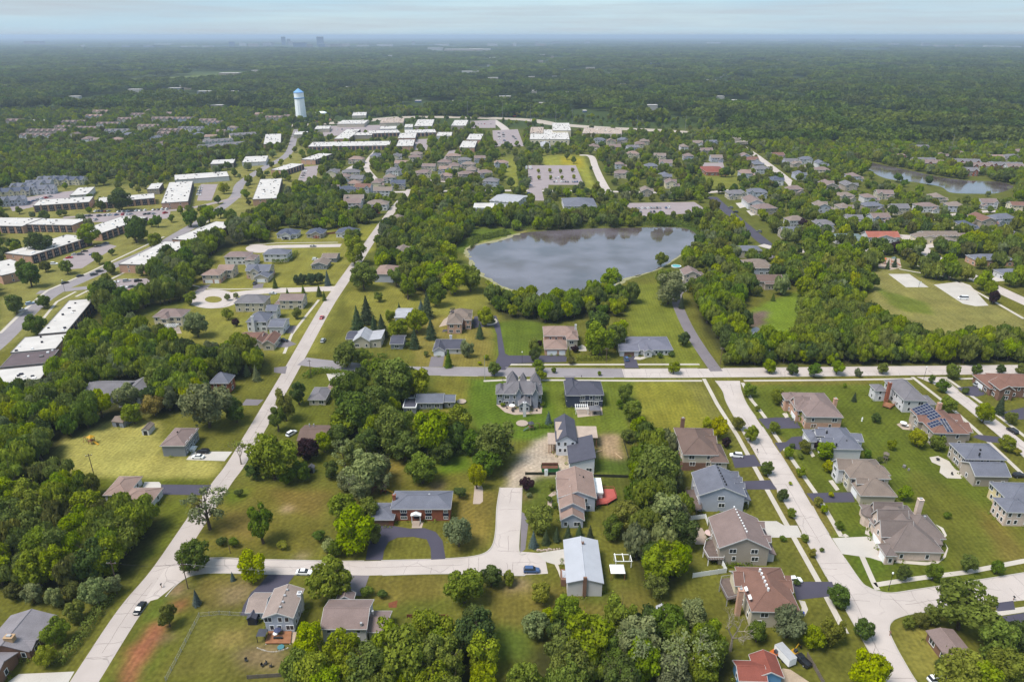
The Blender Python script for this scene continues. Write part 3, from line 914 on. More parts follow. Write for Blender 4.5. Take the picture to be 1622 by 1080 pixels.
# pale shallows and lily pads at the rims
M_RIM = mat('lake_shallows', C(172, 168, 130), 0.9, 0.25, 0.5, 0.1, fine=0.2)
M_REED = mat('reed_bed', C(82, 104, 48), 1.0, 0.3, 0.6, 0.05, fine=0.35)
def shore(line, w):
    n = len(line)
    lo = [offset(line, -w * random.uniform(.1, .6))[i] for i in range(n)]
    hi = [offset(line, w * random.uniform(.05, .7))[i] for i in range(n)]
    sheet('shallows', smooth(lo, 3) + smooth(hi, 3)[::-1], Z4, M_RIM)
shore(lakew[0:26], 5.0)
shore(lakew[82:-1], 4.0)
shore(lakew[60:84], 1.6)
# ================================================================ buildings
RECTS = []        # footprints in the world: (cx, cy, ux, uy, half x, half y) to keep wild trees off
M_WHITE = mat('white_trim', (0.78, 0.78, 0.79, 1), 0.6, 0.03, 1)
M_GLASS = mat('window_glass', (0.03, 0.035, 0.045, 1), 0.12, 0.2, 0.5, 0.6)
M_BRICKR = mat('red_brick', C(160, 98, 78, 1.3), 0.95, 0.10, 0.8, 0.1, fine=0.18)
M_BRICKO = mat('orange_brick', C(208, 166, 144, 1.3), 0.95, 0.10, 0.8, 0.1, fine=0.15)
M_BRICKB = mat('brown_brick', C(140, 108, 92, 1.3), 0.95, 0.10, 0.8, 0.1, fine=0.15)
M_BRICKP = mat('pink_brick', C(226, 204, 190, 1.3), 0.95, 0.08, 0.8, 0.1, fine=0.12)
M_BRICKT = mat('tan_brick', C(190, 158, 124, 1.3), 0.95, 0.08, 0.8, 0.1, fine=0.12)
M_WOOD = mat('deck_wood', C(176, 124, 92), 0.9, 0.15, 0.8, 0.1)
M_DECKG = mat('grey_deck', C(128, 112, 106), 0.9, 0.15, 0.8, 0.1)
M_REDDECK = mat('red_deck', C(206, 108, 100), 0.9, 0.08, 0.8, 0.1)
M_METAL = mat('pale_metal', C(200, 200, 205), 0.5, 0.05, 1, 0.5)
M_BLACK = mat('black_stuff', (0.02, 0.02, 0.022, 1), 0.6, 0.2, 1)
M_FLATROOF = mat('white_flat_roof', C(232, 226, 222), 0.9, 0.10, 0.15, 0.2, fine=0.08)
M_FLATROOF2 = mat('grey_flat_roof', C(120, 106, 110), 0.9, 0.15, 0.2, 0.2, fine=0.12)
M_NAVYPANEL = mat('dark_panel', C(60, 62, 80), 0.7, 0.1, 0.5)
M_HVAC = mat('rooftop_unit', C(150, 145, 145), 0.7, 0.15, 1)
M_SOLAR = mat('solar_cell', (0.012, 0.016, 0.05, 1), 0.15, 0.1, 1, 0.6)
WHITE = wall('white', 218, 216, 220); PALE = wall('pale_blue', 186, 190, 204); GREYW = wall('grey', 138, 142, 150)
BEIGE = wall('beige', 200, 190, 172); TAN = wall('tan', 176, 164, 152); CREAM = wall('cream', 224, 212, 184); NAVY = wall('navy', 66, 72, 92)
SLATEW = wall('slate', 150, 154, 168); BLUEW = wall('bright_blue', 96, 146, 186); YELLOW = wall('yellow', 226, 206, 160)
R_SLATE = roof('slate', 128, 130, 144); R_GREY = roof('grey', 138, 134, 140); R_DGREY = roof('dark_grey', 96, 96, 110); R_BROWN = roof('brown', 132, 110, 102)
R_TAN = roof('tan', 172, 146, 136); R_TAUPE = roof('taupe', 152, 136, 126); R_MAUVE = roof('mauve', 154, 134, 130); R_RUST = roof('rust', 146, 110, 98)
R_LIGHT = roof('light', 196, 196, 204); R_RED = roof('red', 158, 92, 80); R_ORANGE = roof('orange', 188, 116, 100); R_GREEN = roof('green', 124, 140, 140)
R_PLY = roof('plywood', 206, 186, 172); R_BLUE = roof('blue', 100, 106, 126)
R_WARM = roof('warm_grey', 158, 142, 134)

WINMESH = {}
def win_mesh(w, h, n):
    k = (round(w, 1), round(h, 1), n)
    if k not in WINMESH:
        b = MB()
        t = 0.13
        b.box(-w / 2 - t, -0.07, -h / 2 - t, w / 2 + t, 0.02, -h / 2).box(-w / 2 - t, -0.07, h / 2, w / 2 + t, 0.02, h / 2 + t)
        b.box(-w / 2 - t, -0.07, -h / 2, -w / 2, 0.02, h / 2).box(w / 2, -0.07, -h / 2, w / 2 + t, 0.02, h / 2)
        for i in range(1, n):
            x = -w / 2 + w * i / n
            b.box(x - 0.05, -0.06, -h / 2, x + 0.05, 0.02, h / 2)
        g = MB().box(-w / 2, -0.03, -h / 2, w / 2, 0.01, h / 2)
        both = bpy.data.meshes.new('window')
        both.from_pydata(b.v + g.v, [], b.f + [tuple(i + len(b.v) for i in f) for f in g.f])
        both.materials.append(M_WHITE)
        both.materials.append(M_GLASS)
        for p in both.polygons[len(b.f):]:
            p.material_index = 1
        WINMESH[k] = (b.mesh('window', M_WHITE), g.mesh('pane', M_GLASS), both)
    return WINMESH[k]
GARMESH = {}
def gar_mesh(w, h):
    k = (round(w, 1), round(h, 1))
    if k not in GARMESH:
        b = MB()
        for i in range(4):
            b.box(-w / 2, -0.06, h * i / 4 + 0.03, w / 2, 0.02, h * (i + 1) / 4 - 0.02)
        b.box(-w / 2 - 0.12, -0.03, 0, w / 2 + 0.12, 0.01, h + 0.12)
        GARMESH[k] = b.mesh('garage_door', M_WHITE)
    return GARMESH[k]
FACE = {'S': (0, lambda r: (None, r[1])), 'E': (math.pi / 2, None), 'W': (-math.pi / 2, None), 'N': (math.pi, None)}
def on_face(rect, face, u, z, ov=0.0):
    """Local position and turn for something on a wall; u runs from 0 to 1 along the wall."""
    x0, y0, x1, y1 = rect
    if face == 'S': return (x0 + (x1 - x0) * u, y0 - ov, z), 0.0
    if face == 'N': return (x0 + (x1 - x0) * u, y1 + ov, z), math.pi
    if face == 'E': return (x1 + ov, y0 + (y1 - y0) * u, z), math.pi / 2
    return (x0 - ov, y0 + (y1 - y0) * u, z), -math.pi / 2
def window(root, rect, face, u, z, w=1.1, h=1.4, n=1, mini=False):
    fm, gm, both = win_mesh(w, h, n)
    loc, rot = on_face(rect, face, u, z)
    if mini:
        return put('window', both, root, loc, rot)
    o = put('window', fm, root, loc, rot)
    put('pane', gm, o)
    return o
def B(p, e, r, t='h', **k):
    d = dict(p=p, e=e, r=r, t=t)
    d.update(k)
    return d
def roof_mesh(bk, x0, y0, x1, y1, e, r, t, rm, root, trim, caps=False):
    b = MB()
    th = 0.24
    if t == 'h':
        dx, dy = x1 - x0, y1 - y0
        if dx >= dy:
            i = dy / 2
            a, c = (x0 + i, (y0 + y1) / 2, e + r), (x1 - i, (y0 + y1) / 2, e + r)
            tops = [(0, 1, 5, 4), (1, 2, 5), (2, 3, 4, 5), (3, 0, 4)]
        else:
            i = dx / 2
            a, c = ((x0 + x1) / 2, y0 + i, e + r), ((x0 + x1) / 2, y1 - i, e + r)
            tops = [(0, 1, 4), (1, 2, 5, 4), (2, 3, 5), (3, 0, 4, 5)]
        b.add([(x0, y0, e), (x1, y0, e), (x1, y1, e), (x0, y1, e), a, c, (x0, y0, e - th), (x1, y0, e - th), (x1, y1, e - th), (x0, y1, e - th)],
              tops + [(6, 7, 1, 0), (7, 8, 2, 1), (8, 9, 3, 2), (9, 6, 0, 3), (9, 8, 7, 6)])
        if trim:
            g = MB()
            o = 0.045
            g.box(x0 - o, y0 - o, e - th - .02, x1 + o, y0, e + .02).box(x0 - o, y1, e - th - .02, x1 + o, y1 + o, e + .02)
            g.box(x0 - o, y0, e - th - .02, x0, y1, e + .02).box(x1, y0, e - th - .02, x1 + o, y1, e + .02)
            g.build('gutter', trim, root)
    elif t in ('gx', 'gy'):
        def pt(s, c, z):              # s along the ridge, c across
            return (s, c, z) if t == 'gx' else (c, s, z)
        s0, s1, c0, c1 = (x0, x1, y0, y1) if t == 'gx' else (y0, y1, x0, x1)
        cm = (c0 + c1) / 2
        prof = [(c0, e), (cm, e + r), (c1, e), (c1, e - th), (cm, e + r - th), (c0, e - th)]
        n = 6
        vs = [pt(s0, c, z) for c, z in prof] + [pt(s1, c, z) for c, z in prof]
        fs = [(i, (i + 1) % n, (i + 1) % n + n, i + n) for i in range(n)]
        fs += [(0, 1, 4, 5), (1, 2, 3, 4), (n, n + 5, n + 4, n + 1), (n + 1, n + 4, n + 3, n + 2)]
        b.add(vs, fs)
        if trim:
            g = MB()
            for s, d in ((s0, -0.07), (s1, 0.07)):
                pr = [(c0 - .05, e + .02), (cm, e + r + .03), (c1 + .05, e + .02), (c1 + .05, e - th - .08), (cm, e + r - th - .08), (c0 - .05, e - th - .08)]
                v2 = [pt(s, c, z) for c, z in pr] + [pt(s + d, c, z) for c, z in pr]
                g.add(v2, [(i, (i + 1) % n, (i + 1) % n + n, i + n) for i in range(n)] + [(0, 1, 4, 5), (1, 2, 3, 4), (n, n + 5, n + 4, n + 1), (n + 1, n + 4, n + 3, n + 2)])
            for c, d in ((c0, -0.07), (c1, 0.07)):
                q = [pt(s0, c, e - th), pt(s1, c + d, e + .02)]
                g.box(min(q[0][0], q[1][0]), min(q[0][1], q[1][1]), e - th - .02, max(q[0][0], q[1][0]), max(q[0][1], q[1][1]), e + .02)
            g.build('rake_trim', trim, root)
    elif t in ('sw', 'se', 'ss', 'sn'):           # shed roof, named by its LOW side
        zz = {'sw': (0, 1, 1, 0), 'se': (1, 0, 0, 1), 'ss': (0, 0, 1, 1), 'sn': (1, 1, 0, 0)}[t]
        q = [(x0, y0), (x1, y0), (x1, y1), (x0, y1)]
        b.add([(x, y, e + r * k) for (x, y), k in zip(q, zz)] + [(x, y, e + r * k - th) for (x, y), k in zip(q, zz)],
              [(0, 1, 2, 3), (7, 6, 5, 4), (4, 5, 1, 0), (5, 6, 2, 1), (6, 7, 3, 2), (7, 4, 0, 3)])
    elif t == 'oct':
        cx, cy, rr = (x0 + x1) / 2, (y0 + y1) / 2, max(x1 - x0, y1 - y0) / 2
        b.lathe([(rr, e - th), (rr, e), (0.05, e + r)], 8, cx, cy)
    else:                                          # flat, with a raised edge
        b.box(x0, y0, e - 0.35, x1, y1, e)
        g = MB()
        for q in ((x0 - .1, y0 - .1, x1 + .1, y0 + .2), (x0 - .1, y1 - .2, x1 + .1, y1 + .1), (x0 - .1, y0 + .2, x0 + .2, y1 - .2), (x1 - .2, y0 + .2, x1 + .1, y1 - .2)):
            g.box(q[0], q[1], e - 0.5, q[2], q[3], e + 0.12)
        g.build('roof_edge', bk.get('edge', M_WHITE), root)
    o = b.build('roof', rm, root)
    if caps:
        k = MB()
        up = Vector((0, 0, .03))
        def cap(p, q):
            k.rod(Vector(p) + up, Vector(q) + up, .13, n=4)
        if t == 'h':
            for p, q in (((x0, y0, e), a), ((x0, y1, e), a if (x1 - x0) >= (y1 - y0) else c), ((x1, y0, e), c if (x1 - x0) >= (y1 - y0) else a), ((x1, y1, e), c), (a, c)):
                cap(p, q)
        elif t == 'gx':
            cap((x0, (y0 + y1) / 2, e + r), (x1, (y0 + y1) / 2, e + r))
        elif t == 'gy':
            cap(((x0 + x1) / 2, y0, e + r), ((x0 + x1) / 2, y1, e + r))
        if k.v:
            k.build('ridge_cap', lighter(rm), o)
    return o
def lighter(m):
    n = m.name + '_ridge'
    if n not in MATS:
        q = m.copy()
        q.name = n
        for nd in q.node_tree.nodes:
            if nd.type == 'VECT_MATH' and nd.operation == 'SCALE':
                nd.inputs[0].default_value = [min(.8, v * 1.22) for v in nd.inputs[0].default_value]
        MATS[n] = q
    return MATS[n]
M_EAVE = mat('eave_trim', (0.5, 0.49, 0.49, 1), 0.7, 0.05, 1)
def house(name, label, lm, blocks, wm, rm, yaw=None, cat='house', trim=M_EAVE, mini=False, wins=True, group=None):
    if yaw is None:
        q = [W(*v, blocks[0]['e']) for v in blocks[0]['p']]
        u = q[1] - q[0] + (q[2] - q[3] if len(q) > 3 else Vector())
        v = (q[3] - q[0] + q[2] - q[1]) if len(q) > 3 else Vector()
        yaw = math.atan2(u.y, u.x) if u.length >= v.length else math.atan2(v.y, v.x) - math.pi / 2
    else:
        yaw = RAD(yaw)
    cs, sn = math.cos(yaw), math.sin(yaw)
    p0 = [W(*q, blocks[0]['e']) for q in blocks[0]['p']]
    cx, cy = sum(p.x for p in p0) / len(p0), sum(p.y for p in p0) / len(p0)
    def loc(px, py, z):
        p = W(px, py, z)
        dx, dy = p.x - cx, p.y - cy
        return (dx * cs + dy * sn, -dx * sn + dy * cs)
    first = [loc(*q, blocks[0]['e']) for q in blocks[0]['p']]
    mx, my = (min(q[0] for q in first) + max(q[0] for q in first)) / 2, (min(q[1] for q in first) + max(q[1] for q in first)) / 2
    cx, cy = cx + mx * cs - my * sn, cy + mx * sn + my * cs
    root = thing(name, label, cat, (cx, cy, 0), yaw, group)
    root_info = dict(root=root, loc=loc, rects=[], yaw=yaw)
    pc = P(cx, cy, blocks[0]['e'] / 2)
    if lm:
        landmark(lm, *pc)
    for bk in blocks:
        q = [loc(*v, bk['e']) for v in bk['p']]
        x0, x1 = min(v[0] for v in q), max(v[0] for v in q)
        y0, y1 = min(v[1] for v in q), max(v[1] for v in q)
        if bk['t'] == 'f' and len(q) == 4:         # a slanting quad: take its middle lines
            mx_, my_ = sum(v[0] for v in q) / 4, sum(v[1] for v in q) / 4
            hx_, hy_ = sum(abs(v[0] - mx_) for v in q) / 4, sum(abs(v[1] - my_) for v in q) / 4
            x0, x1, y0, y1 = mx_ - hx_, mx_ + hx_, my_ - hy_, my_ + hy_
        e, r, t, z0 = bk['e'], bk['r'], bk['t'], bk.get('z0', 0.0)
        if cy > 330 and cat == 'house' and t != 'f' and not mini:
            y1 = min(y1, y0 + 12.5)
        wmm, rmm = bk.get('wall', wm), bk.get('roof', rm)
        ov = bk.get('ov', 0.08 if t == 'f' else 0.42)
        th = 0.24
        w = (x0 + ov, y0 + ov, x1 - ov, y1 - ov)
        b = MB()
        if t in ('gx', 'gy'):
            s0, s1, c0, c1 = (w[0], w[2], w[1], w[3]) if t == 'gx' else (w[1], w[3], w[0], w[2])
            half = (y1 - y0 if t == 'gx' else x1 - x0) / 2
            ze = e + r * ov / half - th - .01
            cm, za = (c0 + c1) / 2, e + r - th - .01
            prof = [(c0, z0), (c1, z0), (c1, ze), (cm, za), (c0, ze)]
            vs = [((s, c, z) if t == 'gx' else (c, s, z)) for s in (s0, s1) for c, z in prof]
            b.add(vs, [(0, 1, 2, 3, 4), (9, 8, 7, 6, 5)] + [(i, (i + 1) % 5, (i + 1) % 5 + 5, i + 5) for i in (1, 4)])
        elif t in ('sw', 'se', 'ss', 'sn') and not bk.get('open'):
            zz = {'sw': (0, 1, 1, 0), 'se': (1, 0, 0, 1), 'ss': (0, 0, 1, 1), 'sn': (1, 1, 0, 0)}[t]
            c4 = [(w[0], w[1]), (w[2], w[1]), (w[2], w[3]), (w[0], w[3])]
            b.add([(x, y, z0) for x, y in c4] + [(x, y, e + r * k - th) for (x, y), k in zip(c4, zz)],
                  [(0, 1, 5, 4), (1, 2, 6, 5), (2, 3, 7, 6), (3, 0, 4, 7)])
        elif t == 'oct':
            rr = max(x1 - x0, y1 - y0) / 2 - ov
            b.lathe([(rr, z0), (rr, e - th)], 8, (x0 + x1) / 2, (y0 + y1) / 2)
        elif bk.get('open'):
            for xx in np.linspace(w[0], w[2], 4):
                for yy in (w[1], w[3]):
                    MB().box(xx - .12, yy - .12, 0, xx + .12, yy + .12, e - th + (r * (yy - y0) / (y1 - y0) if t == 'ss' else 0)).build('post', wmm, root)
        else:
            b.box(*w[:2], z0, *w[2:], e - th)
        if b.v:
            b.build('wall', wmm, root)
        if bk.get('base'):
            mb, hh = bk['base']
            o = 0.03
            MB().box(w[0] - o, w[1] - o, 0, w[2] + o, w[3] + o, hh).build('brick_base', mb, root)
            w2 = w
        roof_mesh(bk, x0, y0, x1, y1, e, r, t, rmm, root, bk.get('trim', trim), not mini and cy < 420)
        root_info['rects'].append((w, e, z0))
        RECTS.append((cx + ((x0 + x1) / 2) * cs - ((y0 + y1) / 2) * sn, cy + ((x0 + x1) / 2) * sn + ((y0 + y1) / 2) * cs, cs, sn, (x1 - x0) / 2, (y1 - y0) / 2, e))
        if wins and bk.get('win', True) and not bk.get('open') and t != 'oct':
            faces = bk.get('faces') or ('S' + ('E' if cx < 30 else '') + ('W' if cx > -30 else ''))
            fl = bk.get('fl') or (2 if e - z0 > 4.4 else 1)
            zb = z0 + (1.55 if e - z0 < 6.2 else 1.55 + (e - z0 - 5.6))
            if z0 > 2: zb = z0 + (e - z0) * 0.5 + .1
            for f in faces:
                L = (w[2] - w[0]) if f in 'SN' else (w[3] - w[1])
                n = bk.get('n' + f, max(1, int(L / (3.4 if f == 'S' else 4.6)))) if L > 2.2 else 0
                for k in range(fl):
                    for i in range(n):
                        u = (i + 0.5) / n + random.uniform(-.06, .06)
                        dbl = random.random() < (0.45 if L / max(n, 1) > 3 else 0.2)
                        off = 0.04 if bk.get('base') and zb + 2.75 * k < bk['base'][1] + .8 else 0.0
                        if z0 > 2:
                            window(root, w, f, 0.5, zb, 0.8, 0.8, 1, mini)
                        else:
                            ww = window(root, w, f, u, zb + 2.75 * k, 1.9 if dbl else 0.95, 1.35 if k else 1.45, 2 if dbl else 1, mini)
        for g in bk.get('gar', ()):
            f, u, gw = g[:3]
            L, rot = on_face(w, f, u, 0.02, 0.035 if bk.get('base') else 0.0)
            o = put('garage_door', gar_mesh(gw, 2.2), root, L, rot)
            if len(g) > 3:
                o.material_slots[0].link = 'OBJECT'
                o.material_slots[0].material = g[3]
        for f, u in bk.get('door', ()):
            L, rot = on_face(w, f, u, 0.0)
            put('door', MB().box(-.5, -.06, 0, .5, .02, 2.1).mesh('door', bk.get('doorm', M_WOOD)), root, L, rot)
    return root_info
def chimney(h, px, py, ztop, w=1.0, d=0.8, m=M_BRICKR, z0=0.0):
    """Chimney whose top shows at the pixel."""
    x, y = h['loc'](px, py, ztop)
    b = MB().box(x - w / 2, y - d / 2, z0, x + w / 2, y + d / 2, ztop - .15).box(x - w / 2 - .1, y - d / 2 - .1, ztop - .15, x + w / 2 + .1, y + d / 2 + .1, ztop)
    o = b.build('chimney', m, h['root'])
    MB().box(x - w / 4, y - d / 4, ztop, x + w / 4, y + d / 4, ztop + .35).build('flue', M_METAL, o)
def bits(h, spots, z, m=M_METAL, nm='roof_vent', s=0.28):
    """Small roof vents at pixels."""
    for px, py in spots:
        x, y = h['loc'](px, py, z)
        MB().box(x - s, y - s, z - .9, x + s, y + s, z + .28).build(nm, m, h['root'])
def deck(h, px, z, m, rail=True, rm=M_WHITE, under=True):
    q = [h['loc'](*v, z) for v in px]
    o = MB().prism(q, z - .2, z).build('deck', m, h['root'])
    cxx, cyy = sum(v[0] for v in q) / len(q), sum(v[1] for v in q) / len(q)
    for x, y in q:
        x, y = cxx + (x - cxx) * .96, cyy + (y - cyy) * .96
        MB().box(x - .1, y - .1, 0, x + .1, y + .1, z - .2).build('post', rm, o)
    if rail:
        g = MB()
        n = len(q)
        for i in range(n):
            a, b = Vector((*q[i], 0)), Vector((*q[(i + 1) % n], 0))
            if (a + b).length and ((a + b) / 2 - Vector(h_c(h))).length < h.get('skip', 0):
                continue
            g.rod((a.x, a.y, z + 1.0), (b.x, b.y, z + 1.0), .06, n=4)
            L = (b - a).length
            for k in range(int(L / .45) + 1):
                c = a + (b - a) * (k / max(1, int(L / .45)))
                g.rod((c.x, c.y, z), (c.x, c.y, z + 1.0), .035, n=4)
        g.build('railing', rm, o)
    return o
def h_c(h):
    w = h['rects'][0][0]
    return ((w[0] + w[2]) / 2, (w[1] + w[3]) / 2, 0)

# ---------------------------------------------------------------- the near houses, left of the stub street
h = house('brick_house', 'raised brick ranch house with grey hip roof behind a horseshoe drive', 'the brick ranch house with horseshoe drive',
    [B([(618, 806), (714, 806), (716, 777)], 4.9, 1.9, win=False), B([(582, 823), (624, 823), (588, 796)], 2.7, 1.3, win=False, gar=[('S', .55, 4.2, M_BRICKB)])], M_BRICKR, R_SLATE, 0)
wr = h['rects'][0][0]
for u in (.2, .63, .93):
    for z in (1.2, 3.7):
        window(h['root'], wr, 'S', u, z, 1.9 if u < .9 else 1.2, .95, 3)
    L_, _r = on_face(wr, 'S', u, 2.45, 0.0)
    MB().box(-.95, -.05, -.6, .95, .01, .6).build('dark_panel', M_NAVYPANEL, h['root'], L_)
L_, _r = on_face(wr, 'S', .42, 0, 0)
MB().box(-.9, -.06, .9, .9, .01, 3.4).build('front_door', M_NAVYPANEL, h['root'], L_)
pr = MB()
pr.box(-1.6, -1.5, 2.9, 1.6, .05, 3.05).add([(-1.7, -1.6, 3.05), (1.7, -1.6, 3.05), (0, -1.6, 3.9), (-1.7, .1, 3.05), (1.7, .1, 3.05), (0, .1, 3.9)], [(0, 1, 2), (0, 2, 5, 3), (1, 4, 5, 2), (3, 5, 4)])
pr.box(-1.45, -1.4, 0, -1.25, -1.2, 2.9).box(1.25, -1.4, 0, 1.45, -1.2, 2.9)
pr.build('porch', M_WHITE, h['root'], L_)
st = MB()
for k in range(5):
    st.box(-1.2, -1.6 - .38 * k, 0, 1.2, -1.2 - .38 * k, .9 - .18 * k)
st.build('step', M_PATIO, h['root'], L_)
chimney(h, 624, 783, 7.2, 1.0, .9)
bits(h, [(680, 783)], 6.4)
h = house('white_house', 'two-storey white house with tan gable roof and wooden back deck by the corner lot', 'the white house with wooden deck',
    [B([(414.7, 978.3), (464.7, 977.5), (482, 932)], 5.3, 1.7, 'gy', nS=3, nE=3), B([(391, 970), (419, 969), (403, 938)], 2.8, 1.5, 'gx')], PALE, roof('pale_tan', 176, 158, 150), 0)
bits(h, [(455, 934), (451, 943), (448, 953), (444, 961)], 6.9)
chimney(h, 474, 938, 6.6, 1.0, 1.2, WHITE)
deck(h, [(425, 999), (462, 999), (460, 1018), (420, 1018)], .5, M_WOOD, rail=False)
h = house('white_house', 'white two-storey house with brown gable roof and side wing below the cul-de-sac street', 'the brown-roofed white house below the street',
    [B([(507, 995), (581, 996), (584, 949)], 5.2, 2.2, 'gx', nS=3), B([(581, 1001), (614, 1001), (618, 967)], 3.1, 1.5, 'gx'), B([(532, 951), (560, 951), (562, 938)], 4.0, 1.6, 'gy')], WHITE, R_MAUVE, 0)
bits(h, [(572, 987), (590, 968)], 6.2)
h = house('ranch_house', 'low brick ranch house with weathered grey roof at the bottom left corner', 'the grey ranch house at bottom left',
    [B([(16, 975), (76, 974), (46, 1032)], 3.0, 2.3, 'gy'), B([(-60, 1032), (28, 1034), (-90, 1082)], 3.0, 2.0, 'gx'), B([(40, 1008), (66, 1008), (50, 1030)], 2.9, 1.0, 'gx')], M_BRICKB, roof('weathered', 156, 150, 156), 0, trim=None)
chimney(h, 14, 1007, 6.2, 2.2, 1.4, M_BRICKT)
h = house('metal_roof_house', 'white two-storey house with pale metal gable roof and tall brown chimney', 'the white metal-roofed house',
    [B([(893, 855), (947, 855), (955, 923), (897, 923)], 5.0, 1.4, 'gy', win=False, trim=None), B([(891, 914), (903, 914), (892, 903)], 2.6, .4, 'h', wall=M_BRICKB, open=True)], WHITE, mat('pale_metal_roof', C(206, 208, 218), .55, .05, .3, .4), -1, trim=None)
w_ = h['rects'][0][0]
L_, _r = on_face(w_, 'S', .5, 0, 0)
MB().box(-.55, -.5, 0, .45, .02, 7.0).build('chimney', M_BRICKB, h['root'], L_)
MB().box(w_[0] - 1.6, w_[3] - 14.0, 0, w_[0] + .05, w_[3] - 9.5, 2.5).build('wall', M_BRICKB, h['root'])
chimney(h, 923, 858, 7.0, .6, .6, M_BRICKB)
window(h['root'], w_, 'W', .3, 3.9, 1.8, 1.2, 2); window(h['root'], w_, 'W', .75, 3.9, 1.2, 1.2, 1)
h = house('grey_house', 'pale grey house with tan stepped gables beside a red deck', 'the stepped-gable house with red deck',
    [B([(883, 750), (938, 748), (945, 788), (884, 788)], 5.6, 2.6, 'gy', nS=2), B([(884, 778), (928, 806), (887, 806)], 5.1, 2.4, 'gy', nS=1), B([(886, 802), (926, 824)], 3.3, 2.4, 'gy'),
     B([(880, 756), (900, 756), (884, 776)], 5.5, 2.0, 'gx', win=False), B([(935, 780), (955, 780), (938, 757)], 3.2, .5, 'f', wall=WHITE, roof=mat('sunroom_roof', (.75, .75, .75, 1), .6))], PALE, R_TAN, -1)
bits(h, [(918, 753), (924, 755), (916, 760)], 7.4, M_BLACK, s=.2)
deck(h, [(944, 799), (955, 774), (972, 774), (977, 788), (962, 797)], .9, M_REDDECK, rm=M_REDDECK)
M_WRAP = wall('house_wrap', 226, 226, 232)
h = house('unfinished_house', 'unfinished house in white building wrap with plywood dormers and dark shingles', 'the unfinished house in white wrap',
    [B([(878, 672), (910, 664), (913, 696), (882, 699)], 6.4, 2.6, 'gy', nS=3, trim=None), B([(901, 734), (943, 730), (913, 697)], 4.4, 2.6, 'sw', trim=None, nS=2),
     B([(880, 682), (893, 680), (881, 672)], 7.0, 1.2, 'ss', roof=R_PLY, z0=5.5, win=False), B([(882, 695), (897, 694), (884, 685)], 7.0, 1.2, 'ss', roof=R_PLY, z0=5.5, win=False),
     B([(913, 689), (947, 693), (944, 678)], 4.6, .9, 'ss', roof=R_PLY, open=True, wall=M_WOOD), B([(868, 703), (883, 698), (870, 688)], 4.2, .8, 'ss', roof=R_PLY, open=True, wall=M_WOOD)], M_WRAP, R_DGREY, -1)
h = house('grey_mansion', 'large slate-grey house with steep gables and a round-fronted sunroom', 'the slate-grey gabled mansion',
    [B([(797, 623), (858, 624), (858, 607)], 6.0, 3.6, 'h', nS=5), B([(785, 624), (799, 624), (800, 610)], 5.4, 2.0, 'h'),
     B([(817, 624.5), (827, 624.5), (826, 614)], 6.6, 3.0, 'gy', nS=1), B([(843, 625.5), (853, 625.5), (853, 615)], 6.6, 3.0, 'gy', nS=1),
     B([(802, 609), (821, 609), (821, 598)], 7.0, 4.6, 'h', win=False), B([(823, 607), (834, 607), (834, 599)], 7.0, 3.6, 'h', win=False), B([(840, 608), (856, 608), (856, 599)], 7.0, 4.0, 'h', win=False),
     B([(821, 642), (841, 642), (839, 630)], 3.4, 2.0, 'gy', nS=2)], SLATEW, R_GREY, 0)
chimney(h, 831, 637, 6.6, 1.3, .9, WHITE)
h = house('navy_house', 'navy blue two-storey house with dark hip roof and white window frames', 'the navy blue house',
    [B([(896, 625.5), (954, 625), (952, 606), (893, 604)], 6.0, 3.4, 'h', win=False), B([(897, 626.2), (920, 626.2), (915, 603)], 6.02, 2.8, 'h', win=False)], NAVY, R_DGREY, 0)
w_ = h['rects'][0][0]
for u, ww, n in ((.1, 1.9, 2), (.42, 2.5, 3), (.68, 1.2, 1), (.86, 2.2, 3)):
    window(h['root'], w_, 'S', u, 4.55, ww, 1.5, n)
for u, ww, n, hh in ((.15, 2.3, 2, 1.8), (.42, 2.9, 3, 1.9), (.66, 2.0, 2, 2.3), (.83, 1.6, 2, 1.4)):
    window(h['root'], w_, 'S', u, 1.7, ww, hh, n)
MB().box(w_[0] - .05, w_[1] - .05, 2.9, w_[2] + .05, w_[1], 3.15).build('band_trim', M_WHITE, h['root'])
bits(h, [(939, 610)], 8.0, s=.2)
house('grey_house', 'long low grey-roofed house half hidden behind the big maple clump', 'the low grey house behind the maples',
    [B([(660, 638), (702, 638), (662, 623)], 3.2, 2.0, 'gx'), B([(702, 636.5), (721, 636), (720, 625)], 3.1, 1.7, 'gx'), B([(638, 645), (659, 644), (660, 630)], 3.0, .3, 'f', roof=R_DGREY), B([(642, 630), (656, 630), (656, 618)], 3.2, .3, 'f', roof=R_DGREY)], GREYW, roof('blue_grey', 124, 128, 142), 0)
house('tan_house', 'small tan-roofed house behind the hedge at the street corner', 'the small tan-roofed corner house', [B([(517, 617), (551, 617), (545, 604)], 3.0, 1.5, 'h'), B([(487, 633), (516, 633), (517, 613)], 2.9, 1.4, 'h', roof=R_GREY)], BEIGE, R_TAN, 0)
h = house('brown_house', 'small brown-roofed house under dark trees above the outlined lot', 'the small dark brown-roofed house', [B([(470, 697), (516, 698), (519, 673)], 3.0, 1.6, 'gx')], M_BRICKB, R_BROWN, 0, trim=None)
bits(h, [(490, 672), (497, 672)], 4.6, s=.2)
h = house('grey_house', 'blue-grey house with dark hip roof and concrete drive on the left road', 'the blue-grey hip-roofed house', [B([(253, 706), (292.5, 706), (314, 677.5)], 4.8, 2.0, 'h', nS=0, nE=4)], GREYW, R_MAUVE, 0)
bits(h, [(281, 684)], 6.8, M_BLACK, s=.2)
w_ = h['rects'][0][0]
L_, _r = on_face(w_, 'E', .35, 0, 0)
sb = MB().box(-1.2, -1.6, 0, 1.2, 0, 1.2)
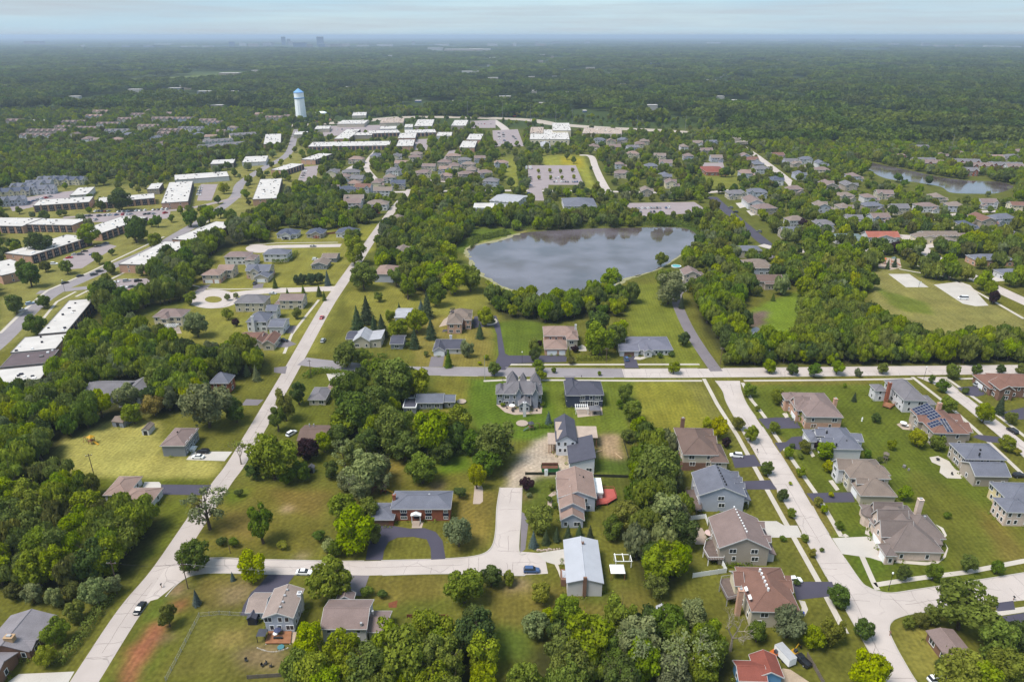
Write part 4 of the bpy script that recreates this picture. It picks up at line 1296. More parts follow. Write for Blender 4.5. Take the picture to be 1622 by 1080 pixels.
for k in range(4):
    sb.box(1.2 + .35 * k, -1.4, 0, 1.55 + .35 * k, -.1, 1.0 - .25 * k)
put('step', sb.mesh('step', M_WHITE), h['root'], L_, _r)
house('ranch_house', 'low ranch house with two tan-pink hip roofs beside a black drive', 'the tan-pink ranch house', [B([(165, 781), (197, 784), (226, 754)], 2.9, 1.7, 'h'), B([(193, 791), (241, 795), (255, 772)], 2.9, 1.6, 'h')], WHITE, R_TAN, 0)
house('barn_house', 'grey-roofed house with white gables set among the woods', 'the grey house in the woods',
      [B([(150, 625), (196, 625), (157, 603)], 4.2, 2.6, 'gx'), B([(190, 631), (222, 631), (212, 604)], 4.6, 2.4, 'gy', wall=WHITE), B([(215, 626), (235, 626), (230, 610)], 4.0, 1.8, 'gx', wall=WHITE)], GREYW, R_GREY, 0)
h = house('brick_house', 'tall brick house with slate pyramid roof beyond the big ash tree', 'the tall brick pyramid-roofed house', [B([(333, 604), (362, 607), (372, 594)], 5.6, 3.4, 'h')], M_BRICKR, R_SLATE, 0)
# ---------------------------------------------------------------- turning circle
h = house('cream_house', 'cream house with brown hip roof and white pergola left of the turning circle', 'the cream house by the turning circle', [B([(241, 502), (288, 501), (302, 490)], 5.8, 2.6, 'h'), B([(252, 505), (266, 505), (268, 495)], 5.8, 1.8, 'h')], CREAM, R_MAUVE, 0)
house('beige_house', 'beige house with dark grey hip roof on the near side of the turning circle', 'the dark-roofed beige house by the circle', [B([(370, 480), (418, 480), (425, 467)], 5.6, 3.0, 'h')], BEIGE, R_GREY, 0)
h = house('white_house', 'white house with steep slate roof and white chimney beside the left road', 'the steep slate-roofed white house', [B([(389, 510), (423, 509), (433, 488)], 5.6, 3.4, 'h'), B([(424, 518), (449, 517), (445, 502)], 4.4, 1.8, 'gx'), B([(420, 492), (438, 492), (440, 484)], 5.6, 2.0, 'gx')], WHITE, R_SLATE, 0)
chimney(h, 399, 501, 9.0, 1.3, .9, WHITE)
house('rust_roof_house', 'low house with rust-brown gable roof next to the left road', 'the rust-roofed low house', [B([(379, 538), (412, 541), (410, 522)], 3.4, 2.0, 'gx'), B([(414, 545), (434, 545), (431, 524)], 3.6, 2.2, 'gy'), B([(398, 543), (416, 543), (414, 530)], 3.4, 2.0, 'gy')], BEIGE, R_RUST, 0)
house('beige_house', 'beige two-storey house with brown gable roof at the corner of the circle street', 'the brown-roofed corner house', [B([(441, 476), (480, 475), (485, 466)], 5.5, 2.2, 'gx'), B([(434, 482), (446, 482), (446, 474)], 3.0, 1.4, 'h')], BEIGE, R_MAUVE, 0)
house('beige_house', 'beige house with brick garage front behind the turning circle', 'the brick-fronted beige house', [B([(318, 436), (348, 436), (352, 423)], 5.6, 2.2, 'h', base=(M_BRICKO, 2.6), gar=[('S', .35, 4.6), ('S', .8, 2.6)]), B([(343, 428), (368, 428), (365, 420)], 5.6, 2.2, 'gx')], BEIGE, R_TAN, 0)
house('grey_house', 'blue-grey roofed house with twin front gables behind the turning circle', 'the twin-gabled house behind the circle', [B([(388, 429), (426, 429), (435, 420)], 5.6, 2.6, 'gx', base=(M_BRICKO, 2.6)), B([(401, 440), (424, 440), (425, 427)], 3.4, 2.4, 'gy', gar=[('S', .5, 5.0)]), B([(394, 431), (410, 431), (411, 424)], 5.6, 2.6, 'gy')], BEIGE, R_SLATE, 0)
house('white_house', 'white two-storey house with brown hip roof, left of its white neighbour', 'the brown-roofed white house', [B([(354, 407), (392, 407), (399, 397)], 5.6, 2.2, 'h'), B([(386, 412), (407, 408), (402, 400)], 4.8, 1.8, 'h')], WHITE, R_MAUVE, 0)
house('white_house', 'white two-storey house with grey hip roof and hedge beside the far circle', 'the grey-roofed white house by the hedge', [B([(416, 402.5), (455, 403), (466, 392)], 5.6, 2.4, 'h')], WHITE, R_SLATE, 0)
house('ranch_house', 'low ranch house with brown crossed roofs right of the hedge', 'the cross-roofed ranch house', [B([(492, 420), (518, 420), (514, 400)], 3.2, 2.0, 'gy'), B([(508, 409), (533, 409), (530, 398)], 3.2, 1.8, 'gx')], GREYW, R_TAUPE, 0)
house('white_house', 'white house with navy roof and front gables, left of three in the row', 'the left navy-roofed house', [B([(437, 371), (470, 371), (476, 357)], 3.6, 3.0, 'h'), B([(444, 373), (460, 373), (461, 364)], 3.6, 2.4, 'gy', gar=[('S', .5, 4.0, M_NAVYPANEL)])], WHITE, R_BLUE, 0)
house('stone_house', 'stone-fronted house with blue roof, middle of three in the row', 'the middle blue-roofed house', [B([(485, 369), (512, 370), (519, 356)], 3.6, 2.8, 'h'), B([(492, 371), (508, 371), (508, 362)], 3.6, 2.2, 'gy', gar=[('S', .5, 4.4, M_BRICKR)])], TAN, R_BLUE, 0)
house('white_house', 'white house with navy roof and dormers, right of three in the row', 'the right navy-roofed house', [B([(531, 369), (566, 369), (573, 355)], 3.8, 3.0, 'h'), B([(540, 370), (556, 370), (557, 361)], 3.8, 2.6, 'gy')], WHITE, R_BLUE, 0)
# ---------------------------------------------------------------- between the cross street and the lake
h = house('farmhouse', 'white farmhouse with pale metal roofs and dark side wing', 'the white farmhouse', [B([(558, 541), (586, 541), (592, 515)], 3.8, 3.0, 'gy', roof=R_LIGHT), B([(547, 537), (569, 536), (571, 524)], 3.2, 1.2, 'gx', roof=R_DGREY), B([(584, 537), (604, 539), (606, 520)], 4.2, .9, 'sw', roof=R_LIGHT)], BEIGE, R_LIGHT, 0)
house('cottage', 'small grey-roofed cottage beside the tall spruces', 'the small grey cottage', [B([(617, 545), (639, 545), (639, 531)], 3.0, 1.6, 'gx')], GREYW, R_DGREY, 0)
house('outbuilding', 'white metal-roofed outbuilding behind the farmhouse trees', 'the white outbuilding', [B([(625, 501), (649, 503), (646, 488)], 3.4, 1.6, 'gx')], WHITE, R_LIGHT, 0, cat='barn')
h = house('brick_house', 'large brick house with tan hip roofs and solar panels near the lake', 'the brick house with the planted drive', [B([(711, 504), (747, 503), (741, 484)], 5.8, 3.2, 'h'), B([(707, 513), (732, 513), (729, 499)], 5.8, 2.6, 'h', gar=()), B([(735, 507), (747, 507), (746, 498)], 5.6, 1.6, 'h')], M_BRICKO, R_TAUPE, 0)
for k in range(3):
    for j in range(2):
        x_, y_ = h['loc'](714 + k * 2.6 - j * 1.4, 489 - k * .2 + j * 5.2, 7.4)
        pz = MB().box(-.5, -.8, 0, .5, .8, .06).build('solar_panel', M_SOLAR, h['root'], (x_, y_, 7.45))
        pz.rotation_euler = (0, RAD(-32), 0)
h = house('garage_house', 'small white house with dark roof and front-gabled garage', 'the small house with the gabled garage', [B([(688, 552.5), (735, 552), (737, 537)], 2.9, 1.8, 'gx', nS=3), B([(685, 556), (705.5, 556), (704, 544)], 2.9, 2.2, 'gy', win=False, gar=[('S', .5, 4.8)])], WHITE, R_DGREY, 0)
chimney(h, 714, 531, 5.6, 1.2, .8, WHITE)
h = house('brick_house', 'brick house with mauve hip roofs and two-door garage on the cross street', 'the mauve-roofed house with two garages', [B([(861, 532), (916, 532), (907, 515)], 6.0, 2.8, 'h'), B([(862, 553), (899, 553), (896, 537)], 3.4, 2.2, 'h', win=False, gar=[('S', .33, 4.6), ('S', .8, 2.8)]), B([(897, 538), (915, 538), (914, 527)], 6.0, 2.0, 'h', wall=BEIGE)], M_BRICKO, R_TAN, 0)
chimney(h, 912, 514, 9.2, .9, .8, WHITE)
h = house('ranch_house', 'wide single-storey house with slate hip roof and brown garage door', 'the wide slate-roofed ranch house', [B([(996, 553), (1063, 554), (1056, 533)], 3.1, 2.3, 'h', nS=6), B([(981, 555.5), (1010, 556), (1008, 543)], 3.0, 1.4, 'gx', win=False, gar=[('S', .5, 4.6, M_BRICKB)]), B([(1020, 557), (1031, 557), (1031, 548)], 3.1, 1.2, 'gy', nS=1)], WHITE, roof('slate2', 134, 134, 150), 0)
bits(h, [(1028, 538)], 5.2)
# ---------------------------------------------------------------- right-hand streets
h = house('brick_house', 'orange brick house with mauve hip roof, first on the right-hand street', 'the orange brick house', [B([(1277, 660), (1335, 659), (1305, 622)], 5.8, 3.4, 'h', nS=2, fl=2, base=(M_BRICKO, 2.9)), B([(1262, 650), (1290, 646), (1268, 628)], 5.6, 2.6, 'h', wall=M_BRICKO, gar=[('W', .3, 4.8)]), B([(1243, 632), (1264, 634), (1256, 622)], 5.6, 1.4, 'h', wall=M_BRICKO), B([(1259, 642), (1285, 642), (1266, 633)], 6.2, 2.6, 'gx', wall=M_BRICKO, nW=1)], TAN, R_MAUVE, -2)
chimney(h, 1324, 631, 8.2, 1.3, 1.3, M_BRICKO)
h = house('white_house', 'white house with slate roof and small white dormers, second on the street', 'the white-dormered house', [B([(1320, 711), (1363, 711), (1340, 677)], 5.4, 2.8, 'h', nS=0), B([(1283, 698), (1322, 700), (1292, 680)], 3.8, 1.8, 'h', gar=[('W', .5, 4.8)]), B([(1345, 699), (1366, 698), (1358, 686)], 4.8, 1.6, 'gx'), B([(1293, 690), (1310, 690), (1300, 680)], 5.4, 1.6, 'gx'), B([(1302, 704), (1322, 704), (1312, 694)], 5.2, 1.6, 'gx')], WHITE, R_SLATE, -2)
bits(h, [(1330, 683), (1341, 698), (1325, 703), (1310, 683)], 7.0, M_BLACK, s=.22)
h = house('taupe_house', 'beige house with taupe hip roofs and a dormered garage, third on the street', 'the taupe-roofed house with dormer', [B([(1346, 757), (1409, 755), (1380, 727)], 5.8, 3.0, 'h'), B([(1363, 785), (1421, 785), (1392, 755)], 3.6, 3.2, 'h', nS=0, gar=[('W', .5, 5.0)]), B([(1328, 744), (1352, 744), (1336, 730)], 5.8, 2.6, 'gx', wall=WHITE), B([(1385, 752), (1411, 752), (1398, 738)], 5.6, 2.2, 'h'), B([(1357, 766), (1376, 766), (1366, 759)], 5.2, 1.4, 'gx', z0=3.4)], BEIGE, R_TAUPE, -2)
h = house('brick_mansion', 'sprawling pale brick house with many taupe hips and a corner turret', 'the turreted pale brick mansion', [B([(1412, 873), (1482, 873), (1437, 800)], 3.6, 4.8, 'h', nS=2), B([(1440, 852), (1497, 852), (1468, 815)], 3.6, 4.0, 'h'), B([(1396, 850), (1448, 850), (1410, 832)], 4.8, 4.2, 'gx', gar=[('W', .5, 4.8)]), B([(1391, 829), (1440, 829), (1404, 814)], 5.6, 3.6, 'gx'), B([(1384, 812), (1430, 812), (1394, 802)], 5.0, 3.0, 'gx'), B([(1472, 862), (1493, 861), (1480, 851)], 3.2, .8, 'ss'),
    B([(1368, 818), (1391, 818), (1380, 806)], 4.2, 3.0, 'oct'), B([(1403, 880), (1420, 878), (1405, 862)], 3.6, 2.0, 'h', gar=[('W', .5, 3.0)])], M_BRICKP, roof('mansion', 142, 128, 124), -2)
chimney(h, 1459, 790, 8.4, 1.6, 1.4, M_BRICKP)
bits(h, [(1465, 818)], 6.8)
h = house('solar_house', 'tan house with rust-brown roof carrying blue solar panels', 'the house with solar panels', [B([(1479, 686), (1535, 686), (1446, 648)], 5.8, 3.4, 'h', nS=2), B([(1512, 684), (1541, 684), (1522, 668)], 4.2, 2.0, 'gx'), B([(1500, 668), (1523, 668), (1512, 655)], 4.6, 1.8, 'gx'), B([(1455, 668), (1478, 668), (1466, 658)], 5.8, 1.6, 'gx')], TAN, R_RUST, -2)
w_ = h['rects'][0][0]
hx = (w_[2] - w_[0]) / 2 + .42
sl = math.atan2(3.4, hx)
pm_ = MB().box(-.5, -.82, 0, .5, .82, .05).mesh('solar_panel', M_SOLAR)
fr_ = MB()
for q in ((-.55, -.87, .55, -.8), (-.55, .8, .55, .87), (-.55, -.8, -.48, .8), (.48, -.8, .55, .8)):
    fr_.box(q[0], q[1], -.01, q[2], q[3], .07)
fr_ = fr_.mesh('panel_frame', M_METAL)
def panels(rows, cols, skip, sx, sy):
    for i in range(rows):
        for j in range(cols):
            if (i, j) in skip:
                continue
            d = sx + i * 1.05
            x_, y_ = w_[0] - .42 + d * math.cos(sl), w_[1] + sy + j * 1.85
            o = put('solar_panel', pm_, h['root'], (x_, y_, 5.8 + d * math.sin(sl) + .1))
            o.rotation_euler = (0, -sl, 0)
            put('panel_frame', fr_, o)
panels(6, 6, {(0, 0), (1, 0), (0, 1), (0, 2), (1, 1)}, 1.0, 8.0)
panels(4, 2, set(), 1.2, 3.6)
for i in range(2):
    for j in range(5):
        v = 1.2 + j * 1.0
        o = put('solar_panel', pm_, h['root'], ((w_[0] + w_[2]) / 2 - 1.0 + i * 1.2 - .2 * j, w_[1] - .42 + v, 5.8 + v * 3.4 / hx + .14))
        o.rotation_euler = (sl, 0, 0)
        put('panel_frame', fr_, o)
chimney(h, 1489, 638, 9.6, 1.5, 1.2, M_BRICKO)
h = house('white_house', 'big white house with grey roof and tall brick chimney on its garden side', 'the white house with tall brick chimney', [B([(1434, 634), (1470, 634), (1400, 602)], 5.9, 3.2, 'h', nS=2, nW=5), B([(1386, 618), (1402, 619), (1396, 609)], 5.2, 1.4, 'h'), B([(1460, 640), (1483, 639), (1468, 626)], 3.2, 1.6, 'h')], WHITE, R_GREY, -2)
chimney(h, 1410, 606, 9.4, 1.2, 1.4, M_BRICKR)
deck(h, [(1402, 636), (1418, 640), (1410, 646), (1398, 642)], .8, M_WOOD, rm=M_WOOD)
h = house('brick_house', 'brown brick house with rust roofs at the right edge of the cross street', 'the brown brick house at right', [B([(1588, 612), (1650, 612), (1624, 592)], 5.6, 2.8, 'h'), B([(1564, 612), (1592, 616), (1572, 594)], 3.6, 2.6, 'h', gar=[('W', .6, 5.0)]), B([(1582, 616), (1600, 618), (1590, 604)], 5.4, 2.2, 'gy')], M_BRICKB, R_RUST, -2)
h = house('grey_house', 'grey sided house with slate roofs and curving patio behind it', 'the grey house with curving patio', [B([(1530, 727), (1594, 727), (1503, 701)], 5.6, 2.8, 'h', nW=4), B([(1545, 754), (1600, 753), (1528, 730)], 4.4, 2.6, 'gx', nW=1)], TAN, R_SLATE, -2)
bits(h, [(1553, 712), (1552, 718), (1564, 708)], 7.6, M_BLACK, s=.22)
h = house('yellow_house', 'pale yellow house with slate roof and pink brick bay at the right edge', 'the yellow house with pink bay', [B([(1601, 796), (1670, 796), (1567, 763)], 5.8, 2.6, 'h', nW=4), B([(1590, 806), (1640, 812), (1604, 788)], 5.6, 2.0, 'h', wall=M_BRICKP, nS=3, nW=3)], YELLOW, R_SLATE, -2)
h = house('beige_house', 'brown hip-roofed house with beige upper wall over brick base', 'the brown hip-roofed house', [B([(1094, 720), (1138, 720), (1067, 677)], 7.0, 3.4, 'h', nS=2, base=(M_BRICKB, 3.4)), B([(1126, 732), (1154, 731), (1135, 704)], 5.0, 2.6, 'h', gar=[('E', .4, 4.8)]), B([(1112, 690), (1130, 690), (1118, 682)], 6.6, 2.0, 'gx'), B([(1118, 703), (1136, 703), (1122, 692)], 6.6, 2.0, 'gx')], BEIGE, R_BROWN, -2)
chimney(h, 1082, 662, 11.6, 1.4, 1.0, M_BRICKB)
h = house('blue_grey_house', 'pale blue house with slate gable roof and three small east dormers', 'the pale blue gabled house', [B([(1115, 784.5), (1182, 784.5), (1095, 748)], 6.6, 3.4, 'gy', nS=1), B([(1178, 792), (1190, 792), (1158, 752)], 3.0, .9, 'se', wall=WHITE), B([(1158, 763), (1176, 763), (1168, 758)], 6.6, 1.3, 'gx', win=False), B([(1164, 772), (1180, 772), (1174, 767)], 6.6, 1.3, 'gx', win=False), B([(1153, 754), (1170, 754), (1162, 749)], 6.6, 1.3, 'gx', win=False)], PALE, R_SLATE, -2)
bits(h, [(1135 + i * 2.2, 736 + i * 4.4) for i in range(8)], 9.8, M_BLACK, 'ridge_vent', .2)
deck(h, [(1086, 776), (1102, 774), (1112, 806), (1104, 808), (1088, 796)], 2.6, M_DECKG, rm=M_DECKG)
h = house('tan_house', 'tan sided house with mauve gable roof, white deck and fenced patio', 'the tan house with white deck', [B([(1147.5, 868), (1221, 868), (1122, 819)], 6.4, 3.8, 'gy', nS=2), B([(1214, 878), (1229, 876), (1204, 838)], 3.0, 1.0, 'se', wall=WHITE), B([(1196, 836), (1212, 836), (1204, 828)], 5.6, 1.4, 'gx', win=False), B([(1206, 858), (1222, 858), (1214, 850)], 5.6, 1.4, 'gx', win=False)], TAN, R_MAUVE, -2)
bits(h, [(1163 + i * 2.2, 803 + i * 4.3) for i in range(10)], 10.0, M_WHITE, 'ridge_vent', .2)
deck(h, [(1118, 858), (1130, 852), (1148, 880), (1146, 886), (1122, 886), (1114, 872)], 2.4, M_DECKG)
h = house('brown_house', 'rust-brown hip-roofed house with skylights and back deck near the dead tree', 'the rust-brown house with skylights', [B([(1190, 968), (1268, 968), (1165, 897)], 5.8, 3.2, 'h', nS=2), B([(1226, 937), (1256, 935), (1240, 918)], 5.2, 1.9, 'gx'), B([(1244, 922), (1254, 922), (1246, 912)], 5.2, 1.2, 'gx'), B([(1161, 920), (1180, 928), (1170, 904)], 5.6, 2.4, 'gx', wall=CREAM, win=False)], BEIGE, R_RUST, -2)
chimney(h, 1174, 933, 8.8, 1.3, 1.3, M_BRICKO)
bits(h, [(1204 + i * 2.6, 902 + i * 6) for i in range(6)], 8.9, M_WHITE, 'ridge_vent', .24)
for px_, py_ in ((1182, 933), (1188, 946)):
    x_, y_ = h['loc'](px_, py_, 7.2)
    o = MB().box(-.4, -.8, 0, .4, .8, .15).build('skylight', M_WHITE, h['root'], (x_, y_, 7.3))
    o.rotation_euler = (0, RAD(-24), 0)
deck(h, [(1143, 916), (1162, 914), (1168, 946), (1152, 950), (1140, 926)], 2.4, M_DECKG, rm=M_METAL)
house('blue_garage', 'bright blue building with red-brown roof at the bottom edge', 'the bright blue building', [B([(1172, 1078), (1216, 1078), (1160, 1045)], 3.2, 1.6, 'gx', roof=R_RED), B([(1202, 1072), (1242, 1072), (1186, 1036)], 3.2, 1.8, 'gy', win=False)], BLUEW, R_RED, -2, cat='garage')
house('long_house', 'long low brown-roofed house in the bottom right trees', 'the long brown roof at bottom right', [B([(1475, 1000), (1510, 996), (1560, 1064), (1525, 1075)], 2.9, .8, 'gy')], M_BRICKB, R_MAUVE, 3, trim=None)
# ---------------------------------------------------------------- by the lake and the park
for lab, lm, p, e, r, t, wm, rm in (
    ('brown-roofed house beside the turquoise pool at the lake corner', 'the lakeside house with pool', [B([(1082, 434), (1106, 436), (1092, 413)], 5, 2.6, 'gy'), B([(1095, 440), (1117, 438), (1103, 424)], 3.4, 1.8, 'h')], 0, 0, 0, BEIGE, R_MAUVE),
    ('beige house with slate roof, farthest of three east of the lake', 'the farthest slate-roofed lake house', [B([(1168, 397), (1198, 397), (1195, 386)], 5.5, 2.0, 'h')], 0, 0, 0, BEIGE, R_SLATE),
    ('pale blue house with grey roofs, middle of three east of the lake', 'the middle house east of the lake', [B([(1182, 420), (1206, 420), (1200, 401)], 5.5, 2.6, 'h'), B([(1190, 425), (1214, 423), (1206, 410)], 5.0, 2.4, 'h')], 0, 0, 0, PALE, R_TAUPE),
    ('timbered brown house with crossed gables, nearest of three east of the lake', 'the crossed-gable brown house', [B([(1200, 446), (1236, 446), (1218, 424)], 5.0, 2.6, 'gx'), B([(1212, 450), (1245, 450), (1232, 432)], 4.0, 2.2, 'gx')], 0, 0, 0, TAN, R_BROWN),
    ('brick house with slate hip roof right of the park road', 'the slate-roofed house by the park', [B([(1546, 412), (1580, 411), (1562, 391)], 4.5, 2.6, 'h')], 0, 0, 0, M_BRICKO, R_SLATE),
    ('white-fronted house with slate roof at the right edge by the park', 'the right-edge house by the park', [B([(1592, 436), (1630, 436), (1612, 416)], 4.0, 2.6, 'h')], 0, 0, 0, WHITE, R_SLATE),
    ('white house with green roof behind the park', 'the green-roofed house', [B([(1325, 377), (1354, 377), (1350, 365)], 4.8, 1.8, 'h'), B([(1348, 381), (1364, 380), (1360, 371)], 4.0, 1.4, 'h')], 0, 0, 0, WHITE, R_GREEN),
    ('white house with orange-red roof behind the playground', 'the orange-roofed house', [B([(1375, 376), (1400, 376), (1396, 360)], 4.0, 3.2, 'gx'), B([(1385, 378), (1404, 378), (1402, 368)], 3.6, 2.6, 'gy')], 0, 0, 0, WHITE, R_ORANGE),
    ('cream house with grey gables behind the park crossing', 'the cream gabled house by the crossing', [B([(1466, 374), (1498, 374), (1494, 362)], 4.6, 2.4, 'gx'), B([(1455, 378), (1470, 378), (1468, 368)], 4.0, 2.2, 'gy'), B([(1486, 384), (1503, 384), (1500, 374)], 3.2, 2.0, 'gy')], 0, 0, 0, CREAM, R_TAUPE),
    ('low brown-roofed house with brick chimney behind the park', 'the low brown house behind the park', [B([(1508, 376), (1538, 376), (1530, 367)], 3.0, 1.8, 'h')], 0, 0, 0, TAN, R_MAUVE),
    ('low dark hip-roofed house among the far park trees', 'the low dark house beyond the park', [B([(1572, 372), (1606, 372), (1596, 362)], 3.2, 2.0, 'h')], 0, 0, 0, TAN, R_GREY)):
    house('house', lab, lm, p, wm, rm, 0)
# ---------------------------------------------------------------- sheds
def shed(label, px, py, w, d, hgt, wm, rm, yaw=0, t='gy', lm=None):
    p = W(px, py)
    z = hgt
    f = lambda x, y: P(p.x + x * math.cos(RAD(yaw)) - y * math.sin(RAD(yaw)), p.y + x * math.sin(RAD(yaw)) + y * math.cos(RAD(yaw)), z)
    h = house('garden_shed', label, lm, [B([f(-w / 2, -d / 2), f(w / 2, -d / 2), f(w / 2, d / 2), f(-w / 2, d / 2)], z, hgt * .4, t, ov=.15, win=False)], wm, rm, yaw, 'shed', trim=None)
    L, r = on_face(h['rects'][0][0], 'S', .5, 0)
    MB().box(-.7, -.05, .05, .7, .02, min(2, hgt - .3)).build('door', M_BLACK, h['root'], L)
    return h
shed('grey-walled garden shed with brown roof at the wood edge', 194, 672, 5.4, 5.0, 2.5, SLATEW, R_TAUPE, -12, 'gx', 'the grey garden shed')
shed('narrow white garden shed with brown gable roof on the big lawn', 236, 684, 3.0, 5.4, 2.4, WHITE, R_TAUPE, 0)
shed('small dark shed beside the white house with wooden deck', 402, 985, 2.6, 2.4, 2.3, M_NAVYPANEL, R_DGREY, 0)
shed('small pale shed under the trees above the corner lot', 494, 747, 2.4, 2.0, 2.1, GREYW, R_GREY, 0)
shed('white garden shed half hidden in the lower woods', 1047, 980, 3.0, 4.0, 2.6, WHITE, R_LIGHT, -8)

# ---------------------------------------------------------------- flats: long buildings with white flat roofs
def flats(label, lm, blocks, wm=M_BRICKO, dark=True, units=True):
    bl = []
    for b in blocks:
        p, e = b[0], b[1] if len(b) > 1 else 6.0
        bl.append(B(p, e, .3, 'f', roof=b[2] if len(b) > 2 else M_FLATROOF, edge=M_HVAC, win=False))
    h = house('apartment_block', label, lm, bl, wm, M_FLATROOF, None, 'apartments', trim=None)
    yaw = h['yaw']
    for (w, e, z0) in h['rects']:
        lx, ly = w[2] - w[0], w[3] - w[1]
        f, L = ('S', lx) if lx > ly else ('E', ly)
        n = max(2, int(L / 5.5))
        if dark:                                    # dark balcony bays with white-framed windows
            for i in range(n):
                loc, rot = on_face(w, f, (i + .5) / n, 0)
                o = put('balcony_bay', bay_mesh(), h['root'], loc, rot)
        for ff in ('S', 'E', 'W'):
            L2 = lx if ff == 'S' else ly
            if ff == f or L2 < 5: continue
            for i in range(2):
                for k in range(2):
                    window(h['root'], w, ff, .3 + .4 * i, 1.5 + 2.7 * k, .9, 1.2, 1, True)
        if units:
            for i in range(max(3, int(lx * ly / 70))):
                x_, y_ = random.uniform(w[0] + 1, w[2] - 1), random.uniform(w[1] + 1, w[3] - 1)
                s_ = random.uniform(.3, .8)
                MB().box(x_ - s_, y_ - s_ * .7, e, x_ + s_, y_ + s_ * .7, e + random.uniform(.4, .9)).build('rooftop_unit', random.choice([M_HVAC, M_NAVYPANEL, M_WHITE]), h['root'])
    return h
_bay = []
def bay_mesh():
    if not _bay:
        b = MB().box(-1.9, -.35, .2, 1.9, .05, 5.3)
        g = MB()
        for z in (.7, 3.3):
            g.box(-1.4, -.42, z, -.3, -.3, z + 1.3).box(.3, -.42, z, 1.4, -.3, z + 1.3)
        me = bpy.data.meshes.new('balcony_bay')
        me.from_pydata(b.v + g.v, [], b.f + [tuple(i + len(b.v) for i in f) for f in g.f])
        me.materials.append(M_NAVYPANEL)
        me.materials.append(M_HVAC)
        for p in me.polygons[len(b.f):]:
            p.material_index = 1
        _bay.append(me)
    return _bay[0]
flats('long white and grey flat-roofed apartment row at the left picture edge', 'the long flat-roofed row at left edge', [([(62, 530), (104, 525), (150, 473), (108, 476)],), ([(18, 559), (92, 551), (104, 529), (38, 534)],), ([(0, 583), (80, 573), (92, 553), (18, 561)], 6.0, M_FLATROOF2), ([(-40, 612), (66, 602), (78, 577), (0, 586)],)])
flats('brick apartment block with white roof nearest the left woods', 'the brick block nearest the woods', [([(230, 422), (298, 388), (268, 378), (194, 416)],)])
flats('brick apartment block with white roof beyond the car park trees', 'the white-roofed block by the tree row', [([(298, 386), (368, 356), (350, 348), (283, 374)],)])
flats('brick apartment block left of the small car park', 'the brick block left of the car park', [([(44, 405), (140, 378), (110, 369), (12, 401)],)])
flats('brick apartment block with stepped white roof behind the small car park', 'the stepped block behind the car park', [([(157, 370), (230, 346), (200, 340), (122, 367)],)])
flats('low brick apartment block at the far left edge with a white roof', 'the low block at the left edge', [([(0, 436), (57, 425), (20, 412), (-40, 420)],)])
flats('wide white-roofed apartment block on the left edge behind trees', 'the wide block behind the left trees', [([(-40, 358), (46, 358), (60, 346), (-20, 344)],), ([(44, 357), (146, 356), (110, 347), (60, 346)],)])
flats('dark-balconied apartment row above the large left car park, left half', 'the left balconied row', [([(46, 327), (150, 319), (140, 312), (68, 316)],)])
flats('dark-balconied apartment row above the large left car park, right half', 'the right balconied row', [([(152, 322), (249, 313), (240, 307), (160, 313)],)])
flats('square brick apartment block with ribbed white roof near the left avenue', 'the ribbed white-roofed block', [([(256, 322), (297, 319), (306, 288), (268, 288)],)])
flats('square brick block with white roof right of the left avenue', 'the square block right of the avenue', [([(400, 317), (439, 313), (447, 283), (412, 284)],)])
flats('small brick block with white roof beside the top of the avenue', 'the small block atop the avenue', [([(418, 229), (444, 227), (446, 212), (420, 213)],)])
flats('long two-storey balcony block with white roof in the middle distance', 'the long balcony block', [([(491, 233), (620, 230), (616, 224), (492, 225)],)])
flats('white-roofed block running away behind the long balcony block', 'the slanting white-roofed block', [([(529, 221), (553, 219), (572, 205), (548, 205)],)])
flats('paired white-roofed block right of the long balcony block', 'the near paired white block', [([(627, 232), (655, 231), (657, 221), (632, 222)],)])
flats('second paired white-roofed block behind the near one', 'the far paired white block', [([(630, 219), (658, 219), (660, 211), (634, 211)],)])
flats('brick block with pale roof beside the central woods', 'the pale block by central woods', [([(727, 234), (752, 234), (756, 223), (733, 224)],)])
flats('second brick block with pale roof behind the central woods', 'the second pale block by central woods', [([(738, 222), (762, 221), (766, 212), (744, 213)],)])
flats('thin white-roofed row behind the long balcony block', 'the thin white row', [([(583, 212), (632, 210), (632, 206), (585, 207)],)])
flats('white-roofed row at the centre left behind the trees', 'the white row behind the trees', [([(640, 211), (690, 210), (690, 205), (642, 206)],)])
flats('slanting white-roofed block below the long balcony block', 'the slanting block in the trees', [([(492, 256), (520, 246), (512, 241), (484, 250)],)])
flats('slanting white-roofed block left of the tree clump in the middle', 'the slanting block by the avenue', [([(444, 272), (476, 262), (466, 257), (436, 267)],)])
flats('pale flat-roofed club building among the left avenue trees', 'the pale club building', [([(382, 258), (422, 256), (424, 247), (390, 248)], 4.5)], WHITE, False)
flats('long white-roofed building left of the avenue', 'the long white building left of the avenue', [([(262, 287), (360, 279), (362, 272), (290, 276)], 5.0)], WHITE, False)
flats('white-roofed building behind the left car park', 'the white building behind the left car park', [([(105, 311), (143, 307), (146, 297), (128, 297)], 5.0)], WHITE, False)
flats('low shop building with pale roof beside the storage tank', 'the pale shop by the tank', [([(530, 197), (580, 196), (582, 190), (545, 191)], 5.5)], BEIGE, False)
flats('low shop building with white roof near the highway', 'the white shop near the highway', [([(557, 184), (580, 183), (581, 178), (560, 178)], 5.5)], BEIGE, False)
flats('second white-roofed shop right of the storage tank', 'the second white shop', [([(655, 201), (685, 199), (688, 189), (662, 190)], 6)], TAN, False)
flats('third white-roofed shop left of the office car park', 'the third white shop', [([(714, 200), (738, 199), (742, 190), (720, 191)], 6)], TAN, False)
flats('tan-roofed shop beside the highway start', 'the tan shop at the highway', [([(600, 196), (640, 194), (640, 187), (606, 188)], 5, R_PLY)], BEIGE, False)
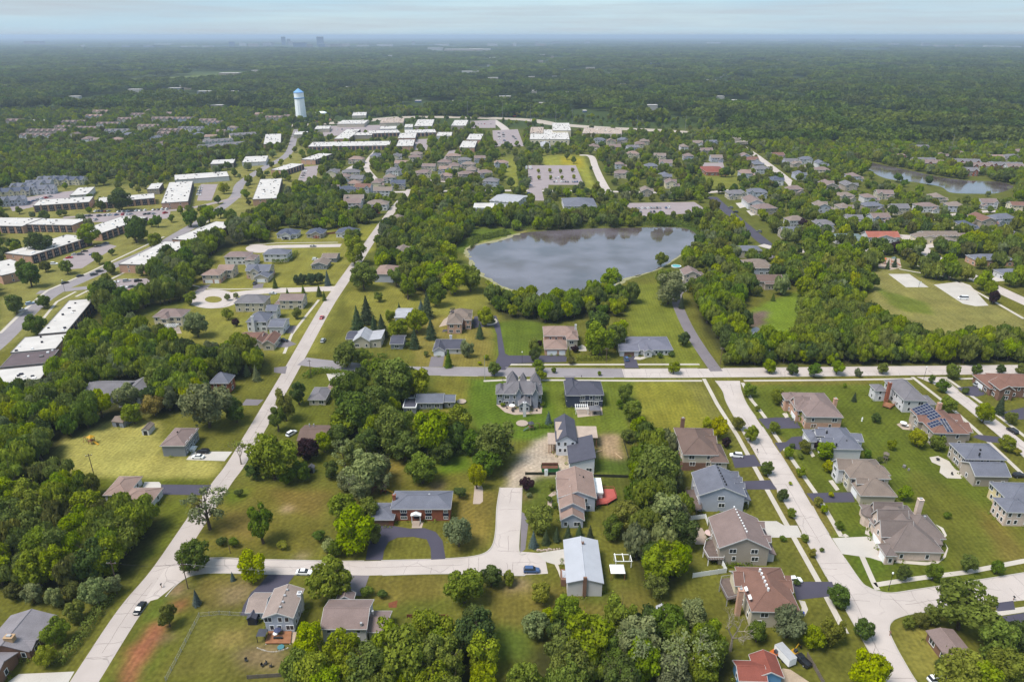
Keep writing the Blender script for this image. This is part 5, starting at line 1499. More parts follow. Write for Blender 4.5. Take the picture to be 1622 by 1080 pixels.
for k, q in enumerate(([(497, 205), (522, 204), (524, 199), (502, 200)], [(640, 202), (654, 202), (654, 197), (642, 197)], [(600, 205), (628, 204), (628, 200), (604, 200)], [(464, 214), (486, 213), (488, 208), (468, 209)], [(690, 216), (716, 215), (716, 209), (694, 210)], [(560, 215), (590, 214), (590, 210), (564, 210)], [(330, 262), (372, 257), (372, 251), (338, 255)], [(232, 300), (252, 299), (258, 290), (240, 291)])):
    hh = flats('pale flat-roofed commercial building', None, [(q, 5.5, random.choice((M_FLATROOF, R_PLY, M_FLATROOF)))], random.choice((BEIGE, TAN, WHITE)), k > 3)
    auto(hh['root'], 'pale flat-roofed commercial building', 'flat-roofed building', *P(*hh['root'].location))
h = flats('large pale school building with stepped white roofs near the highway', 'the pale school building', [([(838, 221), (903, 221), (898, 205), (842, 206)], 8.0, M_FLATROOF), ([(876, 207), (904, 207), (902, 195), (874, 195)], 11.0, M_FLATROOF), ([(838, 211), (862, 211), (860, 201), (842, 202)], 9.0, R_PLY)], CREAM, False)
for i in range(9):
    window(h['root'], h['rects'][0][0], 'S', .08 + i * .105, 4.6, 2.2, 1.8, 2, True)
flats('row of white-roofed sheds right of the school', 'the shed row right of the school', [([(922, 212), (985, 212), (985, 203), (925, 203)], 5, R_PLY)], BEIGE, False)
house('church', 'grey hip-roofed hall north of the lake with pale top', 'the grey hall north of the lake', [B([(893, 327), (946, 327), (935, 314)], 5.0, 4.0, 'h')], WHITE, R_SLATE, 0, 'hall')
house('white_barn', 'long white-roofed barn at the lake\'s far left corner', 'the long white barn by the lake', [B([(775, 318), (818, 322), (812, 308)], 4.5, 2.0, 'gx')], WHITE, R_LIGHT, None, 'barn')
house('white_barn', 'low white-roofed building before the long barn', 'the low white building by the barn', [B([(750, 329), (782, 329), (780, 322)], 4.0, .4, 'f', roof=M_FLATROOF)], WHITE, R_LIGHT, 0, 'barn')
house('pavilion', 'small white tent-roofed pavilion before the school', 'the tent-roofed pavilion', [B([(857, 232), (872, 232), (870, 226)], 3.5, 3.0, 'h', wall=WHITE)], WHITE, R_LIGHT, 0, 'pavilion')
house('brown_hall', 'low red-brown hall on a lawn east of the church lot', 'the red-brown hall', [B([(1119, 273), (1143, 273), (1140, 264)], 4.0, 2.6, 'h')], M_BRICKR, R_RED, 0, 'hall')

# ---------------------------------------------------------------- the many mid-distance houses: (px, py of the roof, width m, depth m, storeys, roof, wall, turn)
MIDN = [('tan', R_TAN), ('grey', R_GREY), ('brown', R_MAUVE), ('slate', R_SLATE), ('rust', R_RUST), ('pale', R_WARM), ('blue', R_BLUE)]
WALLN = [BEIGE, WHITE, TAN, CREAM, PALE]
def mid(px, py, w=13, d=10, roofk=None, turn=None, kind='house', st=2, wk=None):
    e = 5.6 if st == 2 else 3.2
    nm, rm = MIDN[roofk if roofk is not None else random.choice((0, 1, 2, 2, 3, 4, 5))]
    yaw = turn if turn is not None else random.choice((0, 0, -8, 10, 90 - 4, 88))
    p = W(px, py, e + 1)
    c_, s_ = math.cos(RAD(yaw)), math.sin(RAD(yaw))
    f = lambda x, y, z=e: P(p.x + x * c_ - y * s_, p.y + x * s_ + y * c_, z)
    w *= random.uniform(.92, 1.1) * (1.25 if kind == 'house' else 1.1)
    d *= 1.15
    bl = [B([f(-w / 2, -d / 2), f(w / 2, -d / 2), f(w / 2, d / 2), f(-w / 2, d / 2)], e, random.uniform(2.4, 3.2), random.choice(('h', 'gx', 'h', 'gx')) if w < 22 else 'gx')]
    if kind == 'house':
        gx = random.choice((-1, 1)) * w * .3
        bl.append(B([f(gx - 3.2, -d / 2 - 3, 3.2), f(gx + 3.2, -d / 2 - 3, 3.2), f(gx + 3.2, -d / 2 + 3, 3.2)], 3.2, 1.8, 'gy'))
        if random.random() < .5:
            bl.append(B([f(-gx - 2.4, -d / 2 - 1, e), f(-gx + 2.4, -d / 2 - 1, e), f(-gx + 2.4, d / 3, e)], e, 2.2, 'gy'))
    else:
        n = max(2, int(w / 8))
        for i in range(n):
            x = -w / 2 + w * (i + .5) / n
            bl.append(B([f(x - 2.6, -d / 2 - 1.5), f(x + 2.6, -d / 2 - 1.5), f(x + 2.6, d / 4)], e, 2.8, 'gy', wall=M_BRICKR if kind == 'brick' else None) if True else None)
            if bl[-1].get('wall') is None: bl[-1].pop('wall')
    h = house('townhouse_row' if kind != 'house' else 'house', None, None, bl, wk or random.choice(WALLN), rm, yaw, 'townhouses' if kind != 'house' else 'house', mini=True, trim=M_EAVE if py > 235 else None)
    st_ = {'house': 'two-storey house' if st == 2 else 'low house', 'row': 'townhouse row', 'brick': 'brick-gabled townhouse row'}[kind]
    auto(h['root'], f'{nm}-roofed {st_}', st_, *P(p.x, p.y, 3))
    return h
landmark('the water tower', 478, 165); landmark('the lake', 910, 410); landmark('the far pond', 1480, 285); landmark('the long flower-field car park', 880, 278)
landmark('the highway bend', 1160, 222); landmark('the lane beside the flower field', 950, 280); landmark('the blacktop lane east of the lake', 1180, 358)
landmark('the big left car park', 200, 343); landmark('the playground', 1410, 416); landmark('the park car park', 1520, 465); landmark('the lakeside lane', 1095, 530)
landmark('the corner lot with the oak', 420, 825); landmark('the street junction at bottom right', 1385, 960); landmark('the junction of cross street and left road', 470, 580)
landmark('the grassy marsh clearing', 1225, 505); landmark('the chain-link fenced yard', 340, 1020); landmark('the lone car on the left road', 222, 965); landmark('the playing field', 1500, 515); landmark('the empty mown field', 1060, 640)
landmark('the left avenue bend', 380, 300); landmark('the storage tank', 509, 181); landmark('the right-hand side road', 1545, 655); landmark('the east end of the cross street', 1400, 588)
for a in ((565, 250, 14, 10, 0), (594, 245, 13, 10, 3), (627, 246, 13, 10, 1), (657, 247, 13, 10, 2), (718, 245, 15, 10, 0), (736, 251, 12, 10, 1), (556, 270, 15, 11, 1), (543, 277, 13, 10, 2), (638, 256, 14, 11, 0), (624, 268, 12, 10, 1),
          (680, 261, 12, 10, 2), (671, 271, 14, 11, 2), (706, 265, 12, 11, 0), (719, 260, 12, 10, 2), (707, 276, 11, 9, 0), (739, 273, 14, 10, 2), (768, 271, 12, 10, 2), (778, 284, 12, 12, 1),
          (549, 297, 13, 10, 6), (576, 294, 14, 9, 4), (598, 286, 13, 9, 2), (607, 299, 14, 10, 5), (631, 288, 12, 10, 6), (559, 318, 13, 10, 2), (598, 320, 15, 11, 5), (630, 343, 8, 8, 5), (612, 425, 14, 11, 0), (636, 395, 11, 9, 5),
          (1180, 245, 14, 11, 2), (1190, 251, 14, 11, 4), (1200, 257, 14, 11, 3), (1206, 265, 14, 12, 1), (1229, 282, 14, 11, 6), (1231, 244, 12, 10, 4), (1252, 254, 14, 10, 1), (1262, 258, 11, 10, 5),
          (1166, 303, 15, 12, 1), (1199, 301, 14, 11, 3), (1193, 316, 18, 13, 2), (1210, 326, 15, 12, 2), (1312, 290, 18, 12, 2), (1344, 290, 15, 11, 1), (1351, 276, 13, 11, 2), (1301, 323, 12, 10, 5), (1338, 307, 12, 10, 5), (1375, 309, 12, 10, 2),
          (1380, 322, 15, 11, 3), (1424, 326, 12, 10, 1), (1467, 323, 15, 11, 2), (1259, 345, 11, 9, 5), (1250, 363, 11, 10, 3), (1528, 352, 12, 10, 6), (1556, 344, 17, 11, 4), (1586, 342, 16, 10, 3), (1614, 322, 14, 10, 4),
          (950, 220, 13, 10, 3), (967, 222, 12, 10, 2), (986, 220, 13, 10, 3), (974, 231, 13, 10, 2), (1002, 232, 13, 10, 1), (1012, 226, 12, 10, 2), (940, 230, 13, 10, 2), (1020, 222, 12, 10, 5), (985, 272, 13, 10, 2), (981, 258, 9, 9, 2), (1053, 276, 15, 10, 3), (1062, 287, 13, 10, 2), (1090, 245, 11, 9, 2), (1105, 225, 12, 10, 5)):
    mid(*a)
for a in ((75, 206, 60, 14, 2, 0), (60, 213, 46, 13, 2, 0), (118, 192, 34, 12, 2, 5), (137, 202, 30, 12, 2, 0), (150, 183, 30, 12, 0, 0), (172, 195, 32, 12, 2, 0), (186, 206, 36, 13, 1, 5), (203, 188, 34, 12, 2, 0), (222, 181, 30, 12, 2, -5), (236, 199, 32, 12, 2, 0),
          (258, 187, 34, 12, 2, 4), (272, 205, 34, 12, 2, 0), (292, 187, 34, 12, 2, 0), (303, 202, 34, 12, 1, 0), (330, 190, 26, 12, 2, 0), (342, 193, 26, 12, 2, 6), (345, 222, 34, 13, 1, 30), (362, 228, 40, 13, 1, 40), (384, 212, 34, 13, 1, 30), (330, 232, 26, 12, 1, 0), (265, 210, 24, 12, 2, 0),
          (440, 185, 40, 13, 2, 8), (462, 183, 26, 12, 2, 0), (160, 176, 26, 12, 0, 0), (100, 200, 24, 12, 2, 0), (25, 190, 30, 12, 2, 0), (20, 300, 26, 12, 6, 20), (42, 292, 24, 12, 3, 10), (62, 288, 22, 11, 3, 12), (84, 281, 24, 12, 3, 8), (110, 282, 26, 12, 6, 5), (12, 314, 24, 12, 3, 25), (68, 296, 20, 11, 3, 15)):
    mid(*a[:5], turn=a[5], kind='row')
for a in ((1463, 252, 22, 12, 1, -8), (1478, 256, 20, 12, 2, -8), (1526, 254, 30, 12, 1, -8), (1548, 260, 30, 12, 2, -8), (1592, 259, 30, 12, 1, -8), (1612, 262, 26, 12, 2, -8), (1425, 246, 14, 10, 0, -8), (1535, 268, 16, 12, 1, -8)):
    mid(*a[:5], turn=a[5], kind='brick')

def fill_houses(poly, n, sx, sy, tries=4000):
    """Further houses of the mid-distance neighbourhoods, spaced as the ones placed by eye."""
    made = 0
    xs, ys = [p[0] for p in poly], [p[1] for p in poly]
    for _ in range(tries):
        if made >= n:
            return
        px, py = random.uniform(min(xs), max(xs)), random.uniform(min(ys), max(ys))
        if not inpoly([px], [py], poly)[0]:
            continue
        p = W(px, py, 6)
        if any(abs(p.x - r[0]) < sx + max(r[4], r[5]) and abs(p.y - r[1]) < sy + max(r[4], r[5]) for r in RECTS):
            continue
        if any(inpoly([p.x + dx], [p.y + dy], q)[0] for q in CLEARW for dx, dy in ((0, 0), (9, 0), (-9, 0), (0, 8), (0, -8)) if min(v[0] for v in q) - 12 < p.x < max(v[0] for v in q) + 12 and min(v[1] for v in q) - 12 < p.y < max(v[1] for v in q) + 12):
            continue
        mid(px, py, random.uniform(11, 14), random.uniform(9, 11), random.choice((0, 1, 2, 2, 5, 5, 3)), random.choice((0, 0, 5, -8, 88)))
        made += 1
fill_houses([(530, 240), (700, 236), (800, 250), (800, 300), (640, 300), (540, 335), (520, 290)], 12, 7, 12)
fill_houses([(915, 215), (1120, 215), (1160, 240), (1100, 300), (990, 300), (960, 250)], 9, 8, 20)
fill_houses([(1170, 236), (1290, 250), (1400, 300), (1622, 315), (1622, 350), (1400, 345), (1240, 360), (1160, 300)], 14, 10, 24)
fill_houses([(0, 172), (160, 168), (340, 176), (460, 180), (400, 215), (300, 235), (120, 225), (0, 225)], 14, 10, 30)
fill_houses([(1420, 225), (1622, 235), (1622, 256), (1500, 250)], 6, 10, 25)
# ================================================================ far buildings
FARB = []
def far_block(px, py, w, h, m, d=None, lab=None, twin=False):
    p = W(px, py)
    s = F / depth(p.x, p.y)
    w, h = w / s, h / s
    d = d or max(14, w * .5)
    t = thing('office_tower' if h > w * .9 else 'far_building', lab, 'building', (p.x, p.y, 0))
    MB().box(-w / 2, -d / 2, 0, w / 2, d / 2, h).build('wall', m, t)
    MB().box(-w / 2 - .3, -d / 2 - .3, h, w / 2 + .3, d / 2 + .3, h + max(.6, h * .04)).build('roof', M_FLATROOF, t)
    if h > 40:
        k = max(2, int(h / 14))
        for i in range(k):
            z = h * (i + .35) / k
            MB().box(-w / 2 - .15, -d / 2 - .15, z, w / 2 + .15, d / 2 + .15, z + h / k * .4).build('window_band', M_GLASS, t)
    if not lab:
        auto(t, 'distant tower block' if h > w * .9 else 'distant pale building' , 'far tower' if h > w * .9 else 'far building', px, py)
    FARB.append((p.x, p.y, w, d))
M_FARB = [mat('far_pale', C(214, 208, 206), .8, .06, .02), mat('far_grey', C(150, 156, 170), .7, .06, .02), mat('far_blue', C(96, 122, 166), .5, .06, .02), mat('far_tan', C(180, 164, 150), .8, .06, .02)]
landmark('the distant town centre', 475, 72); landmark('the distant white warehouses', 730, 79); landmark('the pale field in the far woods', 220, 128); landmark('the far hazy tower pair', 850, 70); landmark('the right-hand far white hall', 1350, 66); landmark('the far left hazy block', 55, 70)
for px, py, w, h, k in ((368, 74, 8, 7, 2), (424, 74, 14, 6, 0), (431, 73, 7, 5, 3), (450, 72, 6, 12, 2), (458, 72, 5, 9, 1), (463, 73, 9, 6, 0), (476, 75, 20, 7, 2), (491, 76, 9, 5, 3), (508, 73, 10, 13, 2), (512, 75, 14, 5, 2), (521, 76, 10, 5, 0), (530, 76, 12, 5, 3), (538, 75, 8, 5, 3), (402, 74, 16, 4, 3), (385, 73, 10, 4, 0),
                        (55, 72, 26, 6, 3), (47, 72, 8, 4, 1), (132, 76, 6, 4, 0), (200, 76, 10, 3, 1), (236, 77, 14, 4, 1), (300, 76, 22, 2.5, 0), (330, 76, 16, 2.5, 0), (260, 72, 26, 2, 0),
                        (548, 74, 12, 4, 3), (575, 75, 18, 3, 0), (610, 74, 24, 3, 0), (655, 71, 5, 5, 0), (690, 80, 24, 4, 0), (735, 82, 60, 3.5, 3), (760, 81, 34, 3, 0), (620, 91, 9, 3, 0), (700, 73, 22, 2.5, 0), (780, 73, 16, 3, 0), (815, 73, 6, 4, 0), (850, 72, 4, 6, 0), (857, 74, 14, 4, 3), (880, 70, 12, 4, 3), (930, 69, 8, 4, 0), (1000, 66, 12, 3, 0),
                        (1130, 70, 20, 2.5, 0), (1230, 66, 30, 2, 0), (1350, 67, 7, 4.5, 0), (1320, 67, 16, 2, 0), (1415, 72, 14, 2.5, 3), (1465, 74, 12, 5, 0), (1490, 75, 18, 3, 3), (1520, 74, 12, 2.5, 3), (1572, 76, 24, 3, 0), (1600, 77, 26, 3, 0), (1420, 127, 8, 3, 0), (1434, 106, 8, 2.5, 0), (1240, 87, 5, 2.5, 0),
                        (745, 117, 26, 3.5, 0), (842, 125, 10, 3, 3), (780, 127, 18, 3.5, 3), (800, 157, 18, 4, 3), (846, 148, 8, 4, 0), (1126, 131, 14, 4, 0), (1145, 123, 10, 3, 0), (1030, 176, 20, 9, 0), (1140, 157, 12, 4, 0), (1162, 163, 10, 4, 0), (1248, 126, 8, 3, 0), (1370, 193, 10, 4, 1), (1410, 202, 8, 4, 0), (1590, 170, 16, 4, 1), (1300, 168, 10, 4, 3), (1500, 182, 8, 4, 0), (1200, 122, 7, 2.5, 0), (1145, 123, 6, 2, 0), (1000, 142, 10, 3, 1), (935, 110, 14, 2.5, 3),
                        (215, 147, 20, 5, 0), (120, 157, 16, 4, 0), (185, 156, 26, 3, 3), (40, 125, 22, 3, 0), (60, 137, 26, 3.5, 0), (100, 134, 20, 3, 0), (130, 132, 16, 3, 3), (5, 140, 12, 5, 0), (65, 196, 28, 5, 0), (365, 120, 30, 4, 3), (410, 115, 20, 3, 3), (205, 97, 5, 2.5, 0), (280, 146, 20, 6, 1), (300, 142, 24, 6, 3), (325, 150, 20, 5, 1), (370, 150, 16, 5, 1), (345, 172, 18, 5, 3), (420, 145, 12, 4, 1), (552, 142, 8, 4, 0), (612, 137, 10, 4, 3), (20, 90, 18, 2, 0), (150, 88, 24, 2, 3)):
    far_block(px, py, w, h, M_FARB[k])

for _ in range(40):                                # roofs showing in clearings of the far woods
    far_block(random.uniform(560, 1610), random.choice((random.uniform(88, 125), random.uniform(125, 180))), random.uniform(5, 10), random.uniform(2.2, 3.6), random.choice(M_FARB))
# ================================================================ trees
def leaf_mat(name, r, g, b, k=1.0, var=0.34):
    m = bpy.data.materials.new('leaves_' + name)
    m.use_nodes = True
    nt = m.node_tree
    N, L = nt.nodes, nt.links
    N.clear()
    out = N.new('ShaderNodeOutputMaterial')
    at = N.new('ShaderNodeAttribute')
    at.attribute_name = 'leaf'
    oi = N.new('ShaderNodeObjectInfo')
    hs = N.new('ShaderNodeHueSaturation')
    hs.inputs['Color'].default_value = C(r, g, b, k)
    def rng_(src, lo, hi):
        mr = N.new('ShaderNodeMapRange')
        mr.inputs['To Min'].default_value = lo
        mr.inputs['To Max'].default_value = hi
        L.new(src, mr.inputs['Value'])
        return mr.outputs['Result']
    def mul(a, c):
        q = N.new('ShaderNodeMath')
        q.operation = 'MULTIPLY'
        L.new(a, q.inputs[0])
        L.new(c, q.inputs[1])
        return q.outputs[0]
    mod = N.new('ShaderNodeMath')
    mod.operation = 'FRACT'
    m7 = N.new('ShaderNodeMath')
    m7.operation = 'MULTIPLY'
    m7.inputs[1].default_value = 7.31
    L.new(oi.outputs['Random'], m7.inputs[0])
    L.new(m7.outputs[0], mod.inputs[0])
    L.new(rng_(oi.outputs['Random'], 0.488, 0.518), hs.inputs['Hue'])
    L.new(rng_(mod.outputs[0], 0.85, 1.12), hs.inputs['Saturation'])
    L.new(mul(rng_(mod.outputs[0], 0.78, 1.22), rng_(at.outputs['Fac'], 1 - var, 1 + var)), hs.inputs['Value'])
    d = N.new('ShaderNodeBsdfDiffuse')
    t = N.new('ShaderNodeBsdfTranslucent')
    mx = N.new('ShaderNodeMixShader')
    mx.inputs[0].default_value = 0.4
    L.new(hs.outputs['Color'], d.inputs['Color'])
    L.new(hs.outputs['Color'], t.inputs['Color'])
    L.new(d.outputs[0], mx.inputs[1])
    L.new(t.outputs[0], mx.inputs[2])
    L.new(mx.outputs[0], out.inputs['Surface'])
    return m
LM_ = {'g': leaf_mat('mid_green', 158, 172, 58), 'd': leaf_mat('dark_green', 122, 142, 62), 'y': leaf_mat('yellow_green', 184, 190, 52), 's': leaf_mat('silver_green', 164, 172, 116),
       'o': leaf_mat('olive', 142, 142, 68), 'p': leaf_mat('purple', 84, 58, 68), 'a': leaf_mat('golden', 190, 172, 84), 'c': leaf_mat('conifer', 104, 120, 84), 'b': leaf_mat('blue_spruce', 126, 146, 142),
       'k': leaf_mat('bright_yellow', 204, 196, 40), 'f': leaf_mat('far_green', 122, 136, 62), 'h': leaf_mat('far_dark_green', 104, 120, 60)}
DESC = {'g': 'mid-green', 'd': 'dark green', 'y': 'yellow-green', 's': 'silvery green', 'o': 'olive', 'p': 'purple-leaved', 'a': 'golden', 'c': 'dark', 'b': 'blue-grey', 'k': 'bright yellow'}
M_BARK = mat('bark', C(112, 98, 86), 0.95, 0.25, 2, 0.1)
M_DEADWOOD = mat('dead_wood', C(178, 166, 152), 0.95, 0.15, 2, 0.1)

def leaf_mesh(name, c, n, size, val, m, trunk=None):
    """Small two-triangle leaf clumps at points c, facing n."""
    k = len(c)
    r = rng.normal(size=(k, 3))
    u = np.cross(n, r)
    u /= np.linalg.norm(u, axis=1)[:, None] + 1e-9
    w = np.cross(n, u)
    s = size[:, None]
    bend = n * s * rng.uniform(-.35, .1, (k, 1))
    a = rng.uniform(.7, 1.25, (k, 4, 1))
    v = np.stack([c + u * s * a[:, 0], c + w * s * .8 * a[:, 1] + bend, c - u * s * a[:, 2], c - w * s * .8 * a[:, 3] + bend], 1)
    nv, nf = k * 4, k
    me = bpy.data.meshes.new(name)
    tv = trunk.v if trunk else []
    tf = trunk.f if trunk else []
    if trunk:
        me.from_pydata([tuple(x) for x in v.reshape(-1, 3)] + tv, [], [tuple(range(4 * i, 4 * i + 4)) for i in range(k)] + [tuple(j + nv for j in f) for f in tf])
    else:
        me.vertices.add(nv)
        me.vertices.foreach_set('co', v.reshape(-1).astype(np.float32))
        me.loops.add(nv)
        me.polygons.add(nf)
        me.loops.foreach_set('vertex_index', np.arange(nv, dtype=np.int32))
        me.polygons.foreach_set('loop_start', (np.arange(nf) * 4).astype(np.int32))
        me.polygons.foreach_set('loop_total', np.full(nf, 4, np.int32))
    me.materials.append(m)
    if trunk:
        me.materials.append(M_BARK)
        for p in me.polygons[nf:]:
            p.material_index = 1
    at = me.attributes.new('leaf', 'FLOAT', 'POINT')
    vv = np.zeros(len(me.vertices), np.float32)
    vv[:nv] = np.repeat(val, 4)
    at.data.foreach_set('value', vv)
    me.update()
    return me
def lobes_crown(seed, nl=16, spread=.62, rl=(.3, .46), flat=1.0, total=2600, size=.075, tall=1.0, gap=0.0):
    """Points and facings on a crown made of overlapping lobes, inside a unit ball."""
    R = np.random.default_rng(seed)
    cs = []
    for _ in range(nl):
        d = R.normal(size=3)
        d /= np.linalg.norm(d)
        d *= spread * R.uniform(.55, 1.05) ** .6
        d[2] = d[2] * .95 + .05
        cs.append(np.append(d, R.uniform(*rl)))
    cs.append(np.array([0, 0, .0, .5 if gap < .5 else .2]))
    cs = np.array(cs)
    pts, nrm, val, sz = [], [], [], []
    area = cs[:, 3] ** 2
    cnt = (total * 1.7 * area / area.sum()).astype(int)
    for i, (x, y, z, r) in enumerate(cs):
        d = R.normal(size=(cnt[i], 3))
        d /= np.linalg.norm(d, axis=1)[:, None]
        keep = (d[:, 2] > -.5) | (R.random(len(d)) < .35)
        d = d[keep]
        rad = r * (R.uniform(.7, 1.06, (len(d), 1)) + (R.random((len(d), 1)) < .08) * R.uniform(0, .45, (len(d), 1)))
        p = np.array([x, y, z]) + d * rad
        inside = np.zeros(len(p), bool)
        for j, (x2, y2, z2, r2) in enumerate(cs):
            if j != i:
                inside |= np.linalg.norm(p - np.array([x2, y2, z2]), axis=1) < r2 * .8
        p, d = p[~inside], d[~inside]
        n = d + R.normal(size=d.shape) * .42
        n /= np.linalg.norm(n, axis=1)[:, None]
        pts.append(p); nrm.append(n)
        val.append(np.clip(R.normal(.5 + R.uniform(-.22, .22), .2, len(p)), 0, 1))
        sz.append(size * R.uniform(.6, 1.35, len(p)))
    pts, nrm, val, sz = np.concatenate(pts), np.concatenate(nrm), np.concatenate(val), np.concatenate(sz)
    pts[:, 2] *= tall
    if gap:
        k = R.random(len(pts)) > gap * .6
        pts, nrm, val, sz = pts[k], nrm[k], val[k], sz[k]
    return pts, nrm, sz, val
def cone_crown(seed, total=1700, size=.07, layers=13):
    R = np.random.default_rng(seed)
    h = R.random(total) ** .65                       # 0 at the base .. 1 at the top
    h = 1 - h
    lay = np.floor(h * layers) / layers
    ang = R.uniform(0, 2 * math.pi, total)
    rmax = (1 - h) * (.82 + .18 * np.cos(ang * 5 + lay * 40)) * (1 - .35 * ((h * layers) % 1))
    rad = rmax * R.uniform(.55, 1.05, total)
    p = np.stack([rad * np.cos(ang), rad * np.sin(ang), h * 2 - 1], 1)
    n = np.stack([np.cos(ang), np.sin(ang), np.full(total, .75)], 1) + R.normal(size=(total, 3)) * .35
    n /= np.linalg.norm(n, axis=1)[:, None]
    return p, n, size * R.uniform(.6, 1.3, total), np.clip(R.normal(.5, .25, total), 0, 1)
def trunk_mb(seed, H=1.0, r=.035, limbs=5, up=.95):
    """Tapered trunk with limbs, for a tree of height 1 and crown radius about .45."""
    R = random.Random(seed)
    b = MB()
    p = Vector((0, 0, -.02))
    rr = r
    for i in range(4):
        q = p + Vector((R.uniform(-.02, .02), R.uniform(-.02, .02), up * .6 / 4 + .02))
        b.rod(p, q, rr, rr * .82, 6)
        p, rr = q, rr * .82
        if i > 0:
            for _ in range(2 if limbs > 4 else 1):
                a = R.uniform(0, 6.28)
                e = p + Vector((math.cos(a) * R.uniform(.16, .3), math.sin(a) * R.uniform(.16, .3), R.uniform(.1, .26)))
                b.rod(p, e, rr * .55, rr * .18, 5)
                e2 = e + Vector((math.cos(a + .7) * .1, math.sin(a + .7) * .1, .1))
                b.rod(e, e2, rr * .2, rr * .06, 4)
    b.rod(p, p + Vector((0, 0, up * .22)), rr, rr * .3, 5)
    return b
TRUNKS = [trunk_mb(s).mesh('trunk', M_BARK) for s in range(5)]
CROWNS = {'round': [], 'tall': [], 'sparse': [], 'cone': [], 'bush': []}
for s in range(7):
    CROWNS['round'].append(leaf_mesh('crown', *lobes_crown(100 + s, 24 + s % 5, .72, (.17, .34), total=3900, size=.062), LM_['g']))
for s in range(4):
    CROWNS['tall'].append(leaf_mesh('crown', *lobes_crown(200 + s, 26, .74, (.15, .3), total=3300, size=.06), LM_['g']))
for s in range(2):
    CROWNS['sparse'].append(leaf_mesh('crown', *lobes_crown(300 + s, 20, .85, (.14, .24), total=1600, size=.055, gap=.75), LM_['s']))
for s in range(3):
    CROWNS['cone'].append(leaf_mesh('crown', *cone_crown(400 + s, 2300), LM_['c']))
for s in range(3):
    CROWNS['bush'].append(leaf_mesh('foliage', *lobes_crown(500 + s, 9, .5, (.3, .5), total=1500, size=.09), LM_['g']))
SHAPE_WORD = {'round': 'broad tree', 'tall': 'tall tree', 'sparse': 'thin-leaved tree', 'cone': 'conifer', 'bush': 'bush'}

TREES = []        # every single tree wanted: (x, y, R, H, crown kind, colour)
def T(cx, cy, r, col='g', shape='round', hr=None):
    """A tree whose crown shows centred on the pixel with half width r pixels."""
    hr = hr or {'round': 1.05, 'tall': 1.5, 'sparse': 1.15, 'cone': 1.4, 'bush': .85}[shape]
    z = 4.0
    for _ in range(6):
        p = W(cx, cy, z)
        R_ = r * depth(p.x, p.y, z) / F
        H = 2 * R_ * hr
        ch = crown_half(H, shape)
        z = H - ch
    TREES.append((p.x, p.y, R_, H, shape, col))
def crown_half(H, shape):
    return {'round': .5, 'tall': .49, 'sparse': .46, 'cone': .49, 'bush': .5}[shape] * H
def TT(col, shape, *lst):
    for t in lst:
        T(*t, col=col, shape=shape) if len(t) == 3 else T(*t[:3], col=t[3], shape=shape)
# --- left foreground
TT('g', 'round', (88, 1000, 23), (118, 967, 20), (72, 1038, 21, 'y'), (308, 880, 28, 'd'), (395, 897, 28, 'y'), (520, 918, 40), (487, 1013, 29, 'y'), (735, 928, 32, 'g'), (778, 912, 20, 'd'), (806, 915, 13), (855, 938, 19, 'y'),
   (555, 838, 38, 'g'), (668, 740, 28, 'g'), (726, 842, 27, 's'), (430, 722, 42, 'g'), (400, 745, 16, 'd'), (476, 745, 17, 'd'), (577, 742, 34, 's'), (545, 760, 18, 's'), (487, 710, 20, 'p'))
TT('g', 'round', (640, 1042, 50), (580, 1055, 42), (700, 1030, 40), (530, 1070, 30), (757, 985, 30, 'd'), (690, 1000, 24, 'y'), (850, 988, 24, 's'), (868, 978, 15, 'y'), (935, 1015, 46), (1008, 1015, 46, 's'), (1060, 1000, 32, 'd'), (900, 1075, 40), (980, 1075, 40, 'd'), (830, 1075, 34, 'g'),
   (1040, 928, 22), (1060, 885, 32), (1052, 812, 38, 's'), (1045, 742, 43), (992, 815, 24, 'y'), (968, 835, 20, 'd'), (1012, 780, 20, 'd'), (1098, 972, 28, 's'), (1250, 985, 30, 's'), (1320, 1000, 24, 'o'), (1370, 995, 20, 'd'), (1375, 1062, 40, 'y'), (1330, 945, 20, 'd'), (1290, 1010, 22), (1200, 1000, 20, 'd'))
TT('g', 'round', (1530, 958, 48), (1580, 1012, 42), (1522, 1062, 42, 'y'), (1602, 1060, 36), (1480, 975, 17), (1440, 985, 12), (1460, 982, 14, 'o'), (1620, 1010, 30, 'd'), (1555, 1075, 36))
T(325, 800, 38, 's', 'sparse'); T(545, 715, 24, 's', 'sparse'); T(605, 758, 20, 's', 'sparse')
T(412, 828, 27, 'd', 'tall', 1.45); T(755, 752, 17, 'y', 'tall', 1.5)
TT('d', 'bush', (378, 780, 9), (350, 856, 10), (370, 858, 11), (447, 862, 10, 'y'), (520, 862, 15, 's'), (505, 848, 12, 'd'), (470, 1055, 13, 'g'), (580, 935, 13, 'g'), (606, 940, 9, 'd'), (728, 779, 13), (838, 783, 6, 's'), (1262, 922, 7), (1240, 852, 7), (1501, 815, 8), (1180, 800, 6, 'o'), (1252, 765, 4, 'y'), (1302, 870, 5), (1317, 783, 6, 'y'))
TT('b', 'cone', (310, 945, 11), (368, 912, 6), (845, 853, 11))
TT('c', 'cone', (865, 850, 10), (882, 845, 10), (900, 842, 10), (918, 838, 9), (935, 842, 9), (1497, 1030, 8, 'd'), (1507, 1040, 8, 'd'), (1490, 1045, 9, 'd'))
T(265, 975, 17, 'o', 'tall', 1.3)
TT('c', 'round', (480, 441, 9), (493, 441, 10), (506, 440, 9), (470, 443, 8))
TT('g', 'round', (543, 800, 22), (582, 806, 20), (532, 868, 15, 'd'), (572, 772, 22, 's'), (602, 738, 24, 's'), (560, 718, 24), (523, 742, 16, 'd'), (455, 752, 16, 'd'), (512, 700, 18), (590, 845, 18), (535, 690, 20, 'd'))
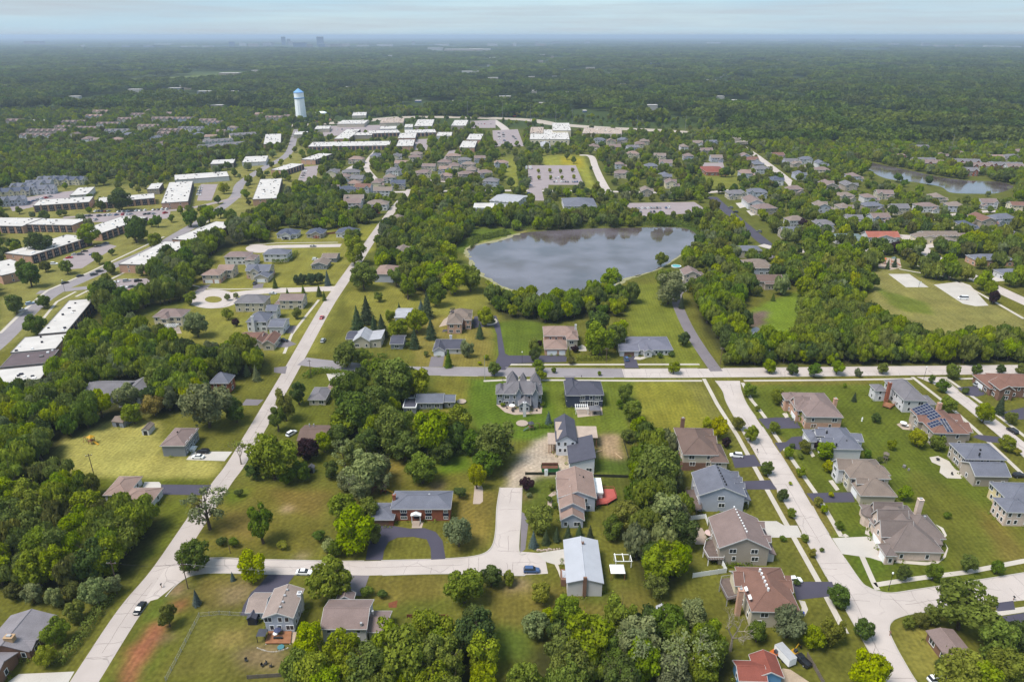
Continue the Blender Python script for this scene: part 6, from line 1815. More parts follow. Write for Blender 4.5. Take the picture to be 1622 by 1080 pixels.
# --- the middle clumps
TT('g', 'round', (620, 682, 38), (680, 682, 40), (722, 668, 28), (640, 705, 28), (560, 655, 35, 'd'), (545, 615, 28, 'd'), (622, 603, 38), (660, 605, 28, 'y'), (592, 590, 26, 'd'), (790, 700, 38), (772, 732, 24, 'd'), (745, 700, 20, 'd'), (700, 715, 20, 'd'), (590, 640, 32, 'd'), (545, 668, 26), (582, 700, 24, 'd'))
TT('y', 'tall', (450, 640, 20), (472, 622, 14, 'd'), (438, 662, 16, 'd'))
TT('g', 'round', (990, 622, 16), (1002, 650, 17), (1012, 672, 15), (996, 690, 12), (1022, 700, 18), (1040, 690, 10, 'o'), (982, 640, 8, 'd'))
TT('p', 'round', (834, 766, 13), (1296, 705, 9), (855, 543, 5), (911, 552, 6), (1275, 707, 11, 'o'), (1150, 700, 9), (570, 342, 10), (592, 335, 8), (1417, 392, 10), (1575, 470, 11), (373, 510, 7), (1272, 355, 9), (965, 266, 6), (939, 314, 6))
T(855, 822, 26, 'y')
TT('g', 'bush', (735, 650, 6, 'd'), (845, 615, 6, 'd'), (796, 640, 5), (860, 640, 6, 'd'), (850, 600, 7), (1530, 618, 7, 'd'), (700, 545, 9, 'd'), (675, 560, 6, 'd'), (770, 565, 6), (760, 575, 4, 'y'), (1045, 562, 6, 'd'), (1064, 560, 6, 'd'), (790, 630, 5), (650, 545, 8, 'd'), (905, 570, 8, 'o'), (870, 790, 7, 'd'), (878, 800, 7, 'd'), (874, 770, 8), (360, 497, 12), (780, 505, 5, 'd'), (1255, 705, 6, 'd'), (1268, 722, 6))
TT('b', 'cone', (735, 660, 6), (869, 661, 8), (667, 487, 10), (518, 440, 9))
TT('c', 'cone', (565, 503, 14), (580, 490, 17), (656, 535, 13), (682, 520, 13), (604, 515, 14), (676, 482, 16), (592, 512, 12), (632, 487, 6), (710, 567, 11, 'd'), (760, 523, 10), (1354, 628, 6), (1586, 640, 12), (1500, 430, 9), (1418, 415, 6), (1407, 418, 6), (1225, 470, 5, 'd'), (435, 447, 7, 'd'), (900, 556, 6, 'y'), (1080, 478, 8), (455, 462, 5, 'd'), (480, 458, 6, 'd'), (505, 460, 7, 'd'), (513, 468, 6, 'd'), (390, 583, 9, 's'), (405, 590, 10, 's'))
# --- street trees and garden trees, right
TT('g', 'round', (1215, 742, 12, 'd'), (1240, 783, 11, 'd'), (1255, 812, 9), (1275, 852, 7), (1190, 686, 15), (1170, 670, 11, 'o'), (1140, 676, 18, 'k'), (1124, 672, 12, 'y'), (1227, 676, 11), (1250, 716, 10), (1270, 747, 9), (1297, 794, 9, 'y'), (1306, 806, 8), (1330, 832, 8, 'd'), (1188, 617, 12), (1200, 646, 5), (1233, 627, 14), (1288, 875, 8, 'k'),
   (783, 583, 12), (853, 580, 11), (857, 594, 9), (877, 586, 5), (1068, 581, 11), (950, 591, 4), (1220, 580, 12), (1256, 584, 10, 'd'), (1291, 586, 12, 'd'), (1327, 581, 12), (1360, 590, 7, 's'), (1399, 582, 10), (1511, 587, 13), (1549, 585, 10, 'd'), (1586, 584, 8, 'd'),
   (1476, 600, 7, 'd'), (1494, 611, 11, 'd'), (1503, 641, 14), (1561, 653, 18), (1603, 661, 11), (1597, 702, 14, 'g'), (1388, 661, 9, 'd'), (1270, 659, 9), (1413, 704, 9), (1374, 718, 8, 'd'), (1456, 693, 16, 'y'), (1487, 700, 13), (1311, 714, 16), (1314, 738, 11, 'y'), (1434, 781, 13), (1535, 891, 16), (1480, 906, 16, 'd'), (1432, 906, 14, 'd'), (1580, 898, 12, 'd'), (1338, 610, 4), (1394, 727, 6), (1618, 585, 10), (1612, 715, 6, 'k'))
# --- north of the cross street
TT('g', 'round', (950, 537, 28), (975, 530, 22), (945, 512, 24, 'd'), (985, 522, 18, 'y'), (1083, 536, 12, 'd'), (845, 545, 12, 'y'), (846, 562, 11, 'd'), (740, 552, 14, 's'), (630, 518, 16), (660, 508, 20), (770, 500, 16, 'y'), (575, 436, 23), (720, 442, 24, 'y'), (745, 440, 22), (690, 435, 20), (690, 465, 20, 'd'), (648, 455, 15), (560, 396, 23), (310, 512, 22, 's'), (470, 496, 9), (300, 472, 11), (395, 480, 7), (360, 470, 6, 's'), (373, 468, 5, 's'), (710, 400, 18, 'y'), (650, 410, 22, 'd'), (680, 395, 22), (600, 470, 8), (618, 500, 10), (548, 560, 22), (575, 565, 14), (1060, 455, 27, 's'), (1052, 440, 16), (968, 442, 18), (1048, 410, 12), (1090, 405, 14), (1105, 395, 16), (1125, 400, 16), (1150, 405, 18))
T(645, 453, 14, 'g', 'tall', 1.6)
TT('g', 'round', *[(x, y, 3.6, 'y') for x, y in ((853, 271), (871, 270), (888, 271), (907, 269), (854, 281), (872, 281), (890, 281), (909, 280))])
# --- left
TT('g', 'round', (325, 640, 40, 's'), (372, 650, 20, 'd'), (243, 640, 20, 'a'), (200, 625, 22, 's'), (210, 655, 18), (250, 598, 24, 'y'), (160, 470, 20, 'd'), (55, 515, 18, 'd'), (45, 435, 20, 'd'), (245, 380, 14), (212, 362, 22, 'd'), (140, 370, 18), (105, 422, 12), (165, 465, 24, 'd'), (60, 385, 20, 'd'), (35, 425, 14, 'd'), (22, 480, 18), (67, 477, 11, 'd'), (320, 420, 20), (190, 315, 18, 'd'), (330, 340, 14), (300, 345, 14, 'd'))
TT('s', 'round', (50, 940, 19), (85, 946, 17), (150, 936, 25), (181, 925, 17), (20, 935, 15, 'o'), (115, 935, 16, 'o'))
# --- fill the woods
def scatter(poly, step, rr, cols, shapes=('round',), jit=.42, zc=0):
    q = wpts(poly)
    xs, ys = [p[0] for p in q], [p[1] for p in q]
    X, Y = np.meshgrid(np.arange(min(xs), max(xs), step), np.arange(min(ys), max(ys), step * .9))
    X, Y = X.ravel() + rng.uniform(-jit, jit, X.size) * step, Y.ravel() + rng.uniform(-jit, jit, X.size) * step
    m = inpoly(X, Y, q)
    out = []
    for x, y in zip(X[m], Y[m]):
        R_ = random.uniform(*rr)
        s = random.choice(shapes)
        out.append((x, y, R_, 2 * R_ * {'round': 1.2, 'tall': 1.5, 'bush': .85, 'cone': 2}[s], s, random.choice(cols)))
    return out
FILL = []
for k, step, rr, cols in (('lower_left', 6.4, (3.6, 6.0), 'gggdggdgo'), ('left', 6.6, (3.6, 6.4), 'gggdgggdsdy'), ('behind_flats', 7.6, (4.2, 6.8), 'ggdgdsg'), ('lake_south', 6.6, (3.2, 5.4), 'gggdgyd'), ('east', 6.8, (3.8, 6.2), 'gggdgd'),
                          ('lake_west', 7.4, (4, 6.4), 'ggdgyg'), ('bottom', 6.4, (3.6, 6.0), 'gggdgggy'), ('bottom_right', 7.0, (3.6, 5.8), 'gdsgdg'), ('middle', 7.5, (3.6, 5.6), 'gdg'), ('middle_east', 7.5, (3.6, 5.6), 'gdgs')):
    FILL += scatter(WOODS[k], step, rr, cols)
# rows along the lake's far bank, the blacktop lane and the cross street wood edge
FILL += scatter([(700, 352), (985, 344), (985, 352), (905, 353), (700, 366)], 8, (3.6, 5.6), 'ggdsg', ('round', 'tall'))
FILL += scatter([(985, 346), (1100, 343), (1108, 349), (985, 355)], 9, (1.8, 3.0), 'ggd')
FILL += scatter([(1080, 348), (1120, 344), (1150, 366), (1140, 384), (1110, 366)], 9, (2.0, 3.4), 'gd')
FILL += scatter([(1150, 572), (1640, 566), (1640, 574), (1150, 581)], 5, (2.6, 4.0), 'ggd')
def keep_off(lst, pad=0.0):
    """Drop wild trees that would stand in a building or on a road."""
    if not lst:
        return lst
    x = np.array([t[0] for t in lst])
    y = np.array([t[1] for t in lst])
    R_ = np.array([t[2] for t in lst])
    bad = np.zeros(len(lst), bool)
    for poly in CLEARW:
        px_, py_ = [p[0] for p in poly], [p[1] for p in poly]
        sel = (x > min(px_) - 3) & (x < max(px_) + 3) & (y > min(py_) - 3) & (y < max(py_) + 3) & ~bad
        if sel.any():
            i = np.where(sel)[0]
            b = inpoly(x[i], y[i], poly)
            for dx, dy in ((2.5, 0), (-2.5, 0), (0, 2.5), (0, -2.5)):
                b |= inpoly(x[i] + dx, y[i] + dy, poly)
            bad[i] |= b
    for cx, cy, c, s, hx, hy, e in RECTS:
        dx, dy = x - cx, y - cy
        u, v = dx * c + dy * s, -dx * s + dy * c
        bad |= (np.abs(u) < hx + R_ * .75 + pad) & (np.abs(v) < hy + R_ * .75 + pad)
        # trees right in front would hide the house
        reach = hy + 6 + (max(0, cy - 400) * .04 if cy > 400 else 0)
        bad |= (np.abs(dx) < hx * 1.02 + 1.5) & (dy < 0) & (dy > -reach) & (rng.random(len(lst)) < (.93 if cy < 420 else .8))
    return [t for t, b in zip(lst, bad) if not b]
LANE = [(1112, 318), (1142, 308), (1245, 388), (1240, 402), (1215, 412), (1165, 372)]
def lane_clear(lst):
    return [t for t in lst if not inpoly([P(t[0], t[1])[0]], [P(t[0], t[1])[1]], LANE)[0]]
FILL = lane_clear(keep_off(FILL))
# the loose trees of the middle distance
MID = []
CLEARPX = [g[0] for g in GP if g[1] in ((162, 165, 82), (140, 145, 75), (150, 155, 80), (152, 148, 100), (132, 140, 66), (128, 150, 58), (152, 150, 98), (150, 148, 82), (150, 148, 80), (150, 140, 84), (108, 126, 55), (108, 128, 55), (150, 150, 75), (168, 160, 116), (82, 102, 50))]
def mid_region():
    out = []
    step = 8.6
    Ys = np.arange(395, 1560, step * .9)
    for yy in Ys:
        lim = .82 * yy + 60
        for xx in np.arange(-lim, lim, step):
            out.append((xx + random.uniform(-.45, .45) * step, yy + random.uniform(-.45, .45) * step))
    x, y = np.array([p[0] for p in out]), np.array([p[1] for p in out])
    cc = y * CP + CAMH * SP
    px, py = IW / 2 + F * x / cc, IH / 2 - F * (y * SP - CAMH * CP) / cc
    ok = np.ones(len(x), bool)
    thin = rng.random(len(x))
    for poly in CLEARPX:
        ok &= ~(inpoly(px, py, poly) & (thin < (.93 if poly not in (GP[1][0],) else .74)))
    ok &= ~(inpoly(px, py, [(1370, 272), (1480, 290), (1610, 300), (1610, 325), (1500, 322), (1400, 300)]) & (thin < .95))
    ok &= ~(inpoly(px, py, [(1340, 262), (1400, 275), (1450, 300), (1400, 305), (1350, 280)]) & (thin < .8))
    for poly in LOTS + [POND]:
        ok &= ~(inpoly(px, py + 0, poly) | ((inpoly(px, py - 15, poly) | inpoly(px, py - 10, poly) | inpoly(px, py - 5, poly)) & (thin < .75)))
    for poly in WOODS.values():
        ok &= ~inpoly(px, py, poly)
    # the built-up centre and left are more open
    open_ = inpoly(px, py, [(0, 290), (400, 250), (470, 190), (900, 178), (1100, 205), (1060, 350), (560, 350), (400, 350), (0, 480)])
    ok &= ~(open_ & (rng.random(len(x)) < .34))
    hood = open_.copy()
    for poly in ([(900, 205), (1130, 205), (1190, 236), (1320, 262), (1420, 305), (1640, 312), (1640, 372), (1240, 372), (1130, 300), (1000, 312), (930, 300)], [(-60, 170), (470, 172), (420, 230), (300, 240), (-60, 240)]):
        m = inpoly(px, py, poly)
        hood |= m
        ok &= ~(m & (rng.random(len(x)) < .15))
    ok &= ~(inpoly(px, py, [(520, 184), (1130, 190), (1150, 214), (900, 214), (700, 205), (520, 206)]) & (rng.random(len(x)) < .8))
    ok &= ~((y > 1060) & ~inpoly(px, py, [(-60, 172), (170, 166), (420, 170), (470, 174), (590, 172), (700, 180), (1130, 194), (1190, 236), (1000, 236), (-60, 236)]))
    ok &= (py < 470) & ~((py > 395) & (px > 250) & (px < 1090))
    for i in np.where(ok)[0]:
        R_ = random.uniform(2.4, 5.2) if hood[i] else random.uniform(3.2, 6.2)
        MID.append((x[i], y[i], R_, 2 * R_ * random.uniform(.95, 1.2), 'round', random.choice('gggggddggdyos')))
mid_region()
MID = lane_clear(keep_off(MID, .5))
# the 300 broadleaf trees that show largest are things of their own; the rest go into the woods
def shown(t):
    return t[2] * F / depth(t[0], t[1], t[3] / 2)
ALLB = [t + (1,) for t in TREES if t[4] in ('round', 'tall', 'sparse')] + sorted([t + (0,) for t in FILL if -40 < P(t[0], t[1], t[3])[0] < 1662 and P(t[0], t[1], t[3])[1] < 1085], key=lambda t: -shown(t))
OWN, REST = ALLB[:300], [t[:6] for t in ALLB[300:]]
REST += [t for t in FILL if not (-40 < P(t[0], t[1], t[3])[0] < 1662 and P(t[0], t[1], t[3])[1] < 1085)]
OWN = [t[:6] for t in OWN] + [t for t in TREES if t[4] in ('cone', 'bush')]
def plant(i, t):
    x, y, R_, H, shape, col = t
    name = {'round': 'broadleaf_tree', 'tall': 'broadleaf_tree', 'sparse': 'thin_tree', 'cone': 'conifer_tree', 'bush': 'bush'}[shape]
    root = thing(name, None, 'bush' if shape == 'bush' else 'tree', (x, y, 0), random.uniform(0, 6.28), {'cone': 'conifers', 'bush': 'garden bushes'}.get(shape, 'broadleaf trees'))
    ch = crown_half(H, shape)
    cm = CROWNS[shape][i % len(CROWNS[shape])]
    o = put('foliage' if shape == 'bush' else 'crown', cm, root, (0, 0, H - ch), random.uniform(0, 6.28), (R_ * random.uniform(.84, 1.12), R_ * random.uniform(.84, 1.12), ch * random.uniform(.94, 1.04)), LM_[col])
    if shape in ('round', 'tall', 'sparse'):
        o.rotation_euler = (random.uniform(-.1, .1), random.uniform(-.1, .1), o.rotation_euler[2])
    tr = put('stem' if shape == 'bush' else 'trunk', TRUNKS[i % 5], root, (0, 0, 0), 0, (H * .95 * (1 if shape != 'cone' else .5), H * .95 * (1 if shape != 'cone' else .5), H * .98))
    px, py = P(x, y, H * .5)
    auto(root, f'{"small " if R_ < 2.6 and shape != "bush" else "big " if R_ > 6 else ""}{DESC[col]} {SHAPE_WORD[shape]}', 'tree' if shape != 'bush' else 'bush', px, py)
    return root
for i, t in enumerate(OWN):
    plant(i, t)

# ---------------------------------------------------------------- woods that nobody could count: instanced crowns
def proto(name, me):
    return bpy.data.objects.new(name, me)
def instancer(name, label, protos, pts, rot, scl, idx):
    """One object that sets a prototype on every point."""
    coll = bpy.data.collections.new(name + '_kinds')
    for k, o in enumerate(protos):
        o.name = f'{name}_kind_{k:02d}'
        coll.objects.link(o)
    me = bpy.data.meshes.new(name)
    me.vertices.add(len(pts))
    me.vertices.foreach_set('co', np.asarray(pts, np.float32).ravel())
    for nm, ty, arr in (('spin', 'FLOAT', rot), ('which', 'INT', idx)):
        me.attributes.new(nm, ty, 'POINT').data.foreach_set('value', np.asarray(arr, np.float32 if ty == 'FLOAT' else np.int32))
    me.attributes.new('size', 'FLOAT_VECTOR', 'POINT').data.foreach_set('vector', np.asarray(scl, np.float32).ravel())
    ob = put(name, me)
    ng = bpy.data.node_groups.new(name + '_nodes', 'GeometryNodeTree')
    ng.interface.new_socket('Geometry', in_out='INPUT', socket_type='NodeSocketGeometry')
    ng.interface.new_socket('Geometry', in_out='OUTPUT', socket_type='NodeSocketGeometry')
    N, L = ng.nodes, ng.links
    gi, go = N.new('NodeGroupInput'), N.new('NodeGroupOutput')
    ip = N.new('GeometryNodeInstanceOnPoints')
    ci = N.new('GeometryNodeCollectionInfo')
    ci.inputs['Collection'].default_value = coll
    ci.inputs['Separate Children'].default_value = True
    ci.inputs['Reset Children'].default_value = True
    def attr(nm, ty):
        a = N.new('GeometryNodeInputNamedAttribute')
        a.data_type = ty
        a.inputs['Name'].default_value = nm
        return a.outputs['Attribute']
    cx = N.new('ShaderNodeCombineXYZ')
    L.new(attr('spin', 'FLOAT'), cx.inputs['Z'])
    m2p = N.new('GeometryNodeMeshToPoints')
    L.new(gi.outputs[0], m2p.inputs[0])
    L.new(m2p.outputs[0], ip.inputs['Points'])
    L.new(ci.outputs[0], ip.inputs['Instance'])
    ip.inputs['Pick Instance'].default_value = True
    L.new(attr('which', 'INT'), ip.inputs['Instance Index'])
    L.new(cx.outputs[0], ip.inputs['Rotation'])
    L.new(attr('size', 'FLOAT_VECTOR'), ip.inputs['Scale'])
    L.new(ip.outputs[0], go.inputs[0])
    md = ob.modifiers.new('instances', 'NODES')
    md.node_group = ng
    return tag(ob, label, 'woods', kind='stuff')
# near-woods prototypes: crown and trunk in one, height 1 x radius .45 => scaled per tree (radius R, height H)
def whole_tree(seed, total, size, m):
    p, n, s, v = lobes_crown(seed, 20, .7, (.18, .36), total=total, size=size)
    q = p.copy()
    q[:, 2] = .54 + p[:, 2] * .46
    b = trunk_mb(seed, limbs=3)
    b.v = [(x * 2.2, y * 2.2, z) for x, y, z in b.v]
    # sizes are in crown radii; keep leaf clumps even
    return leaf_mesh('wood_tree', q, n, s, v, m, b)
KINDCOL = 'gdysocf'
pr_near = [proto('t', whole_tree(600 + i, 2300, .085, LM_[c])) for i, c in enumerate('ggddyso')]
def which(col, base={'g': (0, 1), 'd': (2, 3), 'y': (4,), 's': (5,), 'o': (6,), 'a': (4,), 'f': (0, 1)}):
    return random.choice(base[col])
def add_wood(name, label, lst, protos):
    pts = [(t[0], t[1], 0.0) for t in lst]
    instancer(name, label, protos, pts, [random.uniform(0, 6.28) for _ in lst], [(t[2], t[2], t[3]) for t in lst], [which(t[5]) for t in lst])
add_wood('woodland', 'dense broadleaf woodland filling the gaps between houses', REST, pr_near)
pr_mid = [proto('t', whole_tree(700 + i, 620, .15, LM_[c])) for i, c in enumerate('ggddyso')]
add_wood('suburban_woods', 'scattered broadleaf trees through the mid-distance neighbourhoods', MID, pr_mid)
# far groves: patches of canopy
def grove(seed, side, nt_, per, m):
    R = np.random.default_rng(seed)
    P_, N_, S_, V_ = [], [], [], []
    for _ in range(nt_):
        x, y = R.uniform(-.5, .5, 2) * side
        r = R.uniform(3.2, 6.0) if R.random() < .6 else R.uniform(6, 9.5)
        hgt = r * R.uniform(1.0, 1.35) + R.uniform(3, 7)
        d = R.normal(size=(per, 3))
        d /= np.linalg.norm(d, axis=1)[:, None]
        d[:, 2] = np.abs(d[:, 2]) * 1.0 - .25
        rad = r * R.uniform(.8, 1.1, (per, 1))
        P_.append(np.array([x, y, hgt]) + d * rad * np.array([1, 1, .85]))
        n = d + R.normal(size=d.shape) * .4
        N_.append(n / np.linalg.norm(n, axis=1)[:, None])
        S_.append(r * R.uniform(.2, .36, per))
        V_.append(np.clip(R.normal(.5 + R.uniform(-.42, .42), .14, per), 0, 1))
    return leaf_mesh('grove', np.concatenate(P_), np.concatenate(N_), np.concatenate(S_), np.concatenate(V_), m)
pr_far = [proto('g', grove(800 + i, 60, 46, 44, LM_[c])) for i, c in enumerate('fhffhffh')]
def far_points(y0, y1, cell, skip, edge=1.0):
    pts = []
    y = y0
    while y < y1:
        lim = .80 * y + cell * 2
        for x in np.arange(-lim, lim, cell):
            pts.append((x + random.uniform(-.2, .2) * cell, y + random.uniform(-.2, .2) * cell, 0.0))
        y += cell
    a = np.array(pts)
    cc = a[:, 1] * CP + CAMH * SP
    px, py = IW / 2 + F * a[:, 0] / cc, IH / 2 - F * (a[:, 1] * SP - CAMH * CP) / cc
    f = np.sin(a[:, 0] / 310 + 1.3 * np.sin(a[:, 1] / 520)) * np.sin(a[:, 1] / 430 + 1.7 * np.sin(a[:, 0] / 700))
    ok = rng.random(len(a)) > skip + .22 * (f > .45)
    for poly in FARCLEAR:
        ok &= ~inpoly(px, py, poly)
    half = cell * .75
    for bx, by, bw, bd in FARB:      # clearings round the far buildings
        ok &= ~((np.abs(a[:, 0] - bx) < bw / 2 + half * .85) & (a[:, 1] - by < half) & (a[:, 1] - by > -half - by * .1))
    if y0 < 1400:       # the townhouse and shop districts keep their open ground
        ok &= ~((a[:, 1] < 1530) & inpoly(px, py, [(-60, 178), (170, 168), (420, 172), (470, 178), (590, 174), (700, 182), (1130, 196), (1190, 236), (1000, 236), (0, 236)]))
    return a[ok]
FARCLEAR = [GP[-1][0], [(1320, 76), (1420, 78), (1400, 84), (1320, 82)], [(170, 116), (260, 112), (380, 112), (380, 116), (180, 122)], [(1185, 140), (1205, 138), (1210, 146), (1188, 148)], [(1235, 145), (1280, 140), (1285, 146), (1240, 152)],
            [(840, 68), (850, 66), (858, 72), (852, 74)]]
def add_far(name, label, a, s):
    n = len(a)
    sc = rng.uniform(.85, 1.2, n)
    instancer(name, label, pr_far_copy(), a, rng.uniform(0, 6.28, n), np.stack([s * sc, s * sc, rng.uniform(.85, 1.2, n)], 1), rng.integers(0, 8, n))
def pr_far_copy():
    return [proto('g', o.data) for o in pr_far]
add_far('forest', 'wooded suburbs beyond the highway running to the hazy distance', far_points(1060, 3000, 50, .05), 1.0)
add_far('far_forest', 'far hazy woods below the horizon', far_points(3000, 9000, 105, .10), 2.0)
add_far('horizon_forest', 'thin blue line of woods at the horizon', far_points(9000, 34000, 420, .15), 7.5)
# ================================================================ vehicles
def paint(name, r, g, b):
    return mat('car_paint_' + name, C(r, g, b), 0.3, 0.02, 1, 0.5)
PAINT = {'black': mat('car_paint_black', (.015, .015, .018, 1), .25, .02, 1, .5), 'white': mat('car_paint_white', (.75, .75, .76, 1), .3, .02, 1, .5), 'silver': mat('car_paint_silver', (.4, .41, .43, 1), .3, .02, 1, .6, .3),
         'grey': mat('car_paint_grey', (.1, .105, .115, 1), .3, .02, 1, .5), 'red': mat('car_paint_red', (.42, .02, .03, 1), .3, .02, 1, .5), 'blue': mat('car_paint_blue', (.05, .09, .2, 1), .3, .02, 1, .5), 'pale blue': mat('car_paint_pale', (.32, .42, .55, 1), .3, .02, 1, .5)}
M_TYRE = mat('tyre', (.012, .012, .012, 1), .9, .1, 1)
M_LAMP = mat('head_lamp', (.7, .72, .75, 1), .1, .02, 1, .7)
def loft(st):
    """Closed body from cross-sections (x, half width, z low, z high, half width at the top)."""
    b = MB()
    vs, fs = [], []
    for x, w, z0, z1, wt in st:
        vs += [(x, -w, z0), (x, -w, (z0 + z1) * .5 + .08), (x, -wt, z1), (x, wt, z1), (x, w, (z0 + z1) * .5 + .08), (x, w, z0)]
    for k in range(len(st) - 1):
        for i in range(6):
            j = (i + 1) % 6
            fs.append((k * 6 + i, k * 6 + j, (k + 1) * 6 + j, (k + 1) * 6 + i))
    fs += [tuple(range(6)), tuple(range((len(st) - 1) * 6, len(st) * 6))[::-1]]
    return b.add(vs, fs)
CARM = {}
def car_meshes(kind):
    if kind in CARM:
        return CARM[kind]
    hl, roof_z, belt, cab = {'sedan': (2.35, 1.42, .92, (-1.7, -1.0, .35, 1.15)), 'suv': (2.4, 1.75, 1.08, (-2.25, -1.95, .45, 1.2)), 'van': (2.9, 2.3, 1.25, (-2.8, -2.6, 1.3, 2.1)), 'pickup': (2.8, 1.85, 1.1, (-.6, -.35, .75, 1.4))}[kind]
    w = .93 if kind != 'van' else 1.02
    body = loft([(-hl, w * .84, .35, belt * .8, w * .72), (-hl + .18, w * .97, .26, belt, w * .86), (-hl * .55, w, .24, belt + .03, w * .9), (hl * .1, w, .24, belt, w * .9), (hl * .55, w, .24, belt - .08, w * .86), (hl - .25, w * .95, .26, belt - .2, w * .78), (hl, w * .78, .36, belt * .66, w * .66)])
    a, b_, c, d = cab
    glass = loft([(a, w * .86, belt - .05, belt, w * .8), (b_, w * .88, belt - .05, roof_z - .06, w * .7), (c, w * .88, belt - .05, roof_z - .06, w * .7), (d, w * .86, belt - .1, belt - .06, w * .8)])
    top = MB()
    top.box(b_ + .02, -w * .7, roof_z - .07, c - .02, w * .7, roof_z)
    for x0, x1, z in ((b_, b_ + .14, 0), (c - .14, c, 0), ((b_ + c) / 2 - .06, (b_ + c) / 2 + .06, 0)):
        for s in (-1, 1):
            top.add([(x0, s * w * .905, belt - .04), (x1, s * w * .905, belt - .04), (x1, s * w * .72, roof_z - .05), (x0, s * w * .72, roof_z - .05)], [(0, 1, 2, 3)])
    if kind == 'pickup':
        body.box(-hl + .1, -w * .98, belt, b_ - .2, -w * .86, belt + .28).box(-hl + .1, w * .86, belt, b_ - .2, w * .98, belt + .28)
    wh = MB()
    n = 10
    vs = [(.33 * math.cos(6.283 * i / n), y, .33 + .33 * math.sin(6.283 * i / n)) for y in (-.11, .11) for i in range(n)]
    wh.add(vs, [(i, (i + 1) % n, (i + 1) % n + n, i + n) for i in range(n)] + [tuple(range(n))[::-1], tuple(range(n, 2 * n))])
    hub = MB().rod((0, -.125, .33), (0, .125, .33), .19, n=8)
    lamp = MB().box(-.08, -.17, -.07, .06, .17, .07)
    CARM[kind] = (body.mesh('body', PAINT['white']), glass.mesh('window', M_GLASS), top.mesh('roof', PAINT['white']), wh.mesh('wheel', M_TYRE), hub.mesh('rim', M_METAL), lamp.mesh('headlight', M_LAMP), hl, w, belt)
    return CARM[kind]
def car(px, py, yaw, kind, col, label=None, near=True, small='parked'):
    p = W(px, py)
    body, glass, top, wh, hub, lamp, hl, w, belt = car_meshes(kind)
    t = thing('parked_car' if small == 'parked' else 'moving_car', label, {'sedan': 'car', 'suv': 'car', 'van': 'van', 'pickup': 'pickup'}[kind], (p.x, p.y, .04), RAD(yaw), None if label else 'cars in the car parks and on the roads')
    put('body', body, t, m=PAINT[col])
    put('window', glass, t)
    put('roof', top, t, m=PAINT[col])
    if near:
        for sx in (-.62, .62):
            for sy in (-1, 1):
                o = put('wheel', wh, t, (sx * hl, sy * (w - .08), 0))
                put('rim', hub, o)
        for sy in (-1, 1):
            put('headlight', lamp, t, (hl - .16, sy * w * .6, belt * .62))
    if not label:
        kw = {'sedan': 'car', 'suv': 'sport utility', 'van': 'van', 'pickup': 'pickup'}[kind]
        auto(t, f'{col} {kw}', col + ' ' + kw, px, py)
    return t
car(222, 965, 268, 'sedan', 'black', 'black car driving down the left road', small='moving')
car(842, 905, 0, 'suv', 'blue', 'blue-grey car parked at the kerb where the cul-de-sac street ends')
car(322, 717, 178, 'suv', 'black', 'black car on the concrete drive of the blue-grey hip-roofed house')
car(314, 725, 176, 'sedan', 'white', 'white car beside the black one on the left concrete drive')
car(1166, 723, 170, 'suv', 'white', 'white family car on the drive of the brown hip-roofed house')
car(1257, 921, 5, 'suv', 'white', 'white car nosed up to the rust-brown house with skylights')
car(1550, 611, 4, 'suv', 'silver', 'silver car outside the garage of the brown brick house at right')
car(1603, 684, 100, 'suv', 'black', 'black car parked along the right-hand side road')
car(992, 570, 92, 'suv', 'blue', 'dark blue car on the drive of the wide slate-roofed ranch house')
car(1525, 474, 175, 'van', 'white', 'white van alone in the park car park')
car(1484, 1078, 10, 'suv', 'white', 'white car at the bottom edge by the corner lawn')
car(482, 908, 0, 'sedan', 'white', 'white car half hidden by a tree on the cul-de-sac street')
car(462, 688, 60, 'suv', 'white', 'white car beside the small dark brown-roofed house')
car(510, 504, 88, 'sedan', 'red', 'dark red car driving up the left road', small='moving')
car(512, 541, 88, 'suv', 'silver', 'silver car parked on the verge of the left road')
car(448, 541, 0, 'pickup', 'black', 'black pickup on the drive of the rust-roofed low house')
car(404, 450, 92, 'suv', 'black', 'black car in front of the twin-gabled house')
car(1614, 755, 5, 'suv', 'black', 'black car behind the grey house with curving patio')
car(1268, 1046, 115, 'pickup', 'black', 'black pickup beside the white trailer at the bottom edge')
car(1088, 443, 60, 'sedan', 'black', 'black car outside the lakeside house with pool')
car(500, 412, 0, 'suv', 'white', 'white car beside the cross-roofed ranch house')
car(522, 415, 10, 'sedan', 'red', 'red car beside the cross-roofed ranch house')
car(496, 391, 0, 'sedan', 'grey', 'grey car on the far circle street')
